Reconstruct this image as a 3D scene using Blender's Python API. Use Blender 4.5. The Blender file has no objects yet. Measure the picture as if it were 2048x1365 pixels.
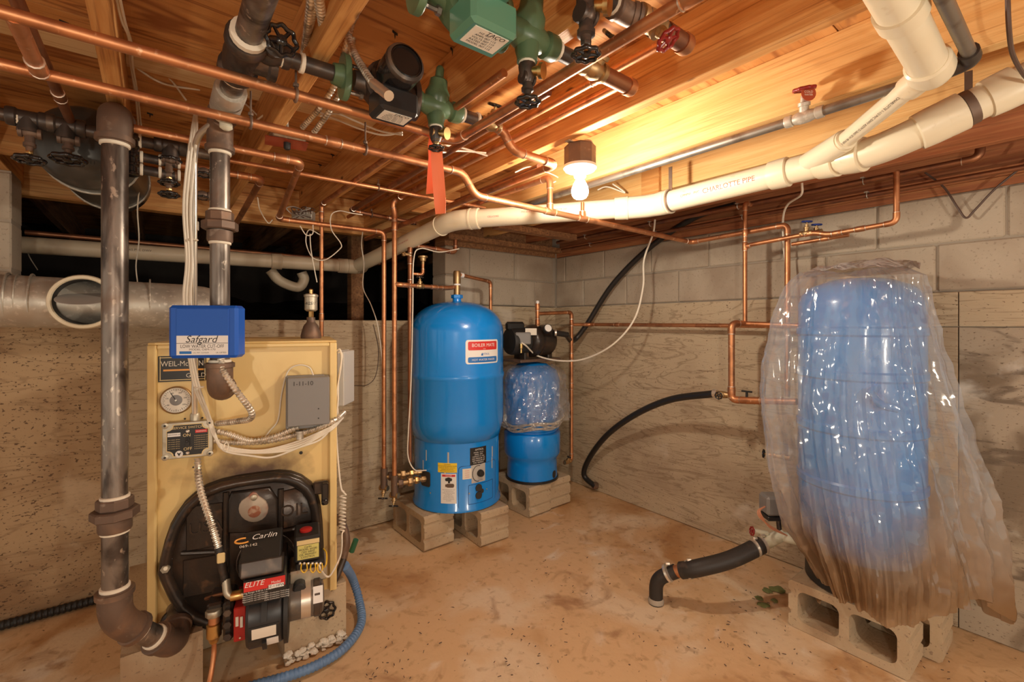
import bpy, bmesh, math, random
from mathutils import Vector as V, Matrix, noise
random.seed(7)
SC = bpy.context.scene
# ---------------------------------------------------------------- camera
TH = math.radians(37.8); FPX = 920.0; HOR = 647.0; EYE = 1.252
cam_d = bpy.data.cameras.new('camera'); cam = bpy.data.objects.new('camera', cam_d)
SC.collection.objects.link(cam); SC.camera = cam
cam.location = (0, 0, EYE); cam.rotation_euler = (math.pi/2, 0, -TH)
cam_d.sensor_width = 36; cam_d.lens = 36*FPX/2048; cam_d.shift_y = -(682.5-HOR)/2048
cam_d.clip_start = .02; cam_d.clip_end = 60
# ---------------------------------------------------------------- world, exposure
w = bpy.data.worlds.new('basement_air'); SC.world = w; w.use_nodes = True
w.node_tree.nodes['Background'].inputs[0].default_value = (1.0, .87, .72, 1)
w.node_tree.nodes['Background'].inputs[1].default_value = .34
SC.view_settings.view_transform = 'Standard'; SC.view_settings.look = 'None'
SC.view_settings.gamma = 1; SC.view_settings.use_curve_mapping = False
SC.view_settings.exposure = 1.15
BULB_POWER = 300.0; FILL_POWER = 430.0        # emission of the bulb in view, and of unseen fill bulbs added behind the camera
BULB_COLOR = (1.0, .88, .72, 1)
# ---------------------------------------------------------------- pixel -> place (2048 x 1365 frame)
FW = V((math.sin(TH), math.cos(TH), 0)); RT = V((math.cos(TH), -math.sin(TH), 0)); UP = V((0, 0, 1))
EYEP = V((0, 0, EYE))
def ray(px, py): return FW + RT*((px-1024)/FPX) + UP*((HOR-py)/FPX)
def P(px, py, d): return EYEP + ray(px, py)*d
def PX(px, py, x): r = ray(px, py); return EYEP + r*(x/r.x)
def PY(px, py, y): r = ray(px, py); return EYEP + r*(y/r.y)
def PZ(px, py, z): r = ray(px, py); return EYEP + r*((z-EYE)/r.z)
def PP(px, py, p, n): r = ray(px, py); return EYEP + r*((p-EYEP).dot(n)/r.dot(n))
# ---------------------------------------------------------------- mesh helpers
C = SC.collection
def wpos(o): return V(o['_w']) if '_w' in o else V((0, 0, 0))
WP = {}
def perp(a):
    a = a.normalized(); b = V((0, 0, 1)) if abs(a.z) < .9 else V((1, 0, 0))
    u = a.cross(b).normalized(); return u, a.cross(u).normalized()
def fillet(pts, rad, seg=6):
    pts = [V(p) for p in pts]
    if rad <= 0 or len(pts) < 3: return pts
    out = [pts[0]]
    for i in range(1, len(pts)-1):
        a, b, c = pts[i-1], pts[i], pts[i+1]
        d1 = a-b; d2 = c-b; l = min(rad, d1.length*.48, d2.length*.48)
        p1 = b+d1.normalized()*l; p2 = b+d2.normalized()*l
        for k in range(seg+1):
            t = k/seg; out.append(p1*(1-t)**2 + b*2*t*(1-t) + p2*t*t)
    return out+[pts[-1]]
def spline(pts, n=10):
    pts = [V(p) for p in pts]; q = [pts[0]*2-pts[1]]+pts+[pts[-1]*2-pts[-2]]; out = []
    for i in range(1, len(q)-2):
        a, b, c, d = q[i-1], q[i], q[i+1], q[i+2]
        for k in range(n):
            t = k/n
            out.append(.5*((2*b)+(c-a)*t+(2*a-5*b+4*c-d)*t*t+(3*b-a-3*c+d)*t**3))
    return out+[pts[-1]]
def resample(pts, step):
    out = [pts[0]]; acc = 0
    for a, b in zip(pts, pts[1:]):
        L = (b-a).length
        if L < 1e-7: continue
        s = step-acc
        while s <= L: out.append(a+(b-a)*(s/L)); s += step
        acc = (acc+L) % step
    return out
class MB:
    def __init__(s): s.v = []; s.f = []
    def add(s, v, f):
        o = len(s.v); s.v += [V(p) for p in v]; s.f += [tuple(i+o for i in q) for q in f]; return s
    def sweep(s, pts, r, n=12, cap=True):
        pts = [V(p) for p in pts]
        m = len(pts); rr = r if isinstance(r, (list, tuple)) else [r]*m
        tan = []
        for i in range(m):
            a = pts[max(i-1, 0)]; b = pts[min(i+1, m-1)]; t = (b-a)
            tan.append(t.normalized() if t.length > 1e-9 else (tan[-1] if tan else V((0, 0, 1))))
        u, w_ = perp(tan[0]); vs = []; fs = []
        for i in range(m):
            if i:
                q = tan[i-1].rotation_difference(tan[i]); u = (q @ u); u = (u-tan[i]*u.dot(tan[i])).normalized()
            w_ = tan[i].cross(u)
            for k in range(n):
                a = 2*math.pi*k/n; vs.append(pts[i]+(u*math.cos(a)+w_*math.sin(a))*rr[i])
        for i in range(m-1):
            for k in range(n):
                k2 = (k+1) % n; fs.append((i*n+k, i*n+k2, (i+1)*n+k2, (i+1)*n+k))
        if cap: fs.append(tuple(range(n-1, -1, -1))); fs.append(tuple((m-1)*n+k for k in range(n)))
        return s.add(vs, fs)
    def cyl(s, a, b, r, r2=None, n=16): return s.sweep([a, b], [r, r if r2 is None else r2], n)
    def lathe(s, prof, o, ax=(0, 0, 1), n=24, cap=True, up=None):
        o = V(o); ax = V(ax).normalized(); u, w_ = perp(ax)
        if up is not None: u = V(up).normalized(); w_ = ax.cross(u)
        vs = []; fs = []; m = len(prof)
        for (r, h) in prof:
            for k in range(n):
                a = 2*math.pi*k/n; vs.append(o+ax*h+(u*math.cos(a)+w_*math.sin(a))*max(r, 1e-5))
        for i in range(m-1):
            for k in range(n):
                k2 = (k+1) % n; fs.append((i*n+k, i*n+k2, (i+1)*n+k2, (i+1)*n+k))
        if cap: fs.append(tuple(range(n-1, -1, -1))); fs.append(tuple((m-1)*n+k for k in range(n)))
        return s.add(vs, fs)
    def box(s, c, sx, sy, sz, ex=(1, 0, 0), ey=(0, 1, 0), ez=(0, 0, 1), ch=0.0):
        """box of full sizes sx, sy, sz around c, chamfered by ch"""
        c = V(c); ex = V(ex); ey = V(ey); ez = V(ez); hx, hy, hz = sx/2, sy/2, sz/2
        if ch <= 0:
            vs = [c+ex*(i*hx)+ey*(j*hy)+ez*(k*hz) for k in (-1, 1) for j in (-1, 1) for i in (-1, 1)]
            return s.add(vs, [(0, 2, 3, 1), (4, 5, 7, 6), (0, 1, 5, 4), (2, 6, 7, 3), (0, 4, 6, 2), (1, 3, 7, 5)])
        ch = min(ch, hx*.9, hy*.9, hz*.9); vs = []; idx = {}
        for i in (-1, 1):
            for j in (-1, 1):
                for k in (-1, 1):
                    for a in range(3):
                        q = [hx-ch, hy-ch, hz-ch]; q[a] += ch
                        idx[(i, j, k, a)] = len(vs); vs.append(c+ex*(i*q[0])+ey*(j*q[1])+ez*(k*q[2]))
        fs = []
        for a in range(3):
            b, d = [(1, 2), (2, 0), (0, 1)][a]
            for sg in (-1, 1):
                loop = []
                for (p_, q_) in ((-1, -1), (1, -1), (1, 1), (-1, 1)):
                    t = [0, 0, 0]; t[a] = sg; t[b] = p_; t[d] = q_; loop.append(idx[(t[0], t[1], t[2], a)])
                fs.append(tuple(loop if sg > 0 else loop[::-1]))
            for p_ in (-1, 1):
                for q_ in (-1, 1):
                    t0 = [0, 0, 0]; t1 = [0, 0, 0]; t0[a] = -1; t1[a] = 1
                    for t in (t0, t1): t[b] = p_; t[d] = q_
                    l = [idx[(*t0, b)], idx[(*t1, b)], idx[(*t1, d)], idx[(*t0, d)]]
                    fs.append(tuple(l if p_*q_ > 0 else l[::-1]))
        for i in (-1, 1):
            for j in (-1, 1):
                for k in (-1, 1):
                    l = [idx[(i, j, k, 0)], idx[(i, j, k, 1)], idx[(i, j, k, 2)]]
                    fs.append(tuple(l if i*j*k > 0 else l[::-1]))
        return s.add(vs, fs)
    def hexa(s, c, ax, r, h, n=6):
        c = V(c); ax = V(ax).normalized(); return s.lathe([(r*.93, -h/2), (r, -h/2+h*.12), (r, h/2-h*.12), (r*.93, h/2)], c, ax, n)
    def prism(s, poly, o, ex, ey, ez, d0, d1, inset=0.0):
        """2-D polygon (counter-clockwise) in ex, ey, extruded along ez from d0 to d1; inset shrinks the far face"""
        o = V(o); ex = V(ex); ey = V(ey); ez = V(ez); n = len(poly)
        cx = sum(p[0] for p in poly)/n; cy = sum(p[1] for p in poly)/n
        A = [o+ex*p[0]+ey*p[1]+ez*d0 for p in poly]
        def shr(p, e):
            dx, dy = p[0]-cx, p[1]-cy; l = math.hypot(dx, dy) or 1; k = max(0, (l-e)/l); return (cx+dx*k, cy+dy*k)
        e = inset
        dm = d1-(e if d1 > d0 else -e)
        B_ = [o+ex*p[0]+ey*p[1]+ez*(dm if e else d1) for p in poly]
        vs = A+B_; fs = [tuple(range(n-1, -1, -1))]
        fs += [(k, (k+1) % n, n+(k+1) % n, n+k) for k in range(n)]
        if e:
            vs += [o+ex*q[0]+ey*q[1]+ez*d1 for q in (shr(p, e) for p in poly)]
            fs += [(n+k, n+(k+1) % n, 2*n+(k+1) % n, 2*n+k) for k in range(n)]
            fs.append(tuple(range(2*n, 3*n)))
        else: fs.append(tuple(range(n, 2*n)))
        return s.add(vs, fs)
    def ringstrip(s, poly, sc0, sc1, o, ex, ey, ez, d0, d1):
        """a raised band following a polygon: outer scale sc0, inner scale sc1 about its centre"""
        o = V(o); n = len(poly); cx = sum(p[0] for p in poly)/n; cy = sum(p[1] for p in poly)/n
        def at(p, k, d): return o+ex*(cx+(p[0]-cx)*k)+ey*(cy+(p[1]-cy)*k)+ez*d
        m = (sc0-sc1)*.25
        rows = [(sc0, d0), (sc0, d0+(d1-d0)*.6), (sc0-m, d1), (sc1+m, d1), (sc1, d0+(d1-d0)*.6), (sc1, d0)]
        vs = [at(p, k, d) for (k, d) in rows for p in poly]
        fs = [(i*n+k, i*n+(k+1) % n, (i+1)*n+(k+1) % n, (i+1)*n+k) for i in range(5) for k in range(n)]
        return s.add(vs, fs)
    def torus(s, c, ax, R, r, n=24, m=8):
        c = V(c); u, w_ = perp(V(ax)); pts = [c+(u*math.cos(2*math.pi*k/n)+w_*math.sin(2*math.pi*k/n))*R for k in range(n)]
        ax = V(ax).normalized(); vs = []; fs = []
        for k in range(n):
            d = (pts[k]-c).normalized()
            for j in range(m):
                a = 2*math.pi*j/m; vs.append(pts[k]+(d*math.cos(a)+ax*math.sin(a))*r)
        for k in range(n):
            for j in range(m):
                fs.append((k*m+j, k*m+(j+1) % m, ((k+1) % n)*m+(j+1) % m, ((k+1) % n)*m+j))
        return s.add(vs, fs)
    def build(s, name, mat, parent=None, ang=38, label=None):
        lo = V((min(p.x for p in s.v), min(p.y for p in s.v), min(p.z for p in s.v)))
        hi = V((max(p.x for p in s.v), max(p.y for p in s.v), max(p.z for p in s.v)))
        c = (lo+hi)/2; c.z = lo.z
        me = bpy.data.meshes.new(name); me.from_pydata([p-c for p in s.v], [], s.f)
        me.materials.append(mat)
        if ang: me.shade_smooth(); me.set_sharp_from_angle(angle=math.radians(ang))
        me.update()
        return put(name, me, c, parent, label)
def put(name, me, loc, parent=None, label=None, M3=None):
    o = bpy.data.objects.new(name, me); C.objects.link(o)
    loc = V(loc); WP[o] = loc
    o.location = loc-WP[parent] if parent is not None else loc
    if parent is not None: o.parent = parent
    if M3 is not None: o.rotation_euler = M3.to_euler()
    if label: o['label'] = label
    return o
def tag(o, label=None, cat=None, group=None, kind=None):
    if label: o['label'] = label
    if cat: o['category'] = cat
    if group: o['group'] = group
    if kind: o['kind'] = kind
    return o
def thing(name, loc, label, cat, group=None):
    o = bpy.data.objects.new(name, None); C.objects.link(o); o.empty_display_size = .05
    o.location = V(loc); WP[o] = V(loc); return tag(o, label, cat, group)
def frame(ax, up=None):
    """3x3 matrix whose z column is ax"""
    z = V(ax).normalized()
    if up is None: u, w_ = perp(z); x = u; y = z.cross(x)
    else: y = (V(up)-z*V(up).dot(z)).normalized(); x = y.cross(z)
    return Matrix((x, y, z)).transposed()
# text: default font turned into a flat mesh, then bent onto any surface by a function (x, y) -> point
def text_geo(st, size, align='CENTER', shear=0.0, extr=0.0, width=1.0):
    cu = bpy.data.curves.new('t', 'FONT'); cu.body = st; cu.size = size; cu.align_x = align; cu.align_y = 'CENTER'
    cu.shear = shear; cu.extrude = extr; cu.resolution_u = 3
    o = bpy.data.objects.new('t', cu); C.objects.link(o)
    dg = bpy.context.evaluated_depsgraph_get(); me = bpy.data.meshes.new_from_object(o.evaluated_get(dg))
    v = [(p.co.x*width, p.co.y, p.co.z) for p in me.vertices]; f = [tuple(q.vertices) for q in me.polygons]
    bpy.data.objects.remove(o); bpy.data.curves.remove(cu); bpy.data.meshes.remove(me)
    return v, f
def text(st, size, fn, mat, parent, name='lettering', **k):
    v, f = text_geo(st, size, **k)
    b = MB(); b.add([fn(p[0], p[1], p[2]) for p in v], f); return b.build(name, mat, parent, ang=0)
def flat(o, ex, ey, off=.0012):
    o = V(o); ex = V(ex).normalized(); ey = V(ey).normalized(); n = ex.cross(ey)
    return lambda x, y, z=0: o+ex*x+ey*y+n*(z+off)
# ---------------------------------------------------------------- materials
MAT = {}
def mat(name, base, rough=.5, metal=0.0, layers=(), bump=None, coat=0.0, spec=.5, emis=None, rlayer=None):
    """layers: (scale, (sx,sy,sz), colour, lo, hi, detail, distortion[, kind])"""
    m = bpy.data.materials.new(name); m.use_nodes = True; nt = m.node_tree; N = nt.nodes; L = nt.links
    b = N['Principled BSDF']; b.inputs['Roughness'].default_value = rough; b.inputs['Metallic'].default_value = metal
    b.inputs['Base Color'].default_value = (*base, 1); b.inputs['Coat Weight'].default_value = coat
    b.inputs['Coat Roughness'].default_value = .08
    b.inputs['Specular IOR Level'].default_value = spec
    vec = None
    if layers or bump:
        tc = N.new('ShaderNodeTexCoord'); oi = N.new('ShaderNodeObjectInfo'); ad = N.new('ShaderNodeVectorMath'); ad.operation = 'ADD'
        mu = N.new('ShaderNodeMath'); mu.operation = 'MULTIPLY'; mu.inputs[1].default_value = 37.0
        L.new(oi.outputs['Random'], mu.inputs[0]); L.new(tc.outputs['Object'], ad.inputs[0]); L.new(mu.outputs[0], ad.inputs[1]); vec = ad.outputs[0]
    def tex(sc, st, det, dist, kind='NOISE'):
        mp = N.new('ShaderNodeMapping'); mp.inputs['Scale'].default_value = st; L.new(vec, mp.inputs[0])
        if kind == 'WAVE':
            t = N.new('ShaderNodeTexWave'); t.wave_type = 'BANDS'; t.inputs['Distortion'].default_value = dist; t.inputs['Detail'].default_value = det
            t.inputs['Detail Scale'].default_value = 1.2; t.inputs['Scale'].default_value = sc; L.new(mp.outputs[0], t.inputs[0]); return t.outputs['Fac']
        if kind == 'VOR':
            t = N.new('ShaderNodeTexVoronoi'); t.inputs['Scale'].default_value = sc; L.new(mp.outputs[0], t.inputs[0]); return t.outputs['Distance']
        t = N.new('ShaderNodeTexNoise'); t.inputs['Scale'].default_value = sc; t.inputs['Detail'].default_value = det
        t.inputs['Distortion'].default_value = dist; L.new(mp.outputs[0], t.inputs[0]); return t.outputs['Fac']
    col = None
    for ly in layers:
        sc, st, c, lo, hi, det, dist = ly[:7]; kind = ly[7] if len(ly) > 7 else 'NOISE'
        f = tex(sc, st, det, dist, kind.replace('CONTOUR', 'NOISE'))
        if kind == 'CONTOUR':      # thin lines along levels of a noise, as in plywood grain
            q = N.new('ShaderNodeMath'); q.operation = 'MULTIPLY'; q.inputs[1].default_value = 14.0; L.new(f, q.inputs[0])
            q2 = N.new('ShaderNodeMath'); q2.operation = 'PINGPONG'; q2.inputs[1].default_value = 1.0; L.new(q.outputs[0], q2.inputs[0]); f = q2.outputs[0]
        mr = N.new('ShaderNodeMapRange'); mr.inputs['From Min'].default_value = lo; mr.inputs['From Max'].default_value = hi
        mr.interpolation_type = 'SMOOTHSTEP'; L.new(f, mr.inputs['Value'])
        mx = N.new('ShaderNodeMix'); mx.data_type = 'RGBA'
        if len(c) == 4:
            mm = N.new('ShaderNodeMath'); mm.operation = 'MULTIPLY'; mm.inputs[1].default_value = c[3]; L.new(mr.outputs[0], mm.inputs[0]); L.new(mm.outputs[0], mx.inputs['Factor'])
        else: L.new(mr.outputs[0], mx.inputs['Factor'])
        if col is None: mx.inputs[6].default_value = (*base, 1)
        else: L.new(col, mx.inputs[6])
        mx.inputs[7].default_value = (*c[:3], 1); col = mx.outputs[2]
    if col is not None: L.new(col, b.inputs['Base Color'])
    if bump:
        sc, st, det, s_, d_ = bump[:5]; f = tex(sc, st, det, 0)
        bp = N.new('ShaderNodeBump'); bp.inputs['Strength'].default_value = s_; bp.inputs['Distance'].default_value = d_
        L.new(f, bp.inputs['Height']); L.new(bp.outputs[0], b.inputs['Normal'])
    if emis: b.inputs['Emission Color'].default_value = emis[0]; b.inputs['Emission Strength'].default_value = emis[1]
    MAT[name] = m; return m
U = (1, 1, 1)
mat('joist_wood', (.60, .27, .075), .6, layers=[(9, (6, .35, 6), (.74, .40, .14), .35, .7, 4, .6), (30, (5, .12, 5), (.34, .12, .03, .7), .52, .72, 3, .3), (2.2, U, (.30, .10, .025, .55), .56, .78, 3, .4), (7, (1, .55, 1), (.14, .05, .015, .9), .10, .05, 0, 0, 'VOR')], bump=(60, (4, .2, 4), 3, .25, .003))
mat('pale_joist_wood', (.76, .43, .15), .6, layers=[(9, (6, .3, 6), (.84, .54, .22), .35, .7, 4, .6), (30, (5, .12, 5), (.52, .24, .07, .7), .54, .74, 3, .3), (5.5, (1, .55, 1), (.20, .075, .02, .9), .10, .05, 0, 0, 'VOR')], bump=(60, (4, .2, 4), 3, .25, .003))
mat('plywood', (.62, .29, .085), .65, layers=[(2.0, (.40, 3.0, 1), (.30, .10, .025, .85), .52, .98, 3, .9, 'CONTOUR'), (5, (.6, 3, 1), (.74, .39, .14), .45, .75, 3, .5), (22, (.25, 5, 1), (.36, .14, .04, .6), .54, .72, 3, .3), (1.4, U, (.28, .10, .03, .45), .55, .8, 3, 0)], bump=(50, (4, .4, 4), 3, .2, .003))
mat('cross_wood', (.60, .28, .08), .6, layers=[(9, (.35, 6, 6), (.74, .42, .15), .35, .7, 4, .6), (30, (.12, 5, 5), (.34, .13, .035, .7), .52, .72, 3, .3), (2.2, U, (.30, .11, .03, .5), .56, .78, 3, .4)], bump=(60, (.2, 4, 4), 3, .25, .003))
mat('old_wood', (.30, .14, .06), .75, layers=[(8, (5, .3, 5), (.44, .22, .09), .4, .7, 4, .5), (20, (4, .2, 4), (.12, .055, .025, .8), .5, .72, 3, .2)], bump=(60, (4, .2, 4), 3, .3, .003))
mat('pale_strip', (.78, .56, .30), .6, layers=[(12, (.35, 6, 6), (.66, .42, .20), .45, .7, 4, .5)])
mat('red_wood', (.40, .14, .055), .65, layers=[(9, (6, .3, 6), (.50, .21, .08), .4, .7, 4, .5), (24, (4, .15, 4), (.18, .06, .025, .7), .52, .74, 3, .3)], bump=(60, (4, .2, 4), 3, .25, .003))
mat('floor_concrete', (.70, .47, .26), .7, layers=[(1.5, U, (.47, .25, .10), .48, .68, 7, .8), (2.6, U, (.76, .60, .41), .50, .66, 7, .6), (5.5, U, (.30, .14, .06, .7), .57, .75, 7, .9), (3.4, (1, 1.4, 1), (.82, .74, .62, .7), .60, .74, 9, .8), (26, U, (.34, .18, .08, .45), .54, .72, 5, .4), (46, U, (.12, .06, .03, .9), .70, .76, 2, .4)], bump=(34, U, 6, .35, .006), spec=.35)
mat('wall_concrete', (.57, .46, .31), .85, layers=[(1.6, (1, 1, 1.5), (.43, .33, .22), .45, .66, 5, .5), (2.0, (.55, .55, 3.2), (.24, .16, .09, .50), .70, 1.0, 4, 1.6, 'CONTOUR'), (110, (.7, .7, 1.5), (.13, .08, .045, .85), .64, .70, 3, .2), (24, (.30, .30, 4), (.26, .17, .10, .6), .58, .72, 5, .6), (3.0, U, (.70, .62, .50, .8), .60, .76, 6, .5), (2.2, U, (.26, .18, .11, .6), .62, .80, 5, .6)], bump=(26, (.6, .6, 3.0), 6, .35, .006))
mat('stained_wall', (.46, .32, .18), .85, layers=[(1.6, (1, 1, 1.5), (.30, .18, .09), .42, .66, 5, .5), (95, (.8, .8, 1.3), (.10, .055, .03, .9), .60, .66, 3, .2), (2.0, (.55, .55, 3.2), (.20, .12, .06, .4), .70, 1.0, 4, 1.6, 'CONTOUR'), (3.0, U, (.62, .48, .32, .8), .60, .76, 6, .5)], bump=(40, (.6, .6, 1.6), 6, .5, .006))
mat('mottled_wall', (.46, .38, .28), .85, layers=[(2.4, U, (.24, .18, .12), .46, .62, 7, 1.0), (9, (.5, .5, 2), (.15, .11, .075, .8), .56, .70, 5, 1.0), (110, (.7, .7, 1.5), (.12, .08, .05, .8), .62, .69, 3, .2), (3.0, U, (.72, .68, .60, .85), .58, .70, 6, .5)], bump=(30, (.6, .6, 2.5), 6, .4, .006))
mat('block_concrete', (.50, .42, .32), .9, layers=[(2.5, U, (.38, .30, .22), .45, .68, 5, .4), (90, U, (.28, .22, .16, .6), .60, .72, 2, 0), (5, (1, 1, .3), (.66, .60, .50, .6), .60, .75, 4, .4)], bump=(110, U, 4, .35, .003))
mat('mortar', (.40, .34, .27), .95, bump=(80, U, 4, .3, .003))
mat('cinder', (.52, .40, .26), .9, layers=[(3.5, U, (.36, .24, .14), .48, .7, 5, .4), (90, U, (.22, .15, .1, .7), .62, .72, 2, 0), (6, U, (.70, .62, .5, .7), .62, .76, 4, .4)], bump=(90, U, 4, .45, .004))
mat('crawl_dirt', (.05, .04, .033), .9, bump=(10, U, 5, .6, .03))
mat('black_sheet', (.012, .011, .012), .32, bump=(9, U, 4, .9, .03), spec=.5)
mat('copper', (.66, .30, .14), .44, .85, layers=[(14, U, (.42, .18, .085), .42, .7, 4, .5), (60, U, (.86, .56, .36, .7), .64, .72, 3, .3)])
mat('dark_copper', (.36, .16, .08), .46, .85, layers=[(14, U, (.24, .11, .07), .42, .7, 4, .5)])
mat('solder', (.74, .62, .50), .4, .9)
mat('brass', (.70, .46, .18), .32, 1.0, layers=[(25, U, (.42, .26, .11), .5, .72, 4, .3)])
mat('dull_brass', (.50, .34, .17), .45, .9, layers=[(25, U, (.30, .18, .08), .5, .72, 4, .3)])
mat('black_iron', (.075, .062, .055), .42, .6, layers=[(18, U, (.17, .12, .09), .5, .72, 5, .4), (7, (1, 1, .3), (.26, .20, .15, .6), .60, .76, 4, .5)], bump=(90, U, 3, .12, .002))
mat('steel_pipe', (.28, .24, .205), .38, .75, layers=[(16, (1, 1, .3), (.085, .068, .058), .42, .62, 5, .5), (55, (1, 1, .6), (.56, .48, .39, .85), .62, .70, 4, .3), (7, U, (.17, .09, .05, .6), .56, .74, 5, .4)], bump=(120, U, 3, .1, .002))
mat('rusty_iron', (.17, .115, .085), .55, .5, layers=[(14, U, (.25, .15, .095), .45, .7, 5, .4), (30, U, (.40, .32, .25, .6), .62, .75, 4, .3)], bump=(90, U, 4, .2, .002))
mat('pipe_dope', (.82, .74, .60), .7)
mat('galvanized', (.56, .52, .44), .45, .5, layers=[(11, U, (.42, .38, .32), .45, .65, 5, .3), (60, U, (.74, .70, .62, .7), .55, .7, 2, 0)], bump=(30, U, 3, .08, .003))
mat('flex_steel', (.80, .73, .61), .34, .65, layers=[(30, U, (.42, .36, .28), .45, .68, 3, .2)])
mat('old_galvanized', (.30, .27, .23), .45, .8, layers=[(14, U, (.18, .14, .11), .45, .68, 5, .3)])
mat('emt', (.76, .70, .60), .28, .75)
mat('pvc', (.80, .71, .52), .32, layers=[(4, U, (.74, .62, .42, .7), .5, .75, 5, .3), (30, U, (.60, .46, .28, .4), .66, .76, 3, .3)], spec=.5)
mat('old_pvc', (.62, .51, .36), .45, layers=[(5, U, (.40, .30, .19), .5, .75, 5, .3)])
mat('pvc_print', (.58, .10, .06), .6)
mat('dark_print', (.10, .08, .07), .6)
mat('tank_blue', (.004, .25, .78), .24, coat=.6, layers=[(3, U, (.006, .28, .84, .5), .5, .7, 2, 0)])
mat('box_blue', (.008, .10, .52), .36)
mat('tank_seam', (.002, .10, .36), .4)
mat('tank_grey', (.055, .052, .045), .34, .3, layers=[(8, U, (.09, .08, .065), .5, .7, 4, .3)])
mat('jacket_yellow', (.82, .61, .26), .40, layers=[(3, U, (.72, .48, .17, .6), .5, .75, 4, .2), (8, U, (.52, .32, .10, .35), .66, .80, 4, .4)])
mat('cast_black', (.036, .028, .023), .30, .3, layers=[(6, U, (.085, .052, .034), .48, .72, 4, .4), (22, U, (.16, .09, .05, .7), .60, .74, 3, .3)], bump=(120, U, 3, .2, .002))
mat('black_plastic', (.022, .021, .022), .35)
mat('soft_black', (.018, .017, .016), .55)
mat('gloss_black', (.014, .012, .012), .18, coat=.4)
mat('motor_grey', (.16, .14, .12), .4, .4, layers=[(20, U, (.26, .2, .14), .5, .7, 3, .2)])
mat('grey_paint', (.23, .22, .21), .5)
mat('light_grey', (.50, .48, .44), .5)
mat('zinc_box', (.56, .51, .40), .42, .7, layers=[(22, U, (.42, .36, .26), .5, .7, 4, .3)])
mat('green_paint', (.095, .165, .085), .34, layers=[(9, U, (.06, .10, .05), .5, .72, 4, .3)])
mat('teal_paint', (.10, .26, .17), .3, coat=.3)
mat('dark_green', (.015, .11, .05), .4)
mat('red_paint', (.42, .018, .014), .35)
mat('wheel_red', (.26, .016, .014), .3)
mat('wheel_blue', (.015, .04, .22), .35)
mat('red_plate', (.42, .085, .04), .4, .3)
mat('paper', (.80, .74, .63), .6)
mat('white_label', (.84, .82, .78), .5)
mat('label_red', (.68, .035, .03), .45)
mat('label_blue', (.02, .17, .52), .45)
mat('label_black', (.018, .016, .014), .4)
mat('label_yellow', (.88, .62, .03), .5)
mat('pale_yellow', (.68, .62, .19), .5)
mat('gold_print', (.80, .62, .30), .45)
mat('orange_print', (.88, .40, .08), .45)
mat('ink', (.03, .028, .026), .6)
mat('cable_white', (.82, .75, .62), .45)
mat('cable_dark', (.10, .06, .045), .5)
mat('wire_yellow', (.85, .52, .03), .4)
mat('wire_copper', (.62, .28, .16), .4)
mat('tape_orange', (1.0, .235, .10), .45)
mat('hose_black', (.020, .018, .017), .38)
mat('rubber', (.026, .021, .018), .55, layers=[(20, U, (.075, .05, .035), .54, .74, 4, .3)], bump=(60, U, 4, .2, .002))
mat('hose_blue', (.12, .22, .40), .4, layers=[(10, U, (.16, .29, .50), .45, .7, 3, .2)])
mat('porcelain', (.80, .75, .66), .3)
mat('crust', (.66, .64, .50), .8, layers=[(14, U, (.44, .40, .26), .5, .7, 4, .3)])
mat('wall_paint_grey', (.55, .53, .52), .8, layers=[(3, U, (.42, .36, .3), .5, .72, 5, .5)])
mat('efflorescence', (.80, .72, .60), .95, bump=(60, U, 5, .8, .01))
mat('rusty_plate', (.50, .42, .33), .6, .5, layers=[(6, U, (.30, .07, .04), .52, .66, 4, .3)])
mat('scorch', (.30, .10, .05), .8, layers=[(40, U, (.46, .30, .2), .5, .66, 4, .4)])
mat('bulb', (1, 1, 1), .4, emis=(BULB_COLOR, BULB_POWER)); mat('fill_bulb', (1, 1, 1), .4, emis=(BULB_COLOR, FILL_POWER))
mat('algae', (.17, .20, .07), .6)
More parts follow.
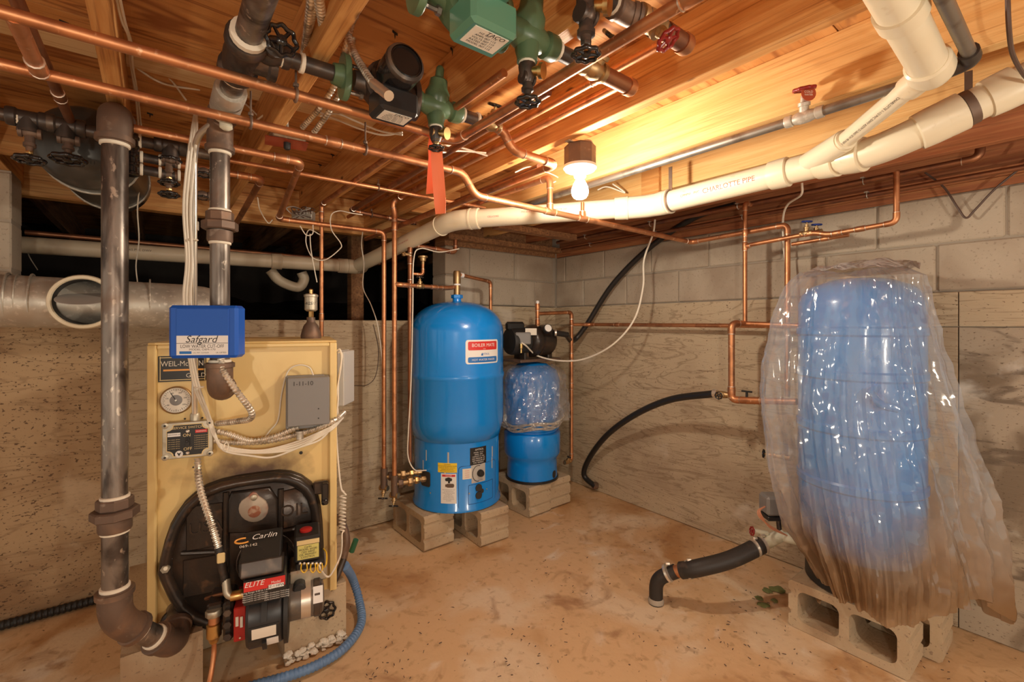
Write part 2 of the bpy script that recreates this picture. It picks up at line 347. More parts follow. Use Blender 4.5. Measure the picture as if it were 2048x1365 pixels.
# clear polyethylene: mostly see-through, milky and glossy
def film(name, tint, milky, dirt=None, scale=7.0):
    m = bpy.data.materials.new(name); m.use_nodes = True; nt = m.node_tree; N = nt.nodes; L = nt.links; N.clear()
    out = N.new('ShaderNodeOutputMaterial'); tr = N.new('ShaderNodeBsdfTransparent'); tr.inputs[0].default_value = (*tint, 1)
    df = N.new('ShaderNodeBsdfDiffuse'); tl = N.new('ShaderNodeBsdfTranslucent'); gl = N.new('ShaderNodeBsdfGlossy')
    df.inputs[0].default_value = (.80, .76, .70, 1); tl.inputs[0].default_value = (.80, .76, .70, 1)
    gl.inputs['Roughness'].default_value = .11; gl.inputs[0].default_value = (1, .96, .9, 1)
    tc = N.new('ShaderNodeTexCoord')
    def nz(sc, det, st=(1, 1, 1), dist=0):
        mp = N.new('ShaderNodeMapping'); mp.inputs['Scale'].default_value = st; L.new(tc.outputs['Object'], mp.inputs[0])
        t = N.new('ShaderNodeTexNoise'); t.inputs['Scale'].default_value = sc; t.inputs['Detail'].default_value = det; t.inputs['Distortion'].default_value = dist
        L.new(mp.outputs[0], t.inputs[0]); return t.outputs['Fac']
    bp = N.new('ShaderNodeBump'); bp.inputs['Strength'].default_value = 1.0; bp.inputs['Distance'].default_value = .035
    L.new(nz(scale, 2, (1, 1, .4), 1.2), bp.inputs['Height'])
    for s in (df, gl, tl): L.new(bp.outputs[0], s.inputs['Normal'])
    m1 = N.new('ShaderNodeMixShader'); m1.inputs[0].default_value = .5; L.new(df.outputs[0], m1.inputs[1]); L.new(tl.outputs[0], m1.inputs[2])
    mr = N.new('ShaderNodeMapRange'); mr.inputs['From Min'].default_value = .35; mr.inputs['From Max'].default_value = .75
    mr.inputs['To Min'].default_value = milky*.45; mr.inputs['To Max'].default_value = milky*1.7; L.new(nz(3.2, 4, (1, 1, .6), .6), mr.inputs[0])
    fac = mr.outputs[0]
    if dirt:       # grime soaked into the sheet, with a height of its own
        sx = N.new('ShaderNodeSeparateXYZ'); L.new(tc.outputs['Object'], sx.inputs[0])
        ad = N.new('ShaderNodeMath'); ad.operation = 'MULTIPLY_ADD'; L.new(nz(4, 5), ad.inputs[0]); ad.inputs[1].default_value = .5; L.new(sx.outputs['Z'], ad.inputs[2])
        g = N.new('ShaderNodeMapRange'); g.inputs['From Min'].default_value = dirt[1]; g.inputs['From Max'].default_value = dirt[0]; g.interpolation_type = 'SMOOTHSTEP'; L.new(ad.outputs[0], g.inputs[0])
        for s in (df, tl):
            mx = N.new('ShaderNodeMix'); mx.data_type = 'RGBA'; mx.inputs[6].default_value = (.80, .76, .70, 1); mx.inputs[7].default_value = (.36, .21, .10, 1)
            L.new(g.outputs[0], mx.inputs[0]); L.new(mx.outputs[2], s.inputs[0])
        a2 = N.new('ShaderNodeMath'); a2.operation = 'MULTIPLY_ADD'; L.new(g.outputs[0], a2.inputs[0]); a2.inputs[1].default_value = dirt[2]; L.new(fac, a2.inputs[2]); fac = a2.outputs[0]
    m2 = N.new('ShaderNodeMixShader'); L.new(fac, m2.inputs[0]); L.new(tr.outputs[0], m2.inputs[1]); L.new(m1.outputs[0], m2.inputs[2])
    lw = N.new('ShaderNodeLayerWeight'); lw.inputs['Blend'].default_value = .16; L.new(bp.outputs[0], lw.inputs['Normal'])
    a3 = N.new('ShaderNodeMath'); a3.operation = 'MULTIPLY_ADD'; L.new(lw.outputs['Facing'], a3.inputs[0]); a3.inputs[1].default_value = .38; a3.inputs[2].default_value = .075
    m3 = N.new('ShaderNodeMixShader'); L.new(a3.outputs[0], m3.inputs[0]); L.new(m2.outputs[0], m3.inputs[1]); L.new(gl.outputs[0], m3.inputs[2])
    L.new(m3.outputs[0], out.inputs[0]); MAT[name] = m; return m
film('clear_film', (.96, .95, .93), .30)
film('big_film', (.97, .96, .94), .24, dirt=(.32, .86, .62), scale=4.5)
film('hem', (.90, .80, .66), .75, scale=16.0)
G = MAT
# ================================================================ the setting
XR = 2.615; YB = 2.78; XL0, YL0 = -2.6, -1.9
SEAM = 1.385; BH = .2032; WTOP = SEAM+2*BH; JB = 1.89; SUB = 2.074; LOW = 1.27
def struct(o, label=None, cat=None): return tag(o, label, cat, kind='structure')
# floor: gently uneven slab
b = MB(); nx, ny = 60, 54
vs = []; fs = []
for j in range(ny+1):
    for i in range(nx+1):
        x = XL0+(XR+.1-XL0)*i/nx; y = YL0+(YB+.1-YL0)*j/ny
        z = .006*noise.noise(V((x*1.3, y*1.3, 0)))
        vs.append((x, y, z-.004))
for j in range(ny):
    for i in range(nx):
        a = j*(nx+1)+i; fs.append((a, a+1, a+nx+2, a+nx+1))
n0 = len(vs); vs += [(p[0], p[1], -.12) for p in (vs[0], vs[nx], vs[-1], vs[ny*(nx+1)])]
fs += [(n0+3, n0+2, n0+1, n0)]
b.add(vs, fs); floor = b.build('floor', G['floor_concrete'], ang=60)
struct(floor, 'rust-stained uneven concrete floor slab with white mineral bloom', 'floor')
def blob(name, px, py, rx, m, parent, seed, h=.004, sy=.6):
    """flat irregular patch lying on the floor"""
    c = PZ(px, py, 0); bb = MB(); n = 18; ring = []
    for k in range(n):
        a = 2*math.pi*k/n; r = rx*(1+.5*noise.noise(V((math.cos(a)*1.7, math.sin(a)*1.7, seed))))
        ring.append((c+FW*(math.sin(a)*r*sy*1.6)+RT*(math.cos(a)*r)))
    bb.add([V((p.x, p.y, .001)) for p in ring]+[c+(p-c)*.75+UP*(h+.003) for p in ring]+[c+UP*(h+.004)], [(k, (k+1) % n, n+(k+1) % n, n+k) for k in range(n)]+[(n+k, n+(k+1) % n, 2*n) for k in range(n)])
    return bb.build(name, m, parent)
for i, (px, py, r) in enumerate(((1535, 1182, .022), (1518, 1197, .018), (1549, 1202, .016), (1527, 1211, .024), (1556, 1180, .034))):
    blob('damp_green_patch', px, py, r, G['algae'], floor, i*3.1, .001)
# right wall: poured concrete in formwork panels with a course of blocks above
b = MB(); b.box((XR+.12, (YB+.2+YL0)/2, SEAM/2), .22, YB+.2-YL0, SEAM); wr = b.build('wall_right', G['mortar'], ang=0)
struct(wr, 'board-marked poured concrete wall with two courses of blocks on top', 'wall')
ysp = [YL0, -.85, .37, YB]
for i in range(3):
    y0, y1 = ysp[i], ysp[i+1]
    for z0, z1 in ((0, 1.236), (1.239, SEAM-.004)):
        b = MB(); b.box((XR+.01, (y0+y1)/2, (z0+z1)/2), .03, y1-y0-.003, z1-z0, ch=.002)
        b.build('concrete_panel', G['mottled_wall' if i < 2 and z0 == 0 else 'wall_concrete'], wr)
def blocks_row(parent, along, fixed, thick_c, s0, s1, z, off, name='concrete_block'):
    L = .4064; s = s0-off
    while s < s1-.02:
        a, c = max(s, s0), min(s+L, s1)
        if c-a > .03:
            b = MB(); mid = (a+c)/2; ln = c-a-.007
            j = random.uniform(-.0015, .0015)
            if along == 'Y': b.box((fixed+thick_c+j, mid, z+BH/2), .19, ln, BH-.007, ch=.006)
            else: b.box((mid, fixed+thick_c+j, z+BH/2), ln, .19, BH-.007, ch=.006)
            b.build(name, G['block_concrete'], parent)
        s += L
b = MB(); b.box((XR+.105, (YB+.2+YL0)/2, SEAM+BH), .185, YB+.2-YL0, 2*BH-.002)
mr = b.build('block_joints', G['mortar'], wr, ang=0)
for k in range(2): blocks_row(wr, 'Y', XR, .097, YL0, YB+.0, SEAM+k*BH, .1+.2032*k)
# back wall: low concrete wall below the crawl space, full height with blocks at its right end
XP = 1.575; XPL = -.471
b = MB(); b.box(((XL0+XR+.2)/2, YB+.11, LOW/2), XR+.2-XL0, .19, LOW-.004); wb = b.build('wall_back', G['wall_concrete'], ang=0)
struct(wb, 'low poured concrete wall below the dark crawl space opening', 'wall')
xsp = [XL0, -.13, XP]
for i in range(2):
    x0, x1 = xsp[i], xsp[i+1]; b = MB()
    b.box(((x0+x1)/2, YB+.05, LOW/2), x1-x0-.003, .10, LOW, ch=.003); b.build('concrete_panel', G['stained_wall' if i < 1 else 'wall_concrete'], wb)
for z0, z1 in ((0, 1.236), (1.239, SEAM-.004)):
    b = MB(); b.box(((XP+XR)/2, YB+.098, (z0+z1)/2), XR-XP, .195, z1-z0, ch=.002); b.build('concrete_panel', G['wall_concrete'], wb)
b = MB(); b.box(((XP+XR)/2+.06, YB+.1, SEAM+BH), XR-XP+.1, .178, 2*BH-.002); b.build('block_joints', G['mortar'], wb, ang=0)
for k in range(2): blocks_row(wb, 'X', YB, .097, XP, XR, SEAM+k*BH, (.0, .2032)[k])
# block pier at the left end of the opening
b = MB(); b.box((XPL-.6, YB+.115, (LOW+JB)/2), 1.19, .178, JB-LOW-.002); b.build('block_joints', G['mortar'], wb, ang=0)
for k in range(3): blocks_row(wb, 'X', YB, .115, XPL-1.6, XPL, LOW+k*BH*1.013, (.1, .3032, .1)[k])
# crawl space beyond the low wall
b = MB(); vs = []; fs = []; nx, ny = 40, 24
for j in range(ny+1):
    for i in range(nx+1):
        x = -2.6+5.3*i/nx; y = YB+.19+2.6*j/ny
        vs.append((x, y, 1.06+.10*noise.noise(V((x*1.2, y*1.6, 3)))+.07*noise.noise(V((x*4, y*4, 1)))+.46*j/ny))
for j in range(ny):
    for i in range(nx): a = j*(nx+1)+i; fs.append((a, a+1, a+nx+2, a+nx+1))
b.add(vs, fs); tag(b.build('crawl_space_sheet', G['black_sheet'], ang=60), 'crumpled black plastic sheet on the crawl space ground', 'plastic sheet', kind='structure')
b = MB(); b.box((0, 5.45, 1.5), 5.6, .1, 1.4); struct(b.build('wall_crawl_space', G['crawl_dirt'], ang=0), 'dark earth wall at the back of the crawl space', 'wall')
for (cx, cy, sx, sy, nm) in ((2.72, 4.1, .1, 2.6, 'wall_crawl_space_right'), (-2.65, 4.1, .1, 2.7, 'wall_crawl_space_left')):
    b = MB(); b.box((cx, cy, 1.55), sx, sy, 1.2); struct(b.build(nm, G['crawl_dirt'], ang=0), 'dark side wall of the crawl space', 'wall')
b = MB(); b.box((XR+.15, YB+.15, 1.05), .30, .30, 2.1); struct(b.build('wall_corner', G['mortar'], ang=0), 'concrete corner behind the two wall ends', 'wall')
# ceiling: floor sheathing on joists
b = MB(); b.box((.1, 1.75, SUB+.06), 5.4, 7.4, .06); ce = b.build('ceiling', G['plywood'], ang=0)
struct(ce, 'underside of the floor above, plywood on bare orange-brown joists', 'ceiling')
ys = [-1.95, -.75, .46, 1.68, 2.90, 4.12, 5.4]; xs = [-2.6, -1.27, 1.17, 2.8]
for i, (y0, y1) in enumerate(zip(ys, ys[1:])):
    for x0, x1 in zip(xs, xs[1:]):
        b = MB(); b.box(((x0+x1)/2, (y0+y1)/2, SUB+.01), x1-x0-.004, y1-y0-.004, .02); b.build('subfloor_panel', G['plywood'], ce, ang=0)
JX = [-.11+.4064*k for k in range(-5, 7)]
for i, x in enumerate(JX):
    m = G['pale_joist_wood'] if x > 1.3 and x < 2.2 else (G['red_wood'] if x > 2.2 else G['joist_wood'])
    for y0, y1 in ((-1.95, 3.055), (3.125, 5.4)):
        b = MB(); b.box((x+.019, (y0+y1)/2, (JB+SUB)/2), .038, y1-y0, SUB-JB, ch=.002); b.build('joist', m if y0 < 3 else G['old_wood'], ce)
b = MB(); b.box((-.45, 3.09, 1.958), 4.1, .07, .226, ch=.003); b.build('header_beam', G['cross_wood'], ce)
for z in (WTOP+.019, WTOP+.058):
    b = MB(); b.box((XR+.075, (YL0+YB)/2, z), .14, YB-YL0, .038, ch=.002); b.build('sill_plate', G['red_wood'], ce)
    b = MB(); b.box(((XP+XR)/2, YB+.075, z), XR-XP, .14, .038, ch=.002); b.build('sill_plate', G['old_wood'], ce)
b = MB(); b.box((XR+.06, (YL0+YB)/2, (JB+SUB)/2-.01), .038, YB-YL0, .2, ch=.002); b.build('rim_joist', G['red_wood'], ce)
b = MB(); b.box(((XP+XR)/2, YB+.06, (JB+SUB)/2-.01), XR-XP, .038, .2, ch=.002); b.build('rim_joist', G['old_wood'], ce)
# solid blocking and a nailed scab between joists
for (k, y) in ((9, 2.25), (10, 2.05), (8, 2.5), (4, 2.6), (10, .95)):
    b = MB(); x0 = JX[k]+.038; x1 = JX[k+1] if k+1 < len(JX) else XR; b.box(((x0+x1)/2, y, (JB+SUB)/2+.008), x1-x0, .038, SUB-JB-.016, ch=.002); b.build('blocking', G['cross_wood'], ce)
p = PX(1300, 370, JX[10]-.02); b = MB(); b.box((JX[10]-.012, p.y, 1.955), .022, .10, .20, ch=.002); b.build('scab_board', G['joist_wood'], ce)
# pale strapping boards between the joists at left
for k in range(3, 7):
    b = MB(); x0 = JX[k]+.038; x1 = JX[k+1]; b.box(((x0+x1)/2, 1.83, SUB-.010), x1-x0-.002, .085, .018, ch=.001); b.build('strapping_board', G['pale_strip'], ce)
# lower frame of boards in the dark corner behind the drain pipe
for (x0, x1, y, z) in ((XP-.02, XR-.01, YB-.05, 1.84), (XP+.1, XR-.25, YB-.45, 1.862)):
    b = MB(); b.box(((x0+x1)/2, y, z), x1-x0, .07, .038, ch=.002); b.build('ledger_board', G['old_wood'], ce)
# dark post standing in the crawl space
pp_ = P(711, 640, 3.35); b = MB(); b.box((pp_.x, pp_.y, 1.5), .09, .09, .80, ch=.003); b.build('crawl_space_post', G['old_wood'], ce)
# wood chips and litter scattered over the slab
b = MB(); rr = random.Random(11)
for k in range(520):
    px = rr.uniform(700, 1900); py = rr.uniform(1040, 1360); q = PZ(px, py, .004)
    if q.x > XR-.03 or q.y > YB-.05 or noise.noise(V((q.x*4, q.y*4, 5))) < .08: continue
    a = rr.uniform(0, 3.14); b.box(q, rr.uniform(.005, .014), rr.uniform(.0015, .0028), .002, (math.cos(a), math.sin(a), 0), (-math.sin(a), math.cos(a), 0))
b.build('floor_litter', G['cable_dark'], floor, ang=0)['kind'] = 'stuff'
# raised pad under the boiler: U-shaped, notched for the burner
b = MB(); PADZ = .225
poly = [(-.085, 1.85), (.126, 1.85), (.126, 2.12), (.376, 2.12), (.376, 1.85), (.60, 1.85), (.60, 2.52), (-.085, 2.52)]
def cap_poly(bb, poly, z0, z1):
    bm = bmesh.new(); e = []; vv = [bm.verts.new((x, y, z0)) for x, y in poly]
    f = bm.faces.new(vv); r = bmesh.ops.extrude_face_region(bm, geom=[f]); bmesh.ops.translate(bm, vec=(0, 0, z1-z0), verts=[q for q in r['geom'] if isinstance(q, bmesh.types.BMVert)])
    bmesh.ops.triangulate(bm, faces=bm.faces[:]); bmesh.ops.recalc_face_normals(bm, faces=bm.faces[:]); bm.verts.index_update()
    bb.add([q.co.copy() for q in bm.verts], [tuple(x.index for x in q.verts) for q in bm.faces]); bm.free()
cap_poly(b, poly, 0, PADZ); pad = tag(b.build('boiler_pad', G['cinder'], ang=0), 'raised concrete pad under the yellow boiler, notched in front', 'pad')
b = MB(); rr = random.Random(3)      # white mineral crust along its foot
for k in range(60):
    x = rr.uniform(.38, .60); s = rr.uniform(.006, .016); b.lathe([(s, 0), (s*.8, s*.5), (0, s*.8)], (x, 1.846-rr.uniform(0, .015), rr.uniform(0, .035)), n=6)
b.build('mineral_crust', G['efflorescence'], pad)['kind'] = 'stuff'
# ---------------------------------------------------------------- bare bulb in view, then added fill lamps
def lamp_fixture(c, label, bm_='fill_bulb'):
    """c: bulb centre"""
    c = V(c); t = thing('ceiling_lampholder', (c.x, c.y, c.z-.04), label, 'lamp')
    b = MB(); b.lathe([(.052, .086), (.056, .09), (.056, .155), (.05, .16)], c, n=8); b.build('junction_box', G['rusty_iron'], t)
    b = MB(); b.lathe([(.02, .045), (.022, .05), (.024, .066), (.052, .07), (.059, .078), (.059, .087), (.05, .09)], c, n=28); b.build('porcelain_socket', G['porcelain'], t)
    pr = [(.004, -.032), (.014, -.0305), (.022, -.026), (.028, -.017), (.030, -.004), (.028, .010), (.022, .024), (.015, .036), (.0135, .046)]
    b = MB(); b.lathe(pr, c, n=24); b.build('bulb', G[bm_], t)
    b = MB(); b.lathe([(.014, .044), (.014, .056)], c, n=16); b.build('bulb_cap', G['brass'], t)
    b = MB(); q = c+RT*(-.012)+FW*(-.035)
    for k in range(14): b.lathe([(0, -.0016), (.0016, 0), (0, .0016)], q+UP*(.06-k*.005), n=6)
    b.build('pull_chain', G['ink'], t)
    b = MB(); b.box((c.x, c.y, c.z+.162), .13, .02, .004); b.build('mounting_strap', G['galvanized'], t)
    b = MB(); b.sweep(spline([c+V((.045, 0, .14)), c+V((.06, 0, .16)), c+V((.075, .02, .20)), c+V((.09, .10, .225))]), .005, 8); b.build('cable', G['cable_white'], t)
    return t
BULB = P(1160, 381, 1.64)
lamp_fixture(BULB, 'lit bare bulb in a white porcelain socket hanging from a joist', 'bulb')
def fill_lamp(c, label):
    """unseen bulb on a low stand, added behind the camera to brighten the room"""
    c = V(c); t = thing('fill_lamp', (c.x, c.y, 0), label, 'lamp')
    b = MB(); b.lathe([(.15, 0), (.15, .012), (.05, .03), (.014, .04), (.014, .06)], (c.x, c.y, 0), n=28); b.build('base', G['black_iron'], t)
    b = MB(); b.cyl(V((c.x, c.y, .05)), c-UP*.10, .011, n=12); b.build('pole', G['black_iron'], t)
    b = MB(); b.lathe([(.016, -.11), (.022, -.10), (.022, -.06), (.016, -.046)], c, n=16); b.build('socket', G['porcelain'], t)
    b = MB(); b.lathe([(.0135, -.048), (.015, -.036), (.022, -.024), (.028, -.010), (.030, .004), (.028, .017), (.022, .026), (.014, .0305), (.004, .032)], c, n=24); b.build('bulb', G['fill_bulb'], t)
fill_lamp((-.70, -.85, 1.12), 'unseen fill bulb on a low stand added behind the camera, left one')
fill_lamp((1.15, -1.15, 1.05), 'unseen fill bulb on a low stand added behind the camera, right one')
# nail tips poking through the sheathing
for (px, py) in ((128, 45), (528, 46), (790, 66), (600, 210), (300, 228), (430, 215), (640, 330), (665, 310), (700, 35), (905, 100), (250, 300), (555, 172)):
    q = PZ(px, py, SUB-.004); b = MB(); b.box(q, .020, .0025, .006, (.9, .4, 0), (-.4, .9, 0)); b.lathe([(.003, 0), (.0004, -.018)], q, n=6); b.build('nail_tip', G['ink'], ce, ang=0)
# ================================================================ pipe helpers
def BY(px, Y, z): r = ray(px, 0); return V((r.x*Y/r.y, Y, z))
def AX(px, X, z): r = ray(px, 0); return V((X, r.y*X/r.x, z))
def bend_paths(pts, rad, ext, seg=6):
    out = []
    for i in range(1, len(pts)-1):
        a, b_, c = V(pts[i-1]), V(pts[i]), V(pts[i+1]); d1 = a-b_; d2 = c-b_
        l = min(rad, d1.length*.48, d2.length*.48); e1 = min(l+ext, d1.length*.5); e2 = min(l+ext, d2.length*.5)
        p1 = b_+d1.normalized()*l; p2 = b_+d2.normalized()*l
        arc = [p1*(1-t)**2+b_*2*t*(1-t)+p2*t*t for t in [k/seg for k in range(seg+1)]]
        out.append([b_+d1.normalized()*e1]+arc+[b_+d2.normalized()*e2])
    return out
def collar(b, p, ax, r, R, h, n=16): b.lathe([(r, -h/2), (R, -h/2+h*.15), (R, h/2-h*.15), (r, h/2)], p, ax, n)
def rings(name, m, parent, items, n=14):
    for (q, ax, r, R, h) in items:
        b = MB(); collar(b, q, ax, r, R, h, n); b.build(name, G[m], parent)
def pipe_run(name, label, cat, pts, r, m, group=None, rad=None, couplings=(), tees=(), hangers=(), elbows=True, style='copper', n=12, parent=None):
    pts = [V(p) for p in pts]; rad = rad or r*2.4
    b = MB(); b.sweep(fillet(pts, rad, 6), r, n); root = b.build(name, m, parent)
    if label: tag(root, label, cat, group)
    k_ = 1.16 if style == 'copper' else 1.32
    if elbows:
        for path in bend_paths(pts, rad, r*1.4):
            b = MB(); b.sweep(path, r*k_, n); e = b.build('elbow', m if style == 'copper' else G['rusty_iron'], root)
            for q, q2 in ((path[0], path[1]), (path[-1], path[-2])):
                ax = (q2-q).normalized()
                if style == 'copper': rings('solder_joint', 'solder', e, [(q, ax, r*1.02, r*1.2, r*.28)], n)
                else:
                    rings('hub', 'rusty_iron', e, [(q+ax*r*.35, ax, r*1.1, r*1.5, r*.7)], n)
                    rings('pipe_compound', 'pipe_dope', e, [(q-ax*r*.12, ax, r*1.0, r*1.15, r*.4)], n)
    for (s, f) in couplings:
        a, c = pts[s], pts[s+1]; q = a+(c-a)*f; ax = (c-a).normalized(); b = MB()
        collar(b, q, ax, r, r*1.2, r*3.6, n); e = b.build('coupling', m, root)
        rings('solder_joint', 'solder', e, [(q+ax*r*g, ax, r, r*1.21, r*.3) for g in (-1.8, 1.8)], n)
    for (s, f, dr) in tees:
        a, c = pts[s], pts[s+1]; q = a+(c-a)*f; ax = (c-a).normalized(); b = MB()
        collar(b, q, ax, r, r*1.22, r*4.4, n); b.cyl(q, q+V(dr).normalized()*r*2.6, r*1.18, n=n); e = b.build('tee', m, root)
        rings('solder_joint', 'solder', e, [(q+ax*r*g, ax, r, r*1.23, r*.3) for g in (-2.2, 2.2)]+[(q+V(dr).normalized()*r*2.6, V(dr), r, r*1.2, r*.3)], n)
    for (s, f, top) in hangers:
        a, c = pts[s], pts[s+1]; q = a+(c-a)*f; ax = (c-a).normalized(); b = MB()
        b.torus(q, ax, r*1.25, r*.28, 14, 6); b.cyl(q+UP*r*1.2, V((q.x, q.y, top)), .0028, n=6); b.hexa(q+UP*r*1.9, UP, .007, .008); b.build('hanger', G['rusty_iron'], root)
    return root
def bx(name, label, cat, pts, r, m=None, group=None, step=None, parent=None, depth=.78, n=10):
    path = resample(spline(pts, 14), step or .0030); b = MB()
    b.sweep(path, [r if (k % 4) < 2 else r*depth for k in range(len(path))], n); o = b.build(name, m or G['flex_steel'], parent, ang=30)
    if label: tag(o, label, cat, group)
    return o
def cable(name, label, pts, r, m, cat='cable', group=None, parent=None, n=7, sub=8):
    b = MB(); b.sweep(spline(pts, sub), r, n); o = b.build(name, m, parent)
    if label: tag(o, label, cat, group)
    return o
# hand wheel: scalloped rim, hub and five spokes; unit radius, shared by all valves
def wheel_mesh(mname):
    b = MB(); n, m = 40, 8; vs = []; fs = []
    for k in range(n):
        a = 2*math.pi*k/n; R = .86+.07*math.cos(8*a); d = V((math.cos(a), math.sin(a), 0))
        for j in range(m):
            q = 2*math.pi*j/m; vs.append(d*(R+.15*math.cos(q))+UP*(.17*math.sin(q)))
    for k in range(n):
        for j in range(m): fs.append((k*m+j, ((k+1) % n)*m+j, ((k+1) % n)*m+(j+1) % m, k*m+(j+1) % m))
    b.add(vs, fs); b.lathe([(.12, -.16), (.3, -.12), (.32, .1), (.2, .2), (.1, .22)], (0, 0, 0), n=12)
    for k in range(5):
        a = 2*math.pi*k/5+.3; d = V((math.cos(a), math.sin(a), 0)); b.sweep([d*.25, d*.8], [.13, .1], 6)
    me = bpy.data.meshes.new('handwheel_'+mname); me.from_pydata(b.v, [], b.f); me.materials.append(G[mname]); me.shade_smooth(); me.set_sharp_from_angle(angle=math.radians(45)); return me
WHEEL = {k: wheel_mesh(k) for k in ('gloss_black', 'wheel_red', 'wheel_blue')}
def wheel(p, ax, R, m, parent):
    o = put('handwheel', WHEEL[m], p, parent, M3=frame(ax)); o.scale = (R, R, R); return o
def gate_valve(label, c, ax, st, r, R, length, m='dull_brass', wm='gloss_black', bodym=None, group=None, cat='valve', L=None):
    """valve body along ax with a bonnet and stem along st, hand wheel at its end"""
    c = V(c); ax = V(ax).normalized(); st = V(st).normalized(); t = thing('gate_valve', c, label, cat, group); L = L or r*4.2
    bm_ = G[bodym or m]
    b = MB(); b.lathe([(r*1.25, -L/2), (r*1.3, -L/2+r*.2), (r*1.3, -L*.32), (r*1.05, -L*.3), (r*1.35, -L*.12), (r*1.4, 0), (r*1.35, L*.12), (r*1.05, L*.3), (r*1.3, L*.32), (r*1.3, L/2-r*.2), (r*1.25, L/2)], c, ax, 12)
    b.build('body', bm_, t)
    b = MB(); h = length; b.lathe([(r*.95, 0), (r*.95, h*.38), (r*1.2, h*.4), (r*1.2, h*.52), (r*.75, h*.55), (r*.7, h*.7)], c, st, 12); b.build('bonnet', bm_, t)
    b = MB(); b.hexa(c+st*h*.70, st, r*.72, h*.16); b.build('packing_nut', G[m], t)
    b = MB(); b.cyl(c+st*h*.7, c+st*h*1.06, r*.28, n=8); b.build('stem', G['brass'], t)
    wheel(c+st*h, st, R, wm, t); return t
# ================================================================ black iron supply riser at the left
R2 = .030
pt = P(230, 225, 1.30); pb = P(226, 1240, 1.30); pb.x, pb.y = pt.x, pt.y
hdY = 1.947; hz = 1.855
lo = P(350, 1292, 1.46)
pan = P(297, 1258, 1.54); panr = P(673, 1183, 1.78)
riser = pipe_run('supply_riser', 'tall dark steel pipe standing in front of the boiler at the far left', 'pipe',
    [V((pt.x, hdY, pt.z)), V((pt.x, pt.y, pt.z)), V((pb.x, pb.y, pb.z)), lo, lo+V((.01, .16, .05))], R2, G['steel_pipe'], rad=.046, style='iron', n=20)
def union(px, py, p, r, parent, up=1):
    b = MB(); q = V((p.x, p.y, PY(px, py, p.y).z))
    b.lathe([(r*1.25, -.045), (r*1.3, -.04), (r*1.3, -.012)], q, n=16); b.hexa(q+UP*.004, UP, r*1.85, .026, 8); b.hexa(q+UP*.032, UP, r*1.42, .03, 8); e = b.build('union', G['rusty_iron'], parent, ang=30)
    rings('pipe_compound', 'pipe_dope', e, [(q+UP*.049, UP, r, r*1.14, .012), (q-UP*.048, UP, r, r*1.12, .01)], 18)
union(226, 1030, pb, R2, riser)
b = MB(); collar(b, V((pt.x, pt.y, pt.z-.075)), UP, R2, R2*1.14, .012, 20); b.build('pipe_compound', G['pipe_dope'], riser)
# ================================================================ return riser (behind the blue box)
R1 = .0265
q0 = P(440, 250, 1.40); x4, y4 = q0.x, q0.y
def V4(py): return V((x4, y4, PY(440, py, y4).z))
zt = 1.86
ret = pipe_run('return_riser', 'dark steel pipe rising from the boiler behind the blue box', 'pipe',
    [V((x4, .55, zt)), V((x4, y4, zt)), V4(782), V4(782)+V((.03, .17, 0))], R1, G['steel_pipe'], rad=.05, style='iron', n=20)
union(440, 455, q0, R1, ret)
b = MB(); q = V4(738); collar(b, q, UP, R1, R1*1.2, .014, 18); b.build('pipe_compound', G['pipe_dope'], ret)
b = MB(); q = V((x4, 1.20, zt))
b.lathe([(R1*1.5, -.085), (R1*1.6, -.08), (R1*1.6, -.06), (R1*1.3, -.055), (R1*1.45, 0), (R1*1.3, .055), (R1*1.6, .06), (R1*1.6, .08), (R1*1.5, .085)], q, (0, 1, 0), 20); b.lathe([(R1*1.2, 0), (R1*1.2, .05), (R1*1.4, .055), (R1*1.4, .07)], q, (1, 0, 0), 18); e = b.build('tee', G['black_iron'], ret)
rings('pipe_compound', 'pipe_dope', e, [(V((x4, 1.105, zt)), (0, 1, 0), R1, R1*1.35, .02), (V((x4, 1.295, zt)), (0, 1, 0), R1, R1*1.35, .012)], 18)
b = MB(); q = V((x4, 1.46, zt)); b.lathe([(R1*1.35, -.075), (R1*1.45, -.06), (R1*1.45, .055), (R1*1.3, .07)], q, (0, 1, 0), 20); b.build('sleeve', G['galvanized'], ret)
b = MB(); q = V((x4, 1.50, zt-.03)); b.lathe([(.012, 0), (.012, -.02), (.016, -.022), (.016, -.034), (.008, -.04)], q, n=12); b.build('bleeder', G['crust'], ret)
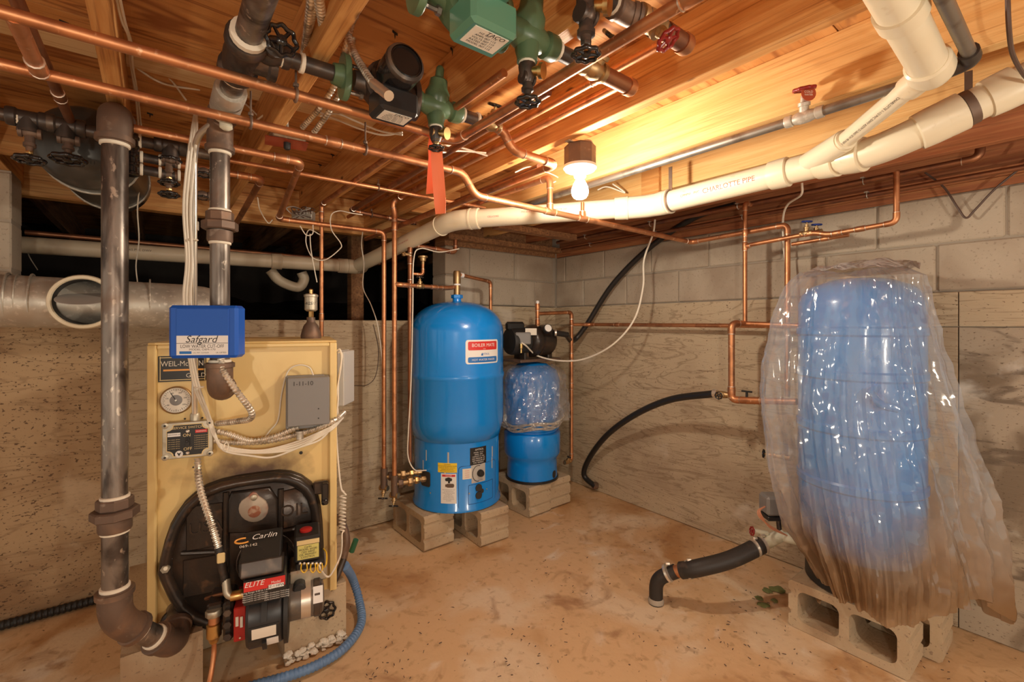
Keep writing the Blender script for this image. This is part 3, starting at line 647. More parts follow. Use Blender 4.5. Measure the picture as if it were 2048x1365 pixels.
# ================================================================ zone branches with circulators
YB1, YB2, YB3 = 1.15, .75, .55; ZB = 1.86; RB = .0175
def flange(b, p, ax, R, h):
    u = V((0, 1, 0)) if abs(V(ax).y) < .5 else V((1, 0, 0)); ax = V(ax)
    n = 24; poly = []
    for k in range(n):
        a = 2*math.pi*k/n; poly.append((R*math.cos(a)*(.72), R*math.sin(a)*1.15))
    b.prism(poly, p, u, ax.cross(u), ax, -h/2, h/2, inset=.003)
def circulator(Y, xs, label, mname, capm, boxm):
    """xs: x of left flange, pump centre, right flange"""
    x0, xc, x1 = xs; t = thing('circulator_pump', (xc, Y, ZB-.06), label, 'pump')
    b = MB(); b.lathe([(.024, x0-xc), (.027, x0-xc+.02), (.045, -.035), (.052, -.02), (.052, .02), (.045, .035), (.027, x1-xc-.02), (.024, x1-xc)], (xc, Y, ZB), (1, 0, 0), 20); b.lathe([(.055, -.02), (.062, .0), (.062, .03), (.05, .034)], (xc, Y, ZB), (0, -1, 0), 24); b.build('volute', G[mname], t)
    b = MB(); b.lathe([(.046, .03), (.053, .034), (.053, .052), (.047, .056), (.047, .122), (.044, .130), (.036, .134), (.034, .129), (.001, .128)], (xc, Y, ZB), V((0, -1, .12)), 28); b.build('motor', G[capm], t)
    b = MB(); b.lathe([(.047, .118), (.0485, .123), (.0465, .130), (.040, .134)], (xc, Y, ZB), V((0, -1, .12)), 28, cap=False); b.build('motor_rim', G['black_iron'], t)
    c = V((xc, Y-.055, ZB-.062)); b = MB(); b.box(c, .10, .085, .062, ch=.008); bo = b.build('terminal_box', G[boxm], t)
    b = MB(); b.box(c+V((.0, -.004, -.0316)), .072, .052, .0012); pl = b.build('rating_plate', G['paper'], bo)
    for k in range(5): text('MODEL RATED VOLTS AMPS HZ'.split()[k]+' 007 115', .0075, flat(c+V((-.002, .014-k*.008, -.0323)), (1, 0, 0), (0, -1, 0), .0003), G['ink'], bo, name='rating_print')
    text('TACO', .014, flat(c+V((.01, -.024, -.0323)), (1, 0, 0), (0, -1, 0), .0003), G['ink'], bo, name='rating_print', shear=.2)
    for q in (x0, x1):
        for sy in (-1, 1): b = MB(); b.lathe([(.0045, -.022), (.0045, .016), (.009, .016), (.009, .024)], V((q, Y, ZB+sy*.034)), (1, 0, 0), 6); b.build('flange_bolt', G['steel_pipe'], t)
    return t
def pair_flange(x, Y, m1, label, fm):
    b = MB(); flange(b, V((x, Y, ZB)), (1, 0, 0), .05, .016); b.lathe([(.03, 0), (.024, -.03)], (x, Y, ZB), (1, 0, 0), 16)
    return tag(b.build('pipe_flange', G[fm]), label, 'flange', 'oval flanges of the circulators')
def flow_check(Y, x, label, tapeY=False):
    t = thing('flow_check_valve', (x, Y, ZB-.06), label, 'valve', 'green flow check valves')
    b = MB(); b.lathe([(.026, -.078), (.028, -.074), (.028, -.05), (.022, -.046), (.030, -.02), (.033, 0), (.030, .02), (.022, .046), (.028, .05), (.028, .074), (.026, .078)], (x, Y, ZB), (1, 0, 0), 18); b.build('body', G['green_paint'], t)
    b = MB(); b.lathe([(.03, 0), (.034, .02), (.034, .036), (.026, .05), (.024, .07), (.012, .078), (.011, .1), (.006, .106)], (x, Y, ZB), V((0, -.25, 1)), 18); b.build('bonnet', G['green_paint'], t)
    b = MB(); b.lathe([(.028, 0), (.026, -.03), (.022, -.045), (.022, -.055)], (x, Y, ZB), n=16); b.build('bottom_port', G['green_paint'], t)
    b = MB(); b.lathe([(.0175, -.05), (.0175, -.066)], (x, Y, ZB), n=14); b.build('pipe_compound', G['pipe_dope'], t)
    # boiler drain: iron ell, brass outlet disc and stem
    b = MB(); b.lathe([(.018, -.06), (.019, -.066), (.016, -.09), (.012, -.10)], (x, Y, ZB), n=12); b.build('drain_body', G['black_iron'], t)
    b = MB(); b.lathe([(.010, 0), (.010, .02), (.0165, .021), (.0165, .029)], (x+.004, Y-.008, ZB-.076), V((.45, -.85, -.2)), 16); b.build('drain_cap', G['brass'], t)
    return t
for (Y, ml, mp, cap, bx_, cl) in ((YB1, 'black', 'black_iron', 'gloss_black', 'black_plastic', 'black'), (YB2, 'green', 'green_paint', 'teal_paint', 'teal_paint', 'green')):
    x0 = BY(690, YB1, ZB).x; x1 = BY(828, YB1, ZB).x; xf = BY(872, YB1, ZB).x
    circulator(Y, (x0+.02, (x0+x1)/2+.01, x1-.016), ('black circulator pump with a round motor cap beside the orange ribbon', 'green circulator pump with a paper rating label at the top edge')[cl == 'green'], mp, cap, bx_)
    pair_flange(x0, Y, None, f'oval green flange at the left of the {cl} circulator', 'green_paint')
    pair_flange(x1, Y, None, f'oval flange between the {cl} circulator and its check valve', 'black_iron' if cl == 'black' else 'green_paint')
    flow_check(Y, xf, ('green iron check valve above the orange ribbon', 'green iron check valve at the top with a brass disc below it')[cl == 'green'])
    st = pipe_run('branch_pipe', ('black iron pipe from the tee to the black circulator', 'black iron pipe feeding the green circulator')[cl == 'green'], 'pipe', [V((x4+.02, Y, ZB)), V((x0-.01, Y, ZB))], RB*1.05, G['black_iron'], elbows=False)
    rings('pipe_compound', 'pipe_dope', st, [(V((q, Y, ZB)), (1, 0, 0), RB, RB*1.3, .012) for q in (x4+.075, x4+.115)])
    xe = BY(960, YB1, ZB).x if cl == 'black' else BY(1160, YB2, ZB).x
    nz_ = pipe_run('branch_pipe', ('black iron nipple between the green check valve and the small valve over the ribbon', 'black iron nipple to the right of the upper green check valve')[cl == 'green'], 'pipe', [V((x1, Y, ZB)), V((xe, Y, ZB))], RB, G['black_iron'], elbows=False)
    rings('pipe_compound', 'pipe_dope', nz_, [(V((q, Y, ZB)), (1, 0, 0), RB, RB*1.25, .009) for q in (x1+.018, xf-.088, xf+.086, xe-.012)])
gate_valve('black wheel valve between the dark steel tee and the black circulator', V((BY(540, YB1, ZB).x, YB1, ZB)), (1, 0, 0), (.08, -1, -.12), RB*1.1, .034, .085, m='black_iron')
gate_valve('small black wheel valve right of the green check valve by the ribbon', V((BY(982, YB1, ZB).x, YB1, ZB)), (1, 0, 0), (0, -.45, .9), .015, .025, .055, m='dull_brass')
gate_valve('black wheel valve on the capped copper stub below the upper check valve', V((BY(1185, YB2, ZB).x, YB2, ZB)), (1, 0, 0), (.1, -.75, .65), .018, .029, .075, m='dull_brass')
gate_valve('black wheel drain valve hanging under the upper green check valve', V((BY(872, YB1, ZB).x, YB2, ZB-.09)), (1, 0, 0), (0, -.05, -1), .011, .027, .05, m='black_iron', L=.03)
gate_valve('black wheel drain valve behind the orange ribbon', V((BY(872, YB1, ZB).x, YB1, ZB-.075)), (1, 0, 0), (.0, -.05, -1), .011, .022, .042, m='dull_brass', L=.03)
# third branch, mostly above the frame
x6 = P(1172, 20, .84)
t = gate_valve('black wheel drain valve hanging at the top edge right of the green check valve', V((x6.x, x6.y, ZB-.045)), (1, 0, 0), (0, 0, -1), .014, .0265, .072, m='black_iron', L=.036)
b = MB(); b.lathe([(.011, 0), (.011, .02), (.018, .021), (.018, .030)], V((x6.x+.01, x6.y-.01, ZB-.03)), V((.45, -.85, -.2)), 16); b.build('drain_cap', G['brass'], t)
b = MB(); b.cyl(V((x6.x, x6.y, ZB-.05)), V((x6.x, x6.y, ZB+.05)), .018, n=14); b.build('drain_pipe', G['black_iron'], t)
yb = x6.y
br3 = pipe_run('branch_pipe', 'black iron elbowed pipe with white sealing compound at the top edge', 'pipe', [V((x6.x-.05, yb, ZB+.01)), V((PY(1255, 20, yb).x, yb, ZB+.005)), V((PY(1275, 20, yb).x, yb-.02, ZB)), V((PY(1330, 40, yb).x, yb-.02, ZB))], .017, G['black_iron'], rad=.04, style='iron')
gate_valve('red wheel valve on the uppermost capped copper stub', V((PY(1300, 35, yb-.02).x, yb-.02, ZB)), (1, 0, 0), (.2, -.55, -.8), .017, .026, .06, m='dull_brass', wm='wheel_red')
gate_valve('black wheel valve at the top edge above the red wheel valve', V((PY(1335, -5, yb-.12).x, yb-.12, ZB+.005)), (1, 0, 0), (.4, -.3, -.4), .014, .022, .05, m='black_iron')
for (Y, pa, pb_, lab) in ((YB2, 1200, 1262, 'thick capped copper stub right of the black wheel valve'), (yb-.02, 1330, 1372, 'thick capped copper stub under the red wheel valve')):
    a = BY(pa, Y, ZB); c_ = BY(pb_, Y, ZB); o = pipe_run('copper_stub', lab, 'pipe', [a, c_], .0195, G['dark_copper'], elbows=False, n=16)
    b = MB(); b.lathe([(.0225, -.02), (.0225, 0), (.02, .006), (.0, .008)], c_, (1, 0, 0), 16); b.build('end_cap', G['copper'], o)
# ================================================================ long copper pipes under the joists
RC = .0125
Y1, Z1 = 1.196, 1.803; Y2, Z2 = 1.438, 1.803
xm1 = -.75
c1 = pipe_run('copper_pipe', 'upper of two long copper pipes crossing under the joists to the ribbon', 'pipe', [V((xm1, Y1, Z1)), V((.715, Y1, Z1)), V((.715, -.05, Z1))], RC, G['copper'], couplings=[(1, .62)], hangers=[(0, .695, JB)], tees=[(0, .262, (0, 1, 0))])
zl = 1.728; xo = BY(925, Y2, Z2).x; xo2 = BY(950, Y2, zl).x; XC = 2.40
c2 = pipe_run('copper_pipe', 'lower long copper pipe running under the joists to the right wall', 'pipe',
    [V((xm1, Y2, Z2)), V((xo, Y2, Z2)), V((xo2, Y2, zl)), V((XC, Y2, zl-.016)), V((XC, .935, zl-.002)), V((XC, .935, .9))], RC, G['copper'],
    tees=[(2, (BY(1100, Y2, zl).x-xo2)/(XC-xo2), (0, 0, 1)), (2, (BY(1165, Y2, zl).x-xo2)/(XC-xo2), (0, 0, 1))], couplings=[(0, .72)], hangers=[(0, .585, JB), (0, .78, JB)])
xa = BY(27, Y1, Z1).x
pipe_run('copper_pipe', 'short copper link between the two long copper pipes at far left', 'pipe', [V((xa, Y1, Z1)), V((xa, Y2, Z2))], RC*1.15, G['copper'], elbows=False, couplings=[(0, .85)])
for (px, top) in ((1100, 1.9), (1165, 1.8)):
    q = BY(px, Y2, zl); o = pipe_run('copper_pipe', f'short upright copper pipe {"tall one left of" if px == 1100 else "directly below"} the lit bulb', 'pipe', [q, V((q.x, q.y, PY(px, 355 if px == 1100 else 405, Y2).z))]+([V((q.x, q.y+.8, PY(px, 352, Y2).z))] if px == 1100 else []), RC if px == 1100 else .008, G['copper'])
c4 = pipe_run('copper_pipe', 'dark copper pipe dropping to the iron header at the far left', 'pipe', [V((-.215, .6, 1.872)), V((-.205, 1.93, 1.872)), V((-.205, 1.945, 1.855))], RC, G['dark_copper'], elbows=False, couplings=[(0, .86)])
pa_z = 1.83; pya = 1.765
pipe_run('copper_pipe', 'copper pipe with two elbows leading to the left riser by the blue tank', 'pipe',
    [V((-.05, pya, pa_z)), V((.413, pya, pa_z)), V((.47, 2.45, 1.757)), V((BY(768, 2.45, 1.757).x, 2.45, 1.757)), V((BY(768, 2.45, 1.757).x, 2.45, .40))], .0125, G['copper'], couplings=[(0, .86)])
pipe_run('copper_pipe', 'thin straight copper pipe passing behind the orange ribbon', 'pipe', [V((-.15, 1.97, 1.85)), V((1.35, 1.97, 1.85))], .009, G['copper'], hangers=[(0, .62, JB)])
pipe_run('copper_pipe', 'copper pipe turning back into the crawl space beside the return riser', 'pipe', [V((-.1, 2.07, 1.83)), V((.337, 2.07, 1.83)), V((.325, 2.9, 1.745))], .0125, G['copper'], couplings=[(0, .86)])
q = P(643, 410, 2.36)
pipe_run('copper_pipe', 'upright copper pipe behind the right edge of the boiler', 'pipe', [V((q.x, .9, 1.865)), V((q.x, q.y, 1.862)), V((q.x, q.y, .45))], .0105, G['copper'], couplings=[(1, .04), (1, .41)])
pipe_run('copper_pipe', 'dark copper pipe along the joist ending in a short cross piece', 'pipe', [V((.82, .9, 1.865)), V((.835, 2.5, 1.862)), V((1.22, 2.5, 1.845))], .0125, G['dark_copper'], couplings=[(1, .62), (1, .9)], hangers=[(1, .3, JB)])
v3 = P(789, 420, 2.52)
pipe_run('copper_pipe', 'bright copper riser, right of the pair by the blue tank', 'pipe', [V((1.052, .86, 1.935)), V((1.045, v3.y-.02, 1.935)), V((v3.x-.012, v3.y, 1.905)), V((v3.x, v3.y, 1.86)), V((v3.x, v3.y, .38))], .0135, G['copper'], couplings=[(3, .05)])
pipe_run('copper_pipe', 'copper pipe lying beside the joist above the ribbon', 'pipe', [V((.985, .64, 1.94)), V((.985, 3.0, 1.94))], .011, G['copper'], elbows=False, couplings=[(0, .1), (0, .5)])
q = BY(1010, YB1, ZB); q1 = P(1020, 296, 1.36); q2 = P(1105, 322, 1.46)
pipe_run('copper_pipe', 'copper pipe stepping down from the small valve and running back along the joist', 'pipe', [V((BY(990, YB1, ZB).x, YB1, ZB-.004)), V((BY(1008, YB1, ZB).x, YB1, ZB-.012)), V((BY(1025, YB1, 1.80).x, YB1, 1.80)), V((BY(1112, YB1, 1.795).x, YB1, 1.795)), V((BY(1112, YB1, 1.795).x, 2.95, 1.80))], .013, G['copper'])
pipe_run('copper_pipe', 'dark copper pipe running back under the lit joist', 'pipe', [V((1.18, 1.35, 1.862)), V((1.18, 2.9, 1.85))], .011, G['dark_copper'], elbows=False)
# far manifold copper in the crawl space
pipe_run('copper_pipe', 'long dark copper pipe above the old plastic pipe in the crawl space', 'pipe', [PY(50, 465, 3.2), PY(760, 528, 3.2)], .013, G['dark_copper'], elbows=False)
# ================================================================ iron header with valves, far left
hd = pipe_run('iron_header', 'black iron header pipe with white-sealed joints at far left', 'pipe', [BY(-60, hdY, hz), BY(420, hdY, hz-.006)], .0185, G['black_iron'], elbows=False)
rings('pipe_compound', 'pipe_dope', hd, [(BY(px, hdY, hz-.002), (1, 0, 0), .0185, .023, .009) for px in (20, 36, 84, 104, 163, 200, 280, 318, 362, 377)])
for px in (56, 132, 341):
    b = MB(); q = BY(px, hdY, hz); b.lathe([(.025, -.045), (.027, -.04), (.027, -.025), (.023, -.02), (.023, .02), (.027, .025), (.027, .04), (.025, .045)], q, (1, 0, 0), 16); b.cyl(q, q-UP*.04, .024, n=14); b.build('tee', G['black_iron'], hd)
def hang(px, py, R, lab, top, dz=None, Y=hdY):
    p = PY(px, py, Y); c_ = V((p.x, Y, top)); return gate_valve(lab, c_, (1, 0, 0), (0, -.12, -1), .012, R, top-p.z, m='brass', bodym='rusty_iron', L=.05)
hang(60, 322, .036, 'black wheel drain valve at the left end of the iron header', hz-.04)
hang(137, 321, .043, 'larger black wheel valve hanging in front of the dark steel tank', hz-.04)
hang(341, 321, .032, 'black wheel valve on the header right of the tall pipe, topmost', hz-.045)
lowp = []
for (pya_, wy, lab) in ((317, 368, 'black wheel valve on the middle short pipe right of the tall pipe'), (342, 391, 'black wheel valve on the lowest short pipe right of the tall pipe')):
    z = PY(300, pya_, 1.96).z; o = pipe_run('iron_nipple', 'short black iron pipe behind the tall pipe, '+('upper' if pya_ == 317 else 'lower')+' of two', 'pipe', [BY(262, 1.96, z), BY(352, 1.96, z-.004)], .0155, G['black_iron'], elbows=False)
    rings('pipe_compound', 'pipe_dope', o, [(BY(px, 1.96, z), (1, 0, 0), .0155, .0195, .009) for px in (283, 320, 358)])
    hang(338, wy, .030, lab, z-.004, Y=1.96)
hang(408, 350, .026, 'black wheel valve with brass body left of the return riser', 1.80, Y=2.0)
hang(405, 396, .022, 'lowest black wheel valve left of the return riser', 1.72, Y=2.02)
b = MB(); p0 = P(262, 262, 1.42); p1 = P(264, 352, 1.42); p1.x, p1.y = p0.x, p0.y
path = [p1+(p0-p1)*(k/40) for k in range(41)]; b.sweep(path, [.021 if k % 8 in (1, 2, 3) else .0165 for k in range(41)], 16); tag(b.build('ribbed_fitting', G['gloss_black']), 'stack of black ribbed fittings behind the tall pipe', 'fitting')
# hanging steel compression tank
tk = P(172, 296, 1.58); t = thing('expansion_tank', (tk.x, tk.y, tk.z-.14), 'dark grey steel expansion tank hung under the joists at far left', 'tank')
Rk = .136; prof = [(.002, -.075)]+[(Rk*math.sin(a), -.075+.075*(1-math.cos(a))) for a in [math.pi/2*k/8 for k in range(1, 9)]]+[(Rk+.003, .004), (Rk+.003, .016), (Rk, .02), (Rk, .62), (Rk*.8, .67), (.01, .69)]
b = MB(); b.lathe(prof, tk, V((.06, 1, .06)), 40); b.build('shell', G['tank_grey'], t)
for k in (.1, .5):
    b = MB(); b.torus(tk+V((.06, 1, .06))*k, (0, 1, 0), Rk+.003, .004, 32, 6); b.build('strap', G['galvanized'], t)
text('11200924', .016, flat(P(166, 323, 1.50), (-1, .12, 0), (0, -.2, -1), .002), G['ink'], t, name='stamped_number')
# ================================================================ boiler
BO = V((pan.x, pan.y, pan.z)); EX = (panr-pan); EX.z = 0; BW = EX.length; EX.normalize(); EN = EX.cross(UP); BHt = PP(297, 691, BO, EN).z-BO.z
def BP(px, py, w_=0.0): return PP(px, py, BO+EN*w_, EN)
def uv(px, py, w_=0.0): q = BP(px, py, w_)-BO; return (q.dot(EX), q.z)
def LB(u, v, w_): return BO+EX*u+UP*v+EN*w_
def fb(b, x0, y0, x1, y1, w0, w1, ch=.003):
    """box whose front face (plane w1) fills the pixel rectangle"""
    xm, ym = (x0+x1)/2, (y0+y1)/2; c = BP(xm, ym, w1)
    sx = (BP(x1, ym, w1)-BP(x0, ym, w1)).dot(EX); sz = BP(xm, y0, w1).z-BP(xm, y1, w1).z
    return b.box(c-EN*((w1-w0)/2), sx, sz, abs(w1-w0), EX, UP, EN, ch)
def soot(o, c):
    """brown scorch mark burnt into the paint above the door"""
    nt = o.data.materials[0].node_tree; N = nt.nodes; L = nt.links; bs = N['Principled BSDF']; src = bs.inputs['Base Color'].links[0].from_socket
    tc = N.new('ShaderNodeTexCoord'); mp = N.new('ShaderNodeMapping'); mp.vector_type = 'TEXTURE'; mp.inputs['Location'].default_value = c; mp.inputs['Scale'].default_value = (.20, .20, .085); L.new(tc.outputs['Object'], mp.inputs[0])
    ln = N.new('ShaderNodeVectorMath'); ln.operation = 'LENGTH'; L.new(mp.outputs[0], ln.inputs[0])
    nz = N.new('ShaderNodeTexNoise'); nz.inputs['Scale'].default_value = 16; nz.inputs['Detail'].default_value = 5; L.new(tc.outputs['Object'], nz.inputs[0])
    ad = N.new('ShaderNodeMath'); ad.operation = 'MULTIPLY_ADD'; L.new(nz.outputs['Fac'], ad.inputs[0]); ad.inputs[1].default_value = 1.3; L.new(ln.outputs['Value'], ad.inputs[2])
    mr = N.new('ShaderNodeMapRange'); mr.inputs['From Min'].default_value = 1.75; mr.inputs['From Max'].default_value = .85; L.new(ad.outputs[0], mr.inputs[0])
    mx = N.new('ShaderNodeMix'); mx.data_type = 'RGBA'; L.new(mr.outputs[0], mx.inputs[0]); L.new(src, mx.inputs[6]); mx.inputs[7].default_value = (.12, .06, .03, 1); L.new(mx.outputs[2], bs.inputs['Base Color'])
bo = thing('boiler', LB(BW/2, 0, -.25), 'yellow steel oil boiler with a black cast iron burner door', 'boiler')
b = MB(); b.box(LB(BW/2, BHt/2, -.004), BW-.004, BHt, .008, EX, UP, EN, .001); fp = b.build('front_panel', G['jacket_yellow'].copy(), bo); soot(fp, BP(500, 945, 0)-WP[fp])
b = MB(); b.box(LB(BW/2, BHt/2-.01, -.30), BW, BHt-.02, .585, EX, UP, EN, .004); b.build('jacket', G['jacket_yellow'], bo)
for (u, wd) in ((.013, .026), (BW-.013, .026)):
    b = MB(); b.box(LB(u, BHt/2, .009), wd, BHt, .018, EX, UP, EN, .003); b.build('side_flange', G['jacket_yellow'], bo)
b = MB(); b.box(LB(BW/2, BHt-.007, .009), BW-.053, .014, .018, EX, UP, EN, .003); b.build('top_flange', G['jacket_yellow'], bo)
b = MB(); b.box(LB(BW/2, BHt+.004, -.29), BW, .008, .60, EX, UP, EN, .002); b.build('top_panel', G['jacket_yellow'], bo)
# name plate
b = MB(); fb(b, 317, 712, 413, 763, 0, .003, .0005); npl = b.build('name_plate', G['label_black'], bo)
w_ = .0035
for (x0, y0, x1, y1) in ((319.5, 714.5, 410.5, 716), (319.5, 759, 410.5, 760.5), (319.5, 714.5, 321, 760.5), (409, 714.5, 410.5, 760.5)):
    b = MB(); fb(b, x0, y0, x1, y1, .003, w_, 0); b.build('border', G['gold_print'], npl, ang=0)
def btext(st, px, py, hpx, m, parent, w0, **k):
    s = (BP(px, py-hpx/2, w0).z-BP(px, py+hpx/2, w0).z)*1.35
    return text(st, s, flat(BP(px, py, w0), EX, UP, .0004), m, parent, **k)
btext('WEIL-McLAIN', 365, 728, 11, G['paper'], npl, w_, width=.80)
b = MB(); fb(b, 327, 738.5, 408, 742, .003, w_, 0); b.build('stripe', G['orange_print'], npl, ang=0)
btext('GOLD', 392, 751, 9, G['paper'], npl, w_)
# temperature and pressure gauge
gp = BP(354, 800); ga = thing('boiler_gauge', gp, 'round cream dial gauge below the black name plate', 'gauge')
b = MB(); b.lathe([(.044, 0), (.047, .004), (.047, .014), (.0445, .017), (.0425, .0145)], gp, EN, 32, cap=False); b.build('rim', G['dull_brass'], ga)
b = MB(); b.lathe([(.043, .0), (.043, .012)], gp, EN, 32); dl = b.build('dial', G['paper'], ga)
b = MB(); b.lathe([(.018, .0122), (.018, .0135), (.016, .014)], gp, EN, 24); b.build('dial_centre', G['grey_paint'], dl)
for k in range(36):
    if 8 < (k*10-225) % 360 < -1: continue
    a = math.radians(k*10); L_ = .004 if k % 3 else .007
    b = MB(); d = EX*math.cos(a)+UP*math.sin(a); b.box(gp+d*(.038-L_/2)+EN*.0123, L_, .0011, .0006, d, EN.cross(d), EN); b.build('tick', G['ink'], dl, ang=0)
for k, s in enumerate(('80', '120', '160', '200', '240', '280')):
    a = math.radians(215-k*50); text(s, .0065, flat(gp+(EX*math.cos(a)+UP*math.sin(a))*.027+EN*.012, EX, UP, .0008), G['ink'], dl)
b = MB(); d = EX*-.5+UP*.86; b.box(gp+d*.012+EN*.0145, .034, .0022, .001, d, EN.cross(d), EN); b.build('needle', G['ink'], ga, ang=0)
b = MB(); b.lathe([(.003, .014), (.003, .0165)], gp, EN, 10); b.build('pivot', G['emt'], ga)
# screw heads on the panel
for (px, py) in ((602, 906), (387, 935), (370, 838), (405, 836)):
    b = MB(); b.lathe([(.006 if px > 600 else .003, 0), (.006 if px > 600 else .003, .003), (.002, .005)], BP(px, py), EN, 10); b.build('screw', G['ink'], bo)
# cast burner door
out = [(319, 1138), (325, 1108), (334, 1074), (345, 1042), (357, 1021), (372, 1000), (392, 982), (414, 968), (444, 957), (475, 950), (516, 944), (558, 939), (582, 941), (604, 949), (622, 962), (634, 980), (641, 1005), (645, 1040), (647, 1085), (646, 1130), (640, 1172), (628, 1205), (600, 1228), (560, 1240), (510, 1246), (460, 1249), (415, 1248), (385, 1236), (360, 1216), (343, 1190), (331, 1165)]
poly = [uv(*q) for q in out][::-1]
dr = MB(); dr.prism(poly, BO, EX, UP, EN, 0, .030, inset=.006); door = dr.build('burner_door', G['cast_black'], bo, ang=50)
b = MB(); b.ringstrip(poly, .985, .86, BO, EX, UP, EN, .026, .052); b.build('door_rim', G['cast_black'], door, ang=60)
def dstrip(pts, r, name='rib'):
    b = MB(); b.sweep([BP(x, y, .034) for x, y in pts], r, 8); return b.build(name, G['cast_black'], door)
dstrip([(452, 985), (452, 1180)], .010); dstrip([(562, 978), (560, 1062)], .010); dstrip([(362, 1108), (452, 1104)], .008)
dstrip([(562, 1064), (622, 1052), (628, 1030)], .008)
for (x0, y0, x1, y1) in ((372, 1010, 446, 1098), (366, 1115, 446, 1190)):
    b = MB(); fb(b, x0, y0, x1, y1, .028, .034, .004); b.build('door_panel', G['cast_black'], door)
pl = [uv(*q, .04) for q in ((566, 984), (590, 978), (614, 990), (624, 1016), (624, 1046), (566, 1060))][::-1]
b = MB(); b.prism(pl, BO, EX, UP, EN, .028, .037, inset=.004); b.build('door_panel', G['cast_black'], door, ang=50)
b = MB(); v, f = text_geo('OIL', .060, extr=.004); fn = flat(BP(588, 1021, .037), EX, UP, .002); b.add([fn(*q) for q in v], f); b.build('cast_letters', G['cast_black'], door)
b = MB(); v, f = text_geo('USA', .055, extr=.003); fn = flat(BP(412, 1056, .034), EX, UP, .001); b.add([fn(*q) for q in v], f); b.build('cast_letters', G['cast_black'], door)
# boss with a pivoting observation cover
b = MB(); pl = [uv(*q, .04) for q in ((462, 985), (540, 975), (556, 1000), (556, 1065), (455, 1068), (455, 1000))][::-1]; b.prism(pl, BO, EX, UP, EN, .028, .046, inset=.008); b.build('sight_boss', G['cast_black'], door, ang=50)
pl = []
for k in range(20):
    a = 2*math.pi*k/20; x = 507+30*math.cos(a); y = 1018+27*math.sin(a)
    if y < 1002: x = 507+(x-507)*.62; y = 1002+(y-1002)*1.6
    pl.append(uv(x, y, .05))
b = MB(); b.prism(pl[::-1], BO, EX, UP, EN, .046, .054, inset=.003); sc = b.build('sight_cover', G['rusty_plate'], door, ang=50)
b = MB(); b.lathe([(.011, 0), (.011, .006), (.008, .008)], BP(508, 995, .054), EN, 14); b.build('bolt', G['zinc_box'], sc)
b = MB(); b.lathe([(.021, 0), (.019, .0012)], BP(509, 1024, .054), EN, 20); b.build('heat_scorch', G['scorch'], sc)
# hinge lug at right and stud at left
b = MB(); fb(b, 626, 965, 657, 990, .02, .045, .006); b.build('hinge_lug', G['cast_black'], door)
b = MB(); fb(b, 643, 968, 657, 1012, .03, .06, .005); b.build('hinge_bracket', G['cast_black'], door)
b = MB(); fb(b, 319, 1118, 344, 1158, .02, .04, .008); lg = b.build('latch_lug', G['cast_black'], door)
b = MB(); b.hexa(BP(331, 1138, .046), EN, .014, .014); b.cyl(BP(331, 1138, .04), BP(331, 1138, .075), .006, n=10); b.build('stud', G['zinc_box'], lg)
b = MB(); b.lathe([(.010, 0), (.010, .010), (.006, .014)], BP(650, 1003, .06), EN, 8); b.build('hinge_pin', G['gloss_black'], door)
# return tapping of the boiler at lower left
b = MB(); b.torus(BP(352, 1243, .02), EN, .034, .011, 24, 8); b.build('return_flange', G['cast_black'], bo)
# wet soot streak above the door is only a stain: thin raised smear
# ================================================================ oil burner
bu = thing('oil_burner', BP(540, 1300, .2), 'black oil burner with a red label bolted to the boiler door', 'burner')
WB = .20
def lx(px, py, w0): return BP(px, py, w0)
b = MB(); b.lathe([(.098, .03), (.10, .034), (.10, .044), (.06, .046), (.055, .12)], BP(535, 1130, 0), EN, 32); b.build('mounting_flange', G['cast_black'], bu)
b = MB(); b.torus(BP(533, 1120, .055), EN, .092, .0022, 40, 6); b.build('gasket_ring', G['steel_pipe'], bu)
# blower housing
cD = BP(536, 1238, WB+.05)-EN*.05; r_ = .098; x0 = (BP(497, 1238, WB)-cD).dot(EX); x1 = (BP(568, 1238, WB)-cD).dot(EX)
b = MB(); b.lathe([(.02, x0-.002), (r_*.93, x0), (r_, x0+.008), (r_, x1-.008), (r_*.95, x1), (.02, x1+.002)], cD, EX, 40, up=EN); dm = b.build('blower_housing', G['black_plastic'], bu)
b = MB(); b.lathe([(r_*.9, x1), (r_*1.08, x1+.002), (r_*1.08, x1+.014), (r_*.9, x1+.016)], cD, EX, 40); b.build('blower_flange', G['soft_black'], bu)
b = MB()
for k in range(24):
    pass
# lid latch strip and label on the drum
def drum(x, a, rr=None): return cD+EX*x+(EN*math.cos(a)+UP*math.sin(a))*(rr or r_)
def drum_patch(name, xa, xb, a0, a1, m, off, parent):
    b = MB(); n = 8; vs = []
    for rr in (r_+.0002, r_+off):
        for k in range(n+1):
            a = a0+(a1-a0)*k/n
            for x in (xa, xb): vs.append(drum(x, a, rr))
    s = 2*(n+1); fs = [(2*k, 2*k+1, 2*k+3, 2*k+2) for k in range(n)]; fs = [tuple(reversed(f)) for f in fs]+[tuple(i+s for i in f) for f in fs]
    for k in range(n): fs += [(2*k, 2*k+2, s+2*k+2, s+2*k), (2*k+1, s+2*k+1, s+2*k+3, 2*k+3)]
    fs += [(0, s, s+1, 1), (2*n, 2*n+1, s+2*n+1, s+2*n)]
    b.add(vs, fs); return b.build(name, m, parent)
xm = (x0+x1)/2
drum_patch('label', x0+.018, x1-.018, -.30, .04, G['paper'], .002, dm)
drum_patch('label_frame', x0+.010, x1-.010, -.36, .10, G['soft_black'], .0014, dm)
drum_patch('data_label', x1-.045, x1-.012, -.80, -.40, G['white_label'], .002, dm)
drum_patch('lid_strap', xm-.008, xm+.008, .22, .85, G['soft_black'], .010, dm)
drum_patch('lid_strap', xm-.006, xm+.006, -.95, -.45, G['soft_black'], .010, dm)
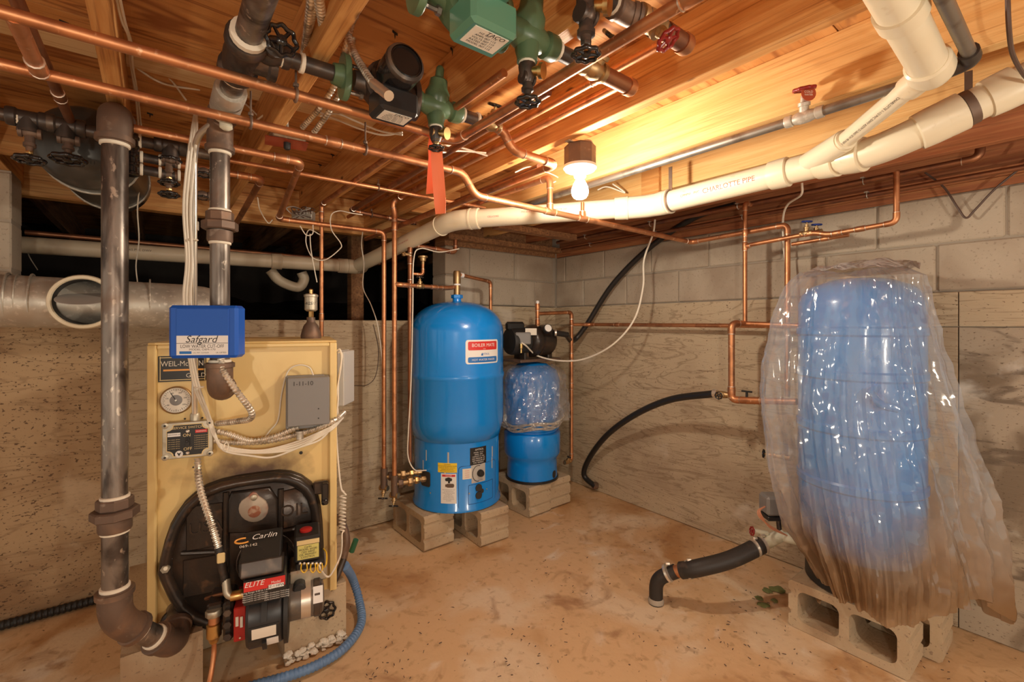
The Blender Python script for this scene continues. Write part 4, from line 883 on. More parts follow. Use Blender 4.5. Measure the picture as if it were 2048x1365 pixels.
# electrical housing with the red label
def slab(name, x_0, x_1, prof, m, parent, ch=0):
    """profile in (w, pixel row) swept between two pixel columns"""
    b = MB(); xr = (x_0+x_1)/2
    pl = [(w0, BP(xr, py, w0).z) for (w0, py) in prof]; uL = BP(x_0, prof[0][1], prof[0][0]); uR = BP(x_1, prof[0][1], prof[0][0])
    ua = (uL-BO).dot(EX); ub = (uR-BO).dot(EX)
    n = len(pl); vs = [BO+EX*u+EN*p[0]+UP*(p[1]-BO.z) for u in (ua, ub) for p in pl]
    fs = [tuple(range(n)), tuple(range(2*n-1, n-1, -1))]+[(k, n+k, n+(k+1) % n, (k+1) % n) for k in range(n)]
    bm = bmesh.new(); bv = [bm.verts.new(p) for p in vs]
    for f in fs: bm.faces.new([bv[i] for i in f])
    bmesh.ops.recalc_face_normals(bm, faces=bm.faces[:])
    bmesh.ops.bevel(bm, geom=bm.edges[:], offset=.003, segments=1, affect='EDGES'); bm.verts.index_update()
    b.add([q.co.copy() for q in bm.verts], [tuple(x.index for x in q.verts) for q in bm.faces]); bm.free(); return b.build(name, m, parent, ang=25)
slab('igniter_cover', 477, 560, [(.30, 1124), (.21, 1080), (.17, 1064), (.11, 1062), (.11, 1150), (.30, 1148)], G['soft_black'], bu)
slab('cover_ledge', 480, 565, [(.315, 1148), (.30, 1120), (.16, 1112), (.16, 1152), (.315, 1152)], G['black_iron'], bu)
hs = MB(); fb(hs, 487, 1156, 572, 1206, .08, .31, .004); hs_ = hs.build('housing', G['black_plastic'], bu)
# label face: red upper band, black lower band
def lab(name, x0, y0, x1, y1, w0, m, parent, t=.001):
    b = MB(); fb(b, x0, y0, x1, y1, w0, w0+t, 0); return b.build(name, m, parent, ang=0)
el = lab('elite_label', 488, 1159, 571, 1204, .310, G['label_black'], hs_)
rd = lab('red_band', 488, 1159, 571, 1178, .3112, G['label_red'], hs_, .0006)
btext('ELITE', 508, 1169, 11, G['white_label'], hs_, .3122, shear=.3)
btext('Model', 552, 1164, 5, G['white_label'], hs_, .3122)
lab('model_box', 537, 1168, 568, 1176, .3120, G['white_label'], hs_, .0003)
btext('EZ-1 HPW', 552, 1172, 5, G['ink'], hs_, .3126)
btext('Firing Range: 0.50 to 1.65 GPH', 516, 1183, 3.4, G['white_label'], hs_, .3112)
for k in range(4): btext('Approved for use with fuel oils', 510, 1189+k*4, 2.6, G['white_label'], hs_, .3112)
for k in range(4): btext('Carlin Combustion Technology', 554, 1184+k*4, 2.6, G['white_label'], hs_, .3112)
# lettering on the sloping top of the igniter cover
a = BP(518, 1076, .205); a2 = BP(518, 1126, .297); sl = (a-a2).normalized()
text('Carlin', .030, flat(BP(528, 1074, .203), EX, sl, .004), G['white_label'], bu, shear=.35)
b = MB(); q = BP(502, 1078, .205); b.sweep([q+EX*(-.022+.022*math.cos(x))+sl*(.010*math.sin(x))+EN*.006 for x in [1.2+k*.33 for k in range(14)]], .0026, 6); b.build('logo_swirl', G['orange_print'], bu)
text('069-142', .015, flat(BP(497, 1094, .24), EX, sl, .004), G['paper'], bu, name='chalk_number')
# primary control with red reset button, on a grey base
b = MB(); fb(b, 578, 1140, 655, 1168, .08, .20, .006); b.build('junction_base', G['zinc_box'], bu)
b = MB(); fb(b, 588, 1074, 641, 1124, .08, .20, .006); pc = b.build('primary_control', G['soft_black'], bu)
q = BP(612, 1068, .15); b = MB(); cz = BP(612, 1074, .20).z; b.lathe([(.020, 0), (.020, .006), (.016, .009)], V((q.x, q.y, cz)), UP, 20); b.build('reset_button', G['red_paint'], pc)
yl = lab('yellow_label', 595, 1090, 638, 1118, .2005, G['pale_yellow'], pc)
lab('label_header', 594, 1080, 639, 1089, .2005, G['gold_print'], pc)
for k in range(5): btext(('Carlin', 'MODEL 60200', '120V 60HZ', 'OIL PRIMARY', 'CONTROL')[k], 616, 1094+k*5, 4, G['ink'], pc, .2018)
b = MB(); fb(b, 592, 1124, 650, 1142, .10, .19, .003); ts = b.build('terminal_strip', G['black_plastic'], pc)
for k in range(6):
    b = MB(); b.lathe([(.0048, 0), (.0048, .004), (.002, .006)], BP(600+k*8.2, 1127, .19), EN, 8); b.build('terminal_screw', G['emt'], ts)
for k, (xa, xb) in enumerate(((603, 613), (622, 630), (636, 644))):
    b = MB(); b.sweep(spline([BP(xa, 1128, .192), BP(xa-1, 1140, .205), BP((xa+xb)/2, 1146, .208), BP(xb+1, 1139, .205), BP(xb, 1127, .192)]), .0022, 6); b.build('jumper_wire', G['wire_yellow'], pc)
b = MB(); b.sweep(spline([BP(644, 1140, .19), BP(652, 1130, .20), BP(653, 1108, .18), BP(647, 1098, .15)]), .0024, 6); b.build('jumper_wire', G['wire_yellow'], pc)
# motor
cM = BP(612, 1197, WB); xa = (BP(572, 1197, WB)-cM).dot(EX); xb = (BP(648, 1192, WB)-cM).dot(EX)
b = MB(); b.lathe([(.02, xa), (.056, xa+.004), (.058, xa+.02), (.058, xb-.02), (.050, xb-.004), (.03, xb)], cM, EX, 32, up=EN); mo = b.build('motor', G['motor_grey'], bu)
b = MB(); b.lathe([(.057, xa+.045), (.0595, xa+.046), (.0595, xa+.075), (.057, xa+.076)], cM, EX, 32, cap=False); b.build('motor_band', G['emt'], mo)
b = MB(); b.lathe([(.0605, xb-.032), (.0612, xb-.030), (.0612, xb-.014), (.05, xb-.006)], cM, EX, 32, cap=False); b.build('motor_end_bell', G['black_iron'], mo)
b = MB(); pl_ = cM+EX*(xb-.02)+(EN*.85+UP*.52)*.0605; b.box(pl_, .03, .05, .0012, EX, (UP*.85-EN*.52), (EN*.85+UP*.52)); b.build('motor_label', G['white_label'], mo)
b = MB(); b.lathe([(.02, 0), (.02, .03), (.015, .034)], cM+UP*.05-EX*.02, EN, 16); b.build('capacitor', G['soft_black'], mo)
# red air shutter, fuel pump and strainer
b = MB(); fb(b, 467, 1216, 492, 1284, .10, .235, .003); sh = b.build('air_shutter', G['red_paint'], bu)
lab('shutter_gauge', 471, 1235, 477, 1254, .2352, G['paper'], sh); b = MB(); b.box(BP(483, 1245, .238), .008, .034, .003, EX, UP, EN, .001); b.build('shutter_pointer', G['paper'], sh)
b = MB(); b.lathe([(.003, 0), (.003, .003)], BP(480, 1276, .236), EN, 8); b.build('screw', G['emt'], sh)
b = MB(); fb(b, 445, 1206, 466, 1286, .10, .22, .008); pu = b.build('fuel_pump', G['cast_black'], bu)
for k in range(3): b = MB(); b.hexa(BP(455, 1226+k*24, .225), EN, .012, .012); b.build('pump_plug', G['black_iron'], pu)
b = MB(); fb(b, 413, 1208, 446, 1225, .08, .19, .006); b.build('pump_bracket', G['cast_black'], bu)
q = BP(428, 1225, .19); fs_ = MB(); fs_.hexa(q, UP, .024, .02, 8); st_ = fs_.build('strainer_cap', G['zinc_box'], bu)
b = MB(); b.cyl(q-UP*.008, q-UP*.035, .016, n=16); b.build('strainer_neck', G['copper'], bu)
b = MB(); b.lathe([(.017, -.033), (.021, -.036), (.021, -.075), (.017, -.08), (.012, -.095)], q, n=18); b.build('strainer_body', G['brass'], bu)
b = MB(); b.sweep(spline([q-UP*.09, q-UP*.13+EN*.002, q-UP*.19-EX*.006+EN*.03, q-UP*.25-EX*.02+EN*.10, V((q.x-.05, q.y-.22, .02))]), .0075, 10); b.build('oil_line', G['copper'], bu)
b = MB(); b.sweep(spline([BP(412, 1198, .1), BP(430, 1192, .14), BP(450, 1188, .17), BP(470, 1186, .2)]), .006, 8); b.build('nozzle_line', G['dark_copper'], bu)
# conduit elbow into the housing
b = MB(); b.sweep(fillet([BP(452, 1160, .20), BP(455, 1193, .22), BP(482, 1192, .22)], .02), .0125, 12); b.build('conduit_elbow', G['zinc_box'], bu)
b = MB(); b.lathe([(.014, -.02), (.0155, -.016), (.0155, .016), (.014, .02)], BP(476, 1191, .22), EX, 14); b.build('conduit_nut', G['brass'], bu)
# pedestal drain valve by the pad
p_ = PZ(655, 1226, .10); p_ = PY(655, 1224, 1.83); t = thing('drain_valve', p_, 'black wheel drain valve low beside the burner motor', 'valve')
b = MB(); b.lathe([(.012, .0), (.012, .035), (.016, .037), (.016, .055)], V((p_.x, p_.y+.02, p_.z)), (0, 1, 0), 12); b.build('stem', G['rusty_iron'], t); wheel(V((p_.x, p_.y+.01, p_.z)), V((-.2, -1, .15)), .034, 'gloss_black', t)
# ================================================================ blue low water cut-off
lc = P(406, 664, 1.30); lx_ = (RT*.985+FW*.17).normalized(); ln_ = lx_.cross(UP)
wq = 127/FPX*1.30; hq = 106/FPX*1.30
t = thing('low_water_cutoff', lc-UP*hq/2, 'bright blue plastic control box on the steel riser', 'control box')
b = MB(); b.box(lc-ln_*.03, wq, hq, .06, lx_, UP, ln_, .008); bb = b.build('cover', G['box_blue'], t)
b = MB(); b.box(lc+UP*.006+ln_*.0005, wq*.76, hq*.80, .004, lx_, UP, ln_, .0015); b.build('raised_face', G['box_blue'], bb)
b = MB(); b.box(lc-UP*hq*.255+ln_*.003, wq*.735, hq*.365, .0012, lx_, UP, ln_); lb = b.build('label', G['white_label'], t)
F0 = lambda dx, dy: flat(lc+lx_*dx*wq+UP*dy*hq+ln_*.0036, lx_, UP, .0002)
text('Safgard', .028, F0(-.02, -.145), G['ink'], lb, shear=.3); text('LOW WATER CUT-OFF', .0135, F0(0, -.275), G['ink'], lb, width=.80); text('MODEL OEM-170', .0075, F0(0, -.335), G['ink'], lb, width=1.2)
b = MB(); b.box(lc-UP*hq*.215+ln_*.0037, wq*.735, .0012, .0004, lx_, UP, ln_); b.build('rule', G['ink'], lb, ang=0)
b = MB(); b.box(lc-UP*hq*.39-lx_*wq*.24+ln_*.0037, wq*.17, hq*.05, .0004, lx_, UP, ln_); b.build('maker_mark', G['label_blue'], lb, ang=0)
text('U.S. PAT. 5,519,639', .005, F0(-.02, -.395), G['ink'], lb); text('UL LISTED', .006, F0(.27, -.395), G['ink'], lb)
b = MB(); b.cyl(V((x4, y4, lc.z)), lc-ln_*.05, .012, n=12); b.build('probe_stem', G['brass'], t)
# ================================================================ service switch on the panel
sw = thing('service_switch', BP(375, 918, .03), 'grey metal switch box with a black SERVICE SWITCH plate', 'switch box')
cS = BP(376, 880, .05); sx_ = (BP(427, 880, .05)-BP(326, 880, .05)).dot(EX); sz_ = BP(376, 845, .05).z-BP(376, 917, .05).z
b = MB(); b.box(cS-EN*.027, sx_*.94, sz_*.94, .048, EX, UP, EN, .006); b.build('box', G['zinc_box'], sw)
def notched(hw, hh, c_, n=5):
    pts = []
    for (sx, sy, a0) in ((1, -1, math.pi), (1, 1, -math.pi/2), (-1, 1, 0), (-1, -1, math.pi/2)):
        for k in range(n):
            a = a0-math.pi/2*k/(n-1); pts.append((sx*hw+c_*math.cos(a), sy*hh+c_*math.sin(a)))
    return pts
b = MB(); b.box(cS-EN*.002, sx_, sz_, .006, EX, UP, EN, .002); cv = b.build('cover', G['zinc_box'], sw)
for (sx, sy) in ((1, 1), (1, -1), (-1, 1), (-1, -1)):
    b = MB(); b.lathe([(.010, 0), (.010, .004), (.008, .005)], cS+EX*sx*(sx_/2-.008)+UP*sy*(sz_/2-.008), EN, 14); b.build('ear', G['zinc_box'], cv)
    b = MB(); b.lathe([(.0035, 0), (.0035, .002)], cS+EX*sx*(sx_/2-.008)+UP*sy*(sz_/2-.008)+EN*.005, EN, 10); b.build('screw', G['ink'], cv)
b = MB(); b.prism(notched(sx_*.42, sz_*.44, .018), cS, EX, UP, EN, .001, .0022); b.build('plate_border', G['gold_print'], cv, ang=0)
b = MB(); b.prism(notched(sx_*.405, sz_*.42, .0185), cS, EX, UP, EN, .001, .0027); pt_ = b.build('plate', G['label_black'], cv, ang=0)
F1 = lambda dx, dy: flat(cS+EX*dx*sx_+UP*dy*sz_+EN*.0027, EX, UP, .0003)
text('SERVICE SWITCH', .0115, F1(0, .345), G['gold_print'], pt_); text('ON', .014, F1(-.02, .13), G['gold_print'], pt_); text('OFF', .014, F1(.0, -.25), G['gold_print'], pt_)
b = MB(); b.box(cS+EX*.30*sx_*.9+UP*.22*sz_+EN*.003, sx_*.24, sz_*.085, .0006, EX, UP, EN); b.build('warning_strip', G['label_red'], pt_, ang=0)
b = MB(); b.box(cS-EX*.27*sx_+UP*.17*sz_+EN*.003, sx_*.25, sz_*.10, .0006, EX, UP, EN); b.build('caution_strip', G['white_label'], pt_, ang=0)
text('WARNING', .006, flat(cS+EX*.27*sx_+UP*.22*sz_+EN*.0034, EX, UP), G['white_label'], pt_); text('TURN POWER OFF', .0042, flat(cS-EX*.27*sx_+UP*.17*sz_+EN*.0034, EX, UP), G['ink'], pt_)
for k in range(7):
    text('to prevent burner start', .0042, F1(.27, .10-k*.06), G['gold_print'], pt_); 
    if k < 5: text('turn switch off first', .0042, F1(-.27, .03-k*.06), G['gold_print'], pt_)
b = MB(); b.box(cS-UP*.05*sz_+EN*.006, .012, .026, .008, EX, UP, EN, .001); tg = b.build('toggle_slot', G['ink'], sw); b = MB(); b.box(cS-UP*.02*sz_+EN*.012, .008, .010, .010, EX, UP, EN, .002); b.build('toggle', G['black_plastic'], sw)
for dy in (.24, -.36): b = MB(); b.lathe([(.0055, 0), (.0055, .002), (.003, .004)], cS+UP*dy*sz_+EN*.003, EN, 12); b.build('plate_screw', G['emt'], sw)
b = MB(); b.lathe([(.011, 0), (.011, .001)], cS-EX*.17*sx_-UP*.37*sz_+EN*.003, EN, 18); rl = b.build('round_sticker', G['white_label'], sw)
b = MB(); b.prism([(-.005, .003), (0, -.007), (.005, .003), (.006, .006), (0, .002), (-.006, .006)], cS-EX*.17*sx_-UP*.37*sz_+EN*.004, EX, UP, EN, 0, .0008); b.build('sticker_mark', G['ink'], rl, ang=0)
# grey relay box and white side box
t = thing('relay_box', BP(618, 858, .0), 'dark grey metal relay box with a pencilled date on the boiler front', 'control box')
b = MB(); fb(b, 575, 756, 660, 852, 0, .085, .003); rb = b.build('cover', G['grey_paint'], t)
b = MB(); fb(b, 572, 752, 650, 858, 0, .040, .003); b.build('base', G['grey_paint'], t)
btext('1-11-10', 606, 768, 9, G['ink'], rb, .0855)
for (px, py) in ((637, 818), (637, 837)): b = MB(); b.lathe([(.0025, 0), (.0025, .001)], BP(px, py, .085), EN, 8); b.build('hole', G['ink'], rb)
b = MB(); b.lathe([(.013, -.03), (.013, -.01), (.016, -.008), (.016, 0)], BP(600, 862, .04), UP, 12); b.build('conduit_connector', G['galvanized'], t)
w0 = P(690, 755, 1.87); t = thing('side_control_box', w0-UP*.1, 'pale grey control box hung on the right side of the boiler', 'control box')
b = MB(); b.box(w0, .035, .12, .215, RT, FW, UP, .003); b.build('cover', G['light_grey'], t)
b = MB(); b.box(w0-RT*.012-FW*.004, .02, .13, .22, RT, FW, UP, .003); b.build('back_plate', G['light_grey'], t)
# ================================================================ galvanized flue with barometric damper
yF = 2.50; zF = 1.335; rF = .098
t = thing('flue_pipe', (0, yF, zF-rF), 'galvanized steel flue pipe running along the wall to the left', 'flue pipe')
xE = BY(385, yF, zF).x
b = MB(); b.sweep([V((-1.6, yF, zF+.02)), V((xE, yF, zF-.01))], rF, 40); b.build('duct', G['galvanized'], t)
b = MB(); b.sweep(fillet([V((xE-.01, yF, zF-.01)), V((xE+.05, yF, zF-.012)), V((xE+.085, yF-.02, 1.0))], .06, 8), rF*.97, 36); b.build('duct_elbow', G['galvanized'], t)
for px in (18, 38, 66, 300): b = MB(); b.torus(BY(px, yF, zF+.005), (1, 0, 0), rF, .0035 if px != 38 else .002, 40, 6); b.build('seam_bead', G['galvanized'], t)
xd = PY(176, 603, yF-.14)
axd = V((-.08, -1, -.02)).normalized()
b = MB(); b.lathe([(.083, .0), (.086, .14), (.098, .142), (.102, .15), (.098, .162), (.088, .165), (.085, .158)], V((xd.x, yF, zF)), axd, 44, cap=False); b.build('damper_collar', G['pvc'], t)
b = MB(); b.lathe([(.085, .158), (.083, .02), (.001, .018)], V((xd.x, yF, zF)), axd, 44, cap=False); b.build('collar_lining', G['ink'], t)
b = MB(); b.lathe([(.082, .012), (.082, .016)], V((xd.x, yF, zF)), axd, 36); b.build('collar_throat', G['ink'], t)
cdp = V((xd.x, yF, zF))+axd*.150+UP*.012; tilt = V((-.05, -.33, .94)).normalized()
b = MB(); b.lathe([(.079, 0), (.079, .0025)], cdp, tilt, 36); dp = b.build('damper_disc', G['light_grey'], t)
b = MB(); u_, w2 = RT, tilt.cross(RT).normalized(); b.box(cdp-RT*.02+tilt*(-.006)+UP*.004, .03, .012, .010, RT, w2, tilt, .001); b.build('counterweight', G['galvanized'], dp)
b = MB(); b.sweep([cdp-RT*.012-tilt*.004, cdp+RT*.005-tilt*.006-w2*.0, cdp+RT*.035-tilt*.005], .0022, 6); b.build('adjust_rod', G['brass'], dp)
# ================================================================ air vent on the boiler
q = P(622, 690, 2.0); t = thing('air_vent', q, 'brass float air vent on a rusty bell fitting behind the boiler', 'air vent')
def ZP(py, p): return PP(622, py, p, FW).z
b = MB(); b.lathe([(.028, ZP(692, q)-q.z-.05), (.028, ZP(682, q)-q.z), (.040, ZP(680, q)-q.z), (.042, ZP(672, q)-q.z), (.037, ZP(662, q)-q.z), (.030, ZP(652, q)-q.z), (.020, ZP(646, q)-q.z), (.017, ZP(644, q)-q.z), (.017, ZP(635, q)-q.z)], q, n=20); b.build('bell_reducer', G['rusty_iron'], t)
b = MB(); b.hexa(V((q.x, q.y, ZP(629, q))), UP, .011, .03); b.build('nipple', G['brass'], t)
b = MB(); b.lathe([(.018, ZP(623, q)-q.z), (.026, ZP(620, q)-q.z), (.026, ZP(595, q)-q.z), (.029, ZP(594, q)-q.z), (.029, ZP(590, q)-q.z), (.02, ZP(588, q)-q.z)], q, n=24); vb = b.build('float_body', G['zinc_box'], t)
b = MB(); b.lathe([(.008, ZP(588, q)-q.z), (.009, ZP(580, q)-q.z), (.005, ZP(578, q)-q.z)], q, n=12); b.build('vent_cap', G['brass'], t)
text('4/25/1', .018, flat(V((q.x, q.y, ZP(608, q)))-FW*.0262+RT*.008, RT, UP, .001), G['ink'], vb, shear=.3)
# ================================================================ cinder blocks
def cinder_mesh():
    """0.19 (x, along the cores) x 0.39 (y) x 0.19 (z); grooved ends; base at z = 0"""
    bm = bmesh.new(); hy, h = .195, .19; g = .010
    outer = [(-hy+.01, 0), (hy-.01, 0), (hy, .01), (hy, .048), (hy-g, .054), (hy-g, .066), (hy, .072), (hy, .128), (hy-g, .134), (hy-g, .146), (hy, .152), (hy, .18), (hy-.01, h), (-hy+.01, h), (-hy, .18), (-hy, .152), (-hy+g, .146), (-hy+g, .134), (-hy, .128), (-hy, .072), (-hy+g, .066), (-hy+g, .054), (-hy, .048), (-hy, .01)]
    def rr(y0, y1, z0, z1, r, n=4):
        pts = []
        for (cy, cz, a0) in ((y1-r, z0+r, -math.pi/2), (y1-r, z1-r, 0), (y0+r, z1-r, math.pi/2), (y0+r, z0+r, math.pi)):
            for k in range(n+1): a = a0+math.pi/2*k/n; pts.append((cy+r*math.cos(a), cz+r*math.sin(a)))
        return pts
    holes = [rr(-.160, -.016, .033, .157, .028), rr(.016, .160, .033, .157, .028)]
    edges = []
    for loop in [outer]+holes:
        vv = [bm.verts.new((-.095, y, z)) for y, z in loop]
        for k in range(len(vv)): edges.append(bm.edges.new((vv[k], vv[(k+1) % len(vv)])))
    bmesh.ops.triangle_fill(bm, edges=edges, use_beauty=True)
    r = bmesh.ops.extrude_face_region(bm, geom=bm.faces[:]); bmesh.ops.translate(bm, vec=(.19, 0, 0), verts=[q for q in r['geom'] if isinstance(q, bmesh.types.BMVert)])
    bmesh.ops.recalc_face_normals(bm, faces=bm.faces[:])
    me = bpy.data.meshes.new('cinder_block'); bm.to_mesh(me); bm.free(); me.materials.append(G['cinder']); return me
CB = cinder_mesh()
def cinder(x, y, label, rz=0, z=0, group='concrete blocks carrying the tanks'):
    o = put('cinder_block', CB, (x, y, z), M3=Matrix.Rotation(rz, 3, 'Z')); return tag(o, label, 'concrete block', group)
cinder(1.25, 2.475, 'left hollow concrete block under the large blue water heater', .03)
cinder(1.535, 2.325, 'right concrete block under the large blue water heater', -.02)
cinder(1.985, 2.46, 'left hollow concrete block under the small wrapped tank', .04)
cinder(2.19, 2.48, 'right concrete block under the small wrapped tank', .02)
cinder(2.175, .612, 'front hollow concrete block under the plastic-wrapped tank', 0)
cinder(2.375, .560, 'rear concrete block under the plastic-wrapped tank', 0)
# ================================================================ curved stickers
def cyl_hit(px, py, c, R):
    r = ray(px, py); dx, dy = EYEP.x-c.x, EYEP.y-c.y
    A = r.x**2+r.y**2; B2 = 2*(dx*r.x+dy*r.y); C_ = dx*dx+dy*dy-R*R; D = B2*B2-4*A*C_
    k = (-B2-math.sqrt(max(D, 0)))/(2*A); q = EYEP+r*k; return math.atan2(q.y-c.y, q.x-c.x), q.z
class Cyl:
    def __init__(s, c, R): s.c = V(c); s.R = R
    def at(s, a, z, off=0.0): return V((s.c.x+(s.R+off)*math.cos(a), s.c.y+(s.R+off)*math.sin(a), z))
    def patch(s, name, m, parent, px0, py0, px1, py1, off=.0012, rad=0.0, n=10):
        a0, z0 = cyl_hit(px0, (py0+py1)/2, s.c, s.R); a1, _ = cyl_hit(px1, (py0+py1)/2, s.c, s.R)
        xm = (px0+px1)/2; _, zt = cyl_hit(xm, py0, s.c, s.R); am, zb = cyl_hit(xm, py1, s.c, s.R)
        return s.patch_az(name, m, parent, (a0+a1)/2, (zt+zb)/2, abs(a1-a0)*s.R, zt-zb, off, rad, n)
    def patch_az(s, name, m, parent, am, zm, wd, hg, off=.0012, rad=0.0, n=10):
        hw, hh = wd/2, hg/2; rad = min(rad, hw*.9, hh*.9); vs = []; fs = []
        xs_ = sorted(set([-hw, hw]+[-hw+rad*k/4 for k in range(5)]+[hw-rad*k/4 for k in range(5)]+[-hw+wd*k/n for k in range(n+1)]))
        for x in xs_:
            e = max(0, abs(x)-(hw-rad)); y = hh-(rad-math.sqrt(max(rad*rad-e*e, 0))) if rad > 0 else hh
            for o_ in (.0001, off):
                for sg in (-1, 1): vs.append(s.at(am+x/s.R, zm+sg*y, o_))
        for k in range(len(xs_)-1):
            i, j = 4*k, 4*k+4; fs += [(i+2, j+2, j+3, i+3), (i+1, i+3, j+3, j+1), (i, j, j+2, i+2)]
        e = 4*(len(xs_)-1); fs += [(0, 2, 3, 1), (e, e+1, e+3, e+2)]
        b = MB(); b.add(vs, fs); o = b.build(name, m, parent, ang=30); o_ = (am, zm, wd, hg); PATCH[o] = o_; return o
    def text(s, st, size, am, zm, m, parent, off=.0018, **k):
        v, f = text_geo(st, size, **k); b = MB(); b.add([s.at(am+p[0]/s.R, zm+p[1], off) for p in v], f); return b.build('lettering', m, parent, ang=0)
PATCH = {}
# ================================================================ large blue indirect water heater
tc_ = P(914, 1028, 2.815); TC = V((tc_.x, tc_.y, 0)); RTk = .283; RS = .255; z0 = .192
t = thing('water_heater', (TC.x, TC.y, z0), 'large bright blue indirect water heater on two concrete blocks', 'water heater')
zsk = .575; zr = .945; zsh = 1.20; ztop = 1.405
prof = [(RS-.03, zsk-.01), (RS+.004, zsk+.005), (RTk-.012, zsk+.05), (RTk-.003, zsk+.08), (RTk, zsk+.12), (RTk, zr-.02), (RTk+.004, zr-.012), (RTk+.006, zr), (RTk+.004, zr+.012), (RTk, zr+.02), (RTk, zsh)]
for k in range(1, 13):
    a = math.pi/2*k/12; prof.append((RTk*math.cos(a)**.82 if k < 12 else .03, zsh+(ztop-zsh-.02)*math.sin(a)))
b = MB(); b.lathe(prof, TC, n=72); b.build('shell', G['tank_blue'], t, ang=60)
b = MB(); b.lathe([(RS-.008, z0), (RS+.010, z0+.004), (RS+.010, z0+.016), (RS, z0+.03), (RS, zsk+.004), (RS-.02, zsk+.006)], TC, n=72); b.build('skirt', G['tank_blue'], t, ang=40)
b = MB(); q = V((TC.x, TC.y, ztop)); b.lathe([(.036, -.03), (.028, -.022), (.026, -.012), (.026, 0)], q, n=16); b.hexa(q+UP*.01, UP, .036, .022); b.build('top_fitting', G['tank_blue'], t, ang=30)
CS = Cyl(TC, RTk); CK = Cyl(TC, RS)
lb = CS.patch('boiler_mate_label', G['white_label'], t, 931, 680, 995, 728, .001, .014); am, zm, wd, hg = PATCH[lb]
CS.patch_az('red_field', G['label_red'], lb, am, zm+hg*.25, wd*.88, hg*.36, .0014, .008); CS.patch_az('blue_field', G['label_blue'], lb, am, zm-hg*.33, wd*.88, hg*.23, .0014, .008)
CS.text('BOILER MATE', hg*.20, am, zm+hg*.27, G['white_label'], lb, .0019, width=.98); CS.text('AMTROL', hg*.11, am+.025, zm-hg*.10, G['label_blue'], lb, .0017); CS.text('HOT WATER MAKER', hg*.12, am, zm-hg*.335, G['white_label'], lb, .0019, width=1.05); CS.text('SERIES', hg*.05, am, zm+hg*.12, G['white_label'], lb, .0019)
b = MB(); tr = [(-.007, -.008), (.007, -.008), (0, .009)]; b.add([CS.at(am-.055+x/RTk, zm-hg*.10+y, .0017) for x, y in tr], [(0, 1, 2)]); b.build('triangle_mark', G['label_blue'], lb, ang=0)
yl = CK.patch('caution_sticker', G['label_yellow'], t, 876, 927, 914, 946); am, zm, wd, hg = PATCH[yl]
for k, s in enumerate(('CAUTION', 'HOTTER WATER INCREASES THE RISK', 'OF SCALD. BEFORE CHANGING', 'TEMPERATURE SETTING', 'SEE INSTRUCTION MANUAL')): CK.text(s, hg*(.16 if k == 0 else .12), am, zm+hg*(.34-.17*k), G['ink'], yl)
dg = CK.patch('danger_sticker', G['white_label'], t, 882, 948, 913, 1008); am, zm, wd, hg = PATCH[dg]
CK.patch_az('danger_band', G['label_red'], dg, am, zm+hg*.43, wd*.84, hg*.07, .0016); CK.text('DANGER', hg*.055, am, zm+hg*.43, G['white_label'], dg, .0021)
for k in range(3): CK.patch_az('valve_picture', G['ink'], dg, am-.035+.035*k, zm+hg*(.30+.02*(k % 2)), .022, .018, .0016, .008)
CK.patch_az('spray_picture', G['ink'], dg, am+.01, zm+hg*.27, .012, .03, .0016)
CK.patch_az('hand_picture', G['rusty_iron'], dg, am+.035, zm+hg*.10, .045, .022, .0016, .009)
for k in range(4): CK.patch_az('finger_picture', G['rusty_iron'], dg, am-.012, zm+hg*(.065+.022*k), .032, .0035, .0017, .001)
for k, s in enumerate(('Water temperature over 125 F', 'can cause severe burns', 'Children, disabled and elderly', 'are at highest risk', 'See instruction manual', 'Feel water before bathing', 'Temperature limiting valves', 'are available')): CK.text(s, hg*.034, am-.0, zm-hg*(.04+.052*k), G['ink'], dg)
dp = CK.patch('data_plate', G['label_black'], t, 940, 895, 972, 929); am, zm, wd, hg = PATCH[dp]
CK.text('AMTROL', hg*.15, am+.02, zm+hg*.36, G['white_label'], dp)
for k, s in enumerate(('MODEL  41-ZC', 'SERIAL  8704', 'CAPACITY 41 GAL', 'MAX PRESSURE 150', 'TEST PRESSURE 300', 'TYPE  INDIRECT')): CK.text(s, hg*.10, am, zm+hg*(.20-.12*k), G['white_label'], dp)
tp = CK.patch('thermostat_plate', G['light_grey'], t, 943, 929, 970, 965); am, zm, wd, hg = PATCH[tp]
b = MB(); o_ = CK.at(am+.03, zm, .002); nrm = V((math.cos(am), math.sin(am), 0)); b.lathe([(.020, 0), (.020, .010), (.016, .022), (.014, .024)], o_, nrm, 20); b.build('thermostat_knob', G['soft_black'], tp)
b = MB(); b.sweep([CK.at(am-.02+.055/RS*math.cos(x)*.62, zm+.045*math.sin(x), .002) for x in [1.2+k*.28 for k in range(14)]], .0018, 6); b.build('thermostat_arc', G['ink'], tp)
CK.text('HOT WATER', hg*.09, am, zm-hg*.40, G['label_blue'], tp)
sk = CK.patch('small_sticker', G['paper'], t, 925, 938, 943, 959); am, zm, wd, hg = PATCH[sk]
for k in range(4): CK.text('checked', hg*.12, am, zm+hg*(.3-.2*k), G['label_red'], sk)
for (x0, y0, x1, y1) in ((829, 897, 852, 918), (832, 918, 846, 940)):
    sk = CK.patch('worn_sticker', G['light_grey'], t, x0, y0, x1, y1); am, zm, wd, hg = PATCH[sk]
    for k in range(4): CK.text('piping diagram', hg*.12, am, zm+hg*(.3-.2*k), G['ink'], sk)
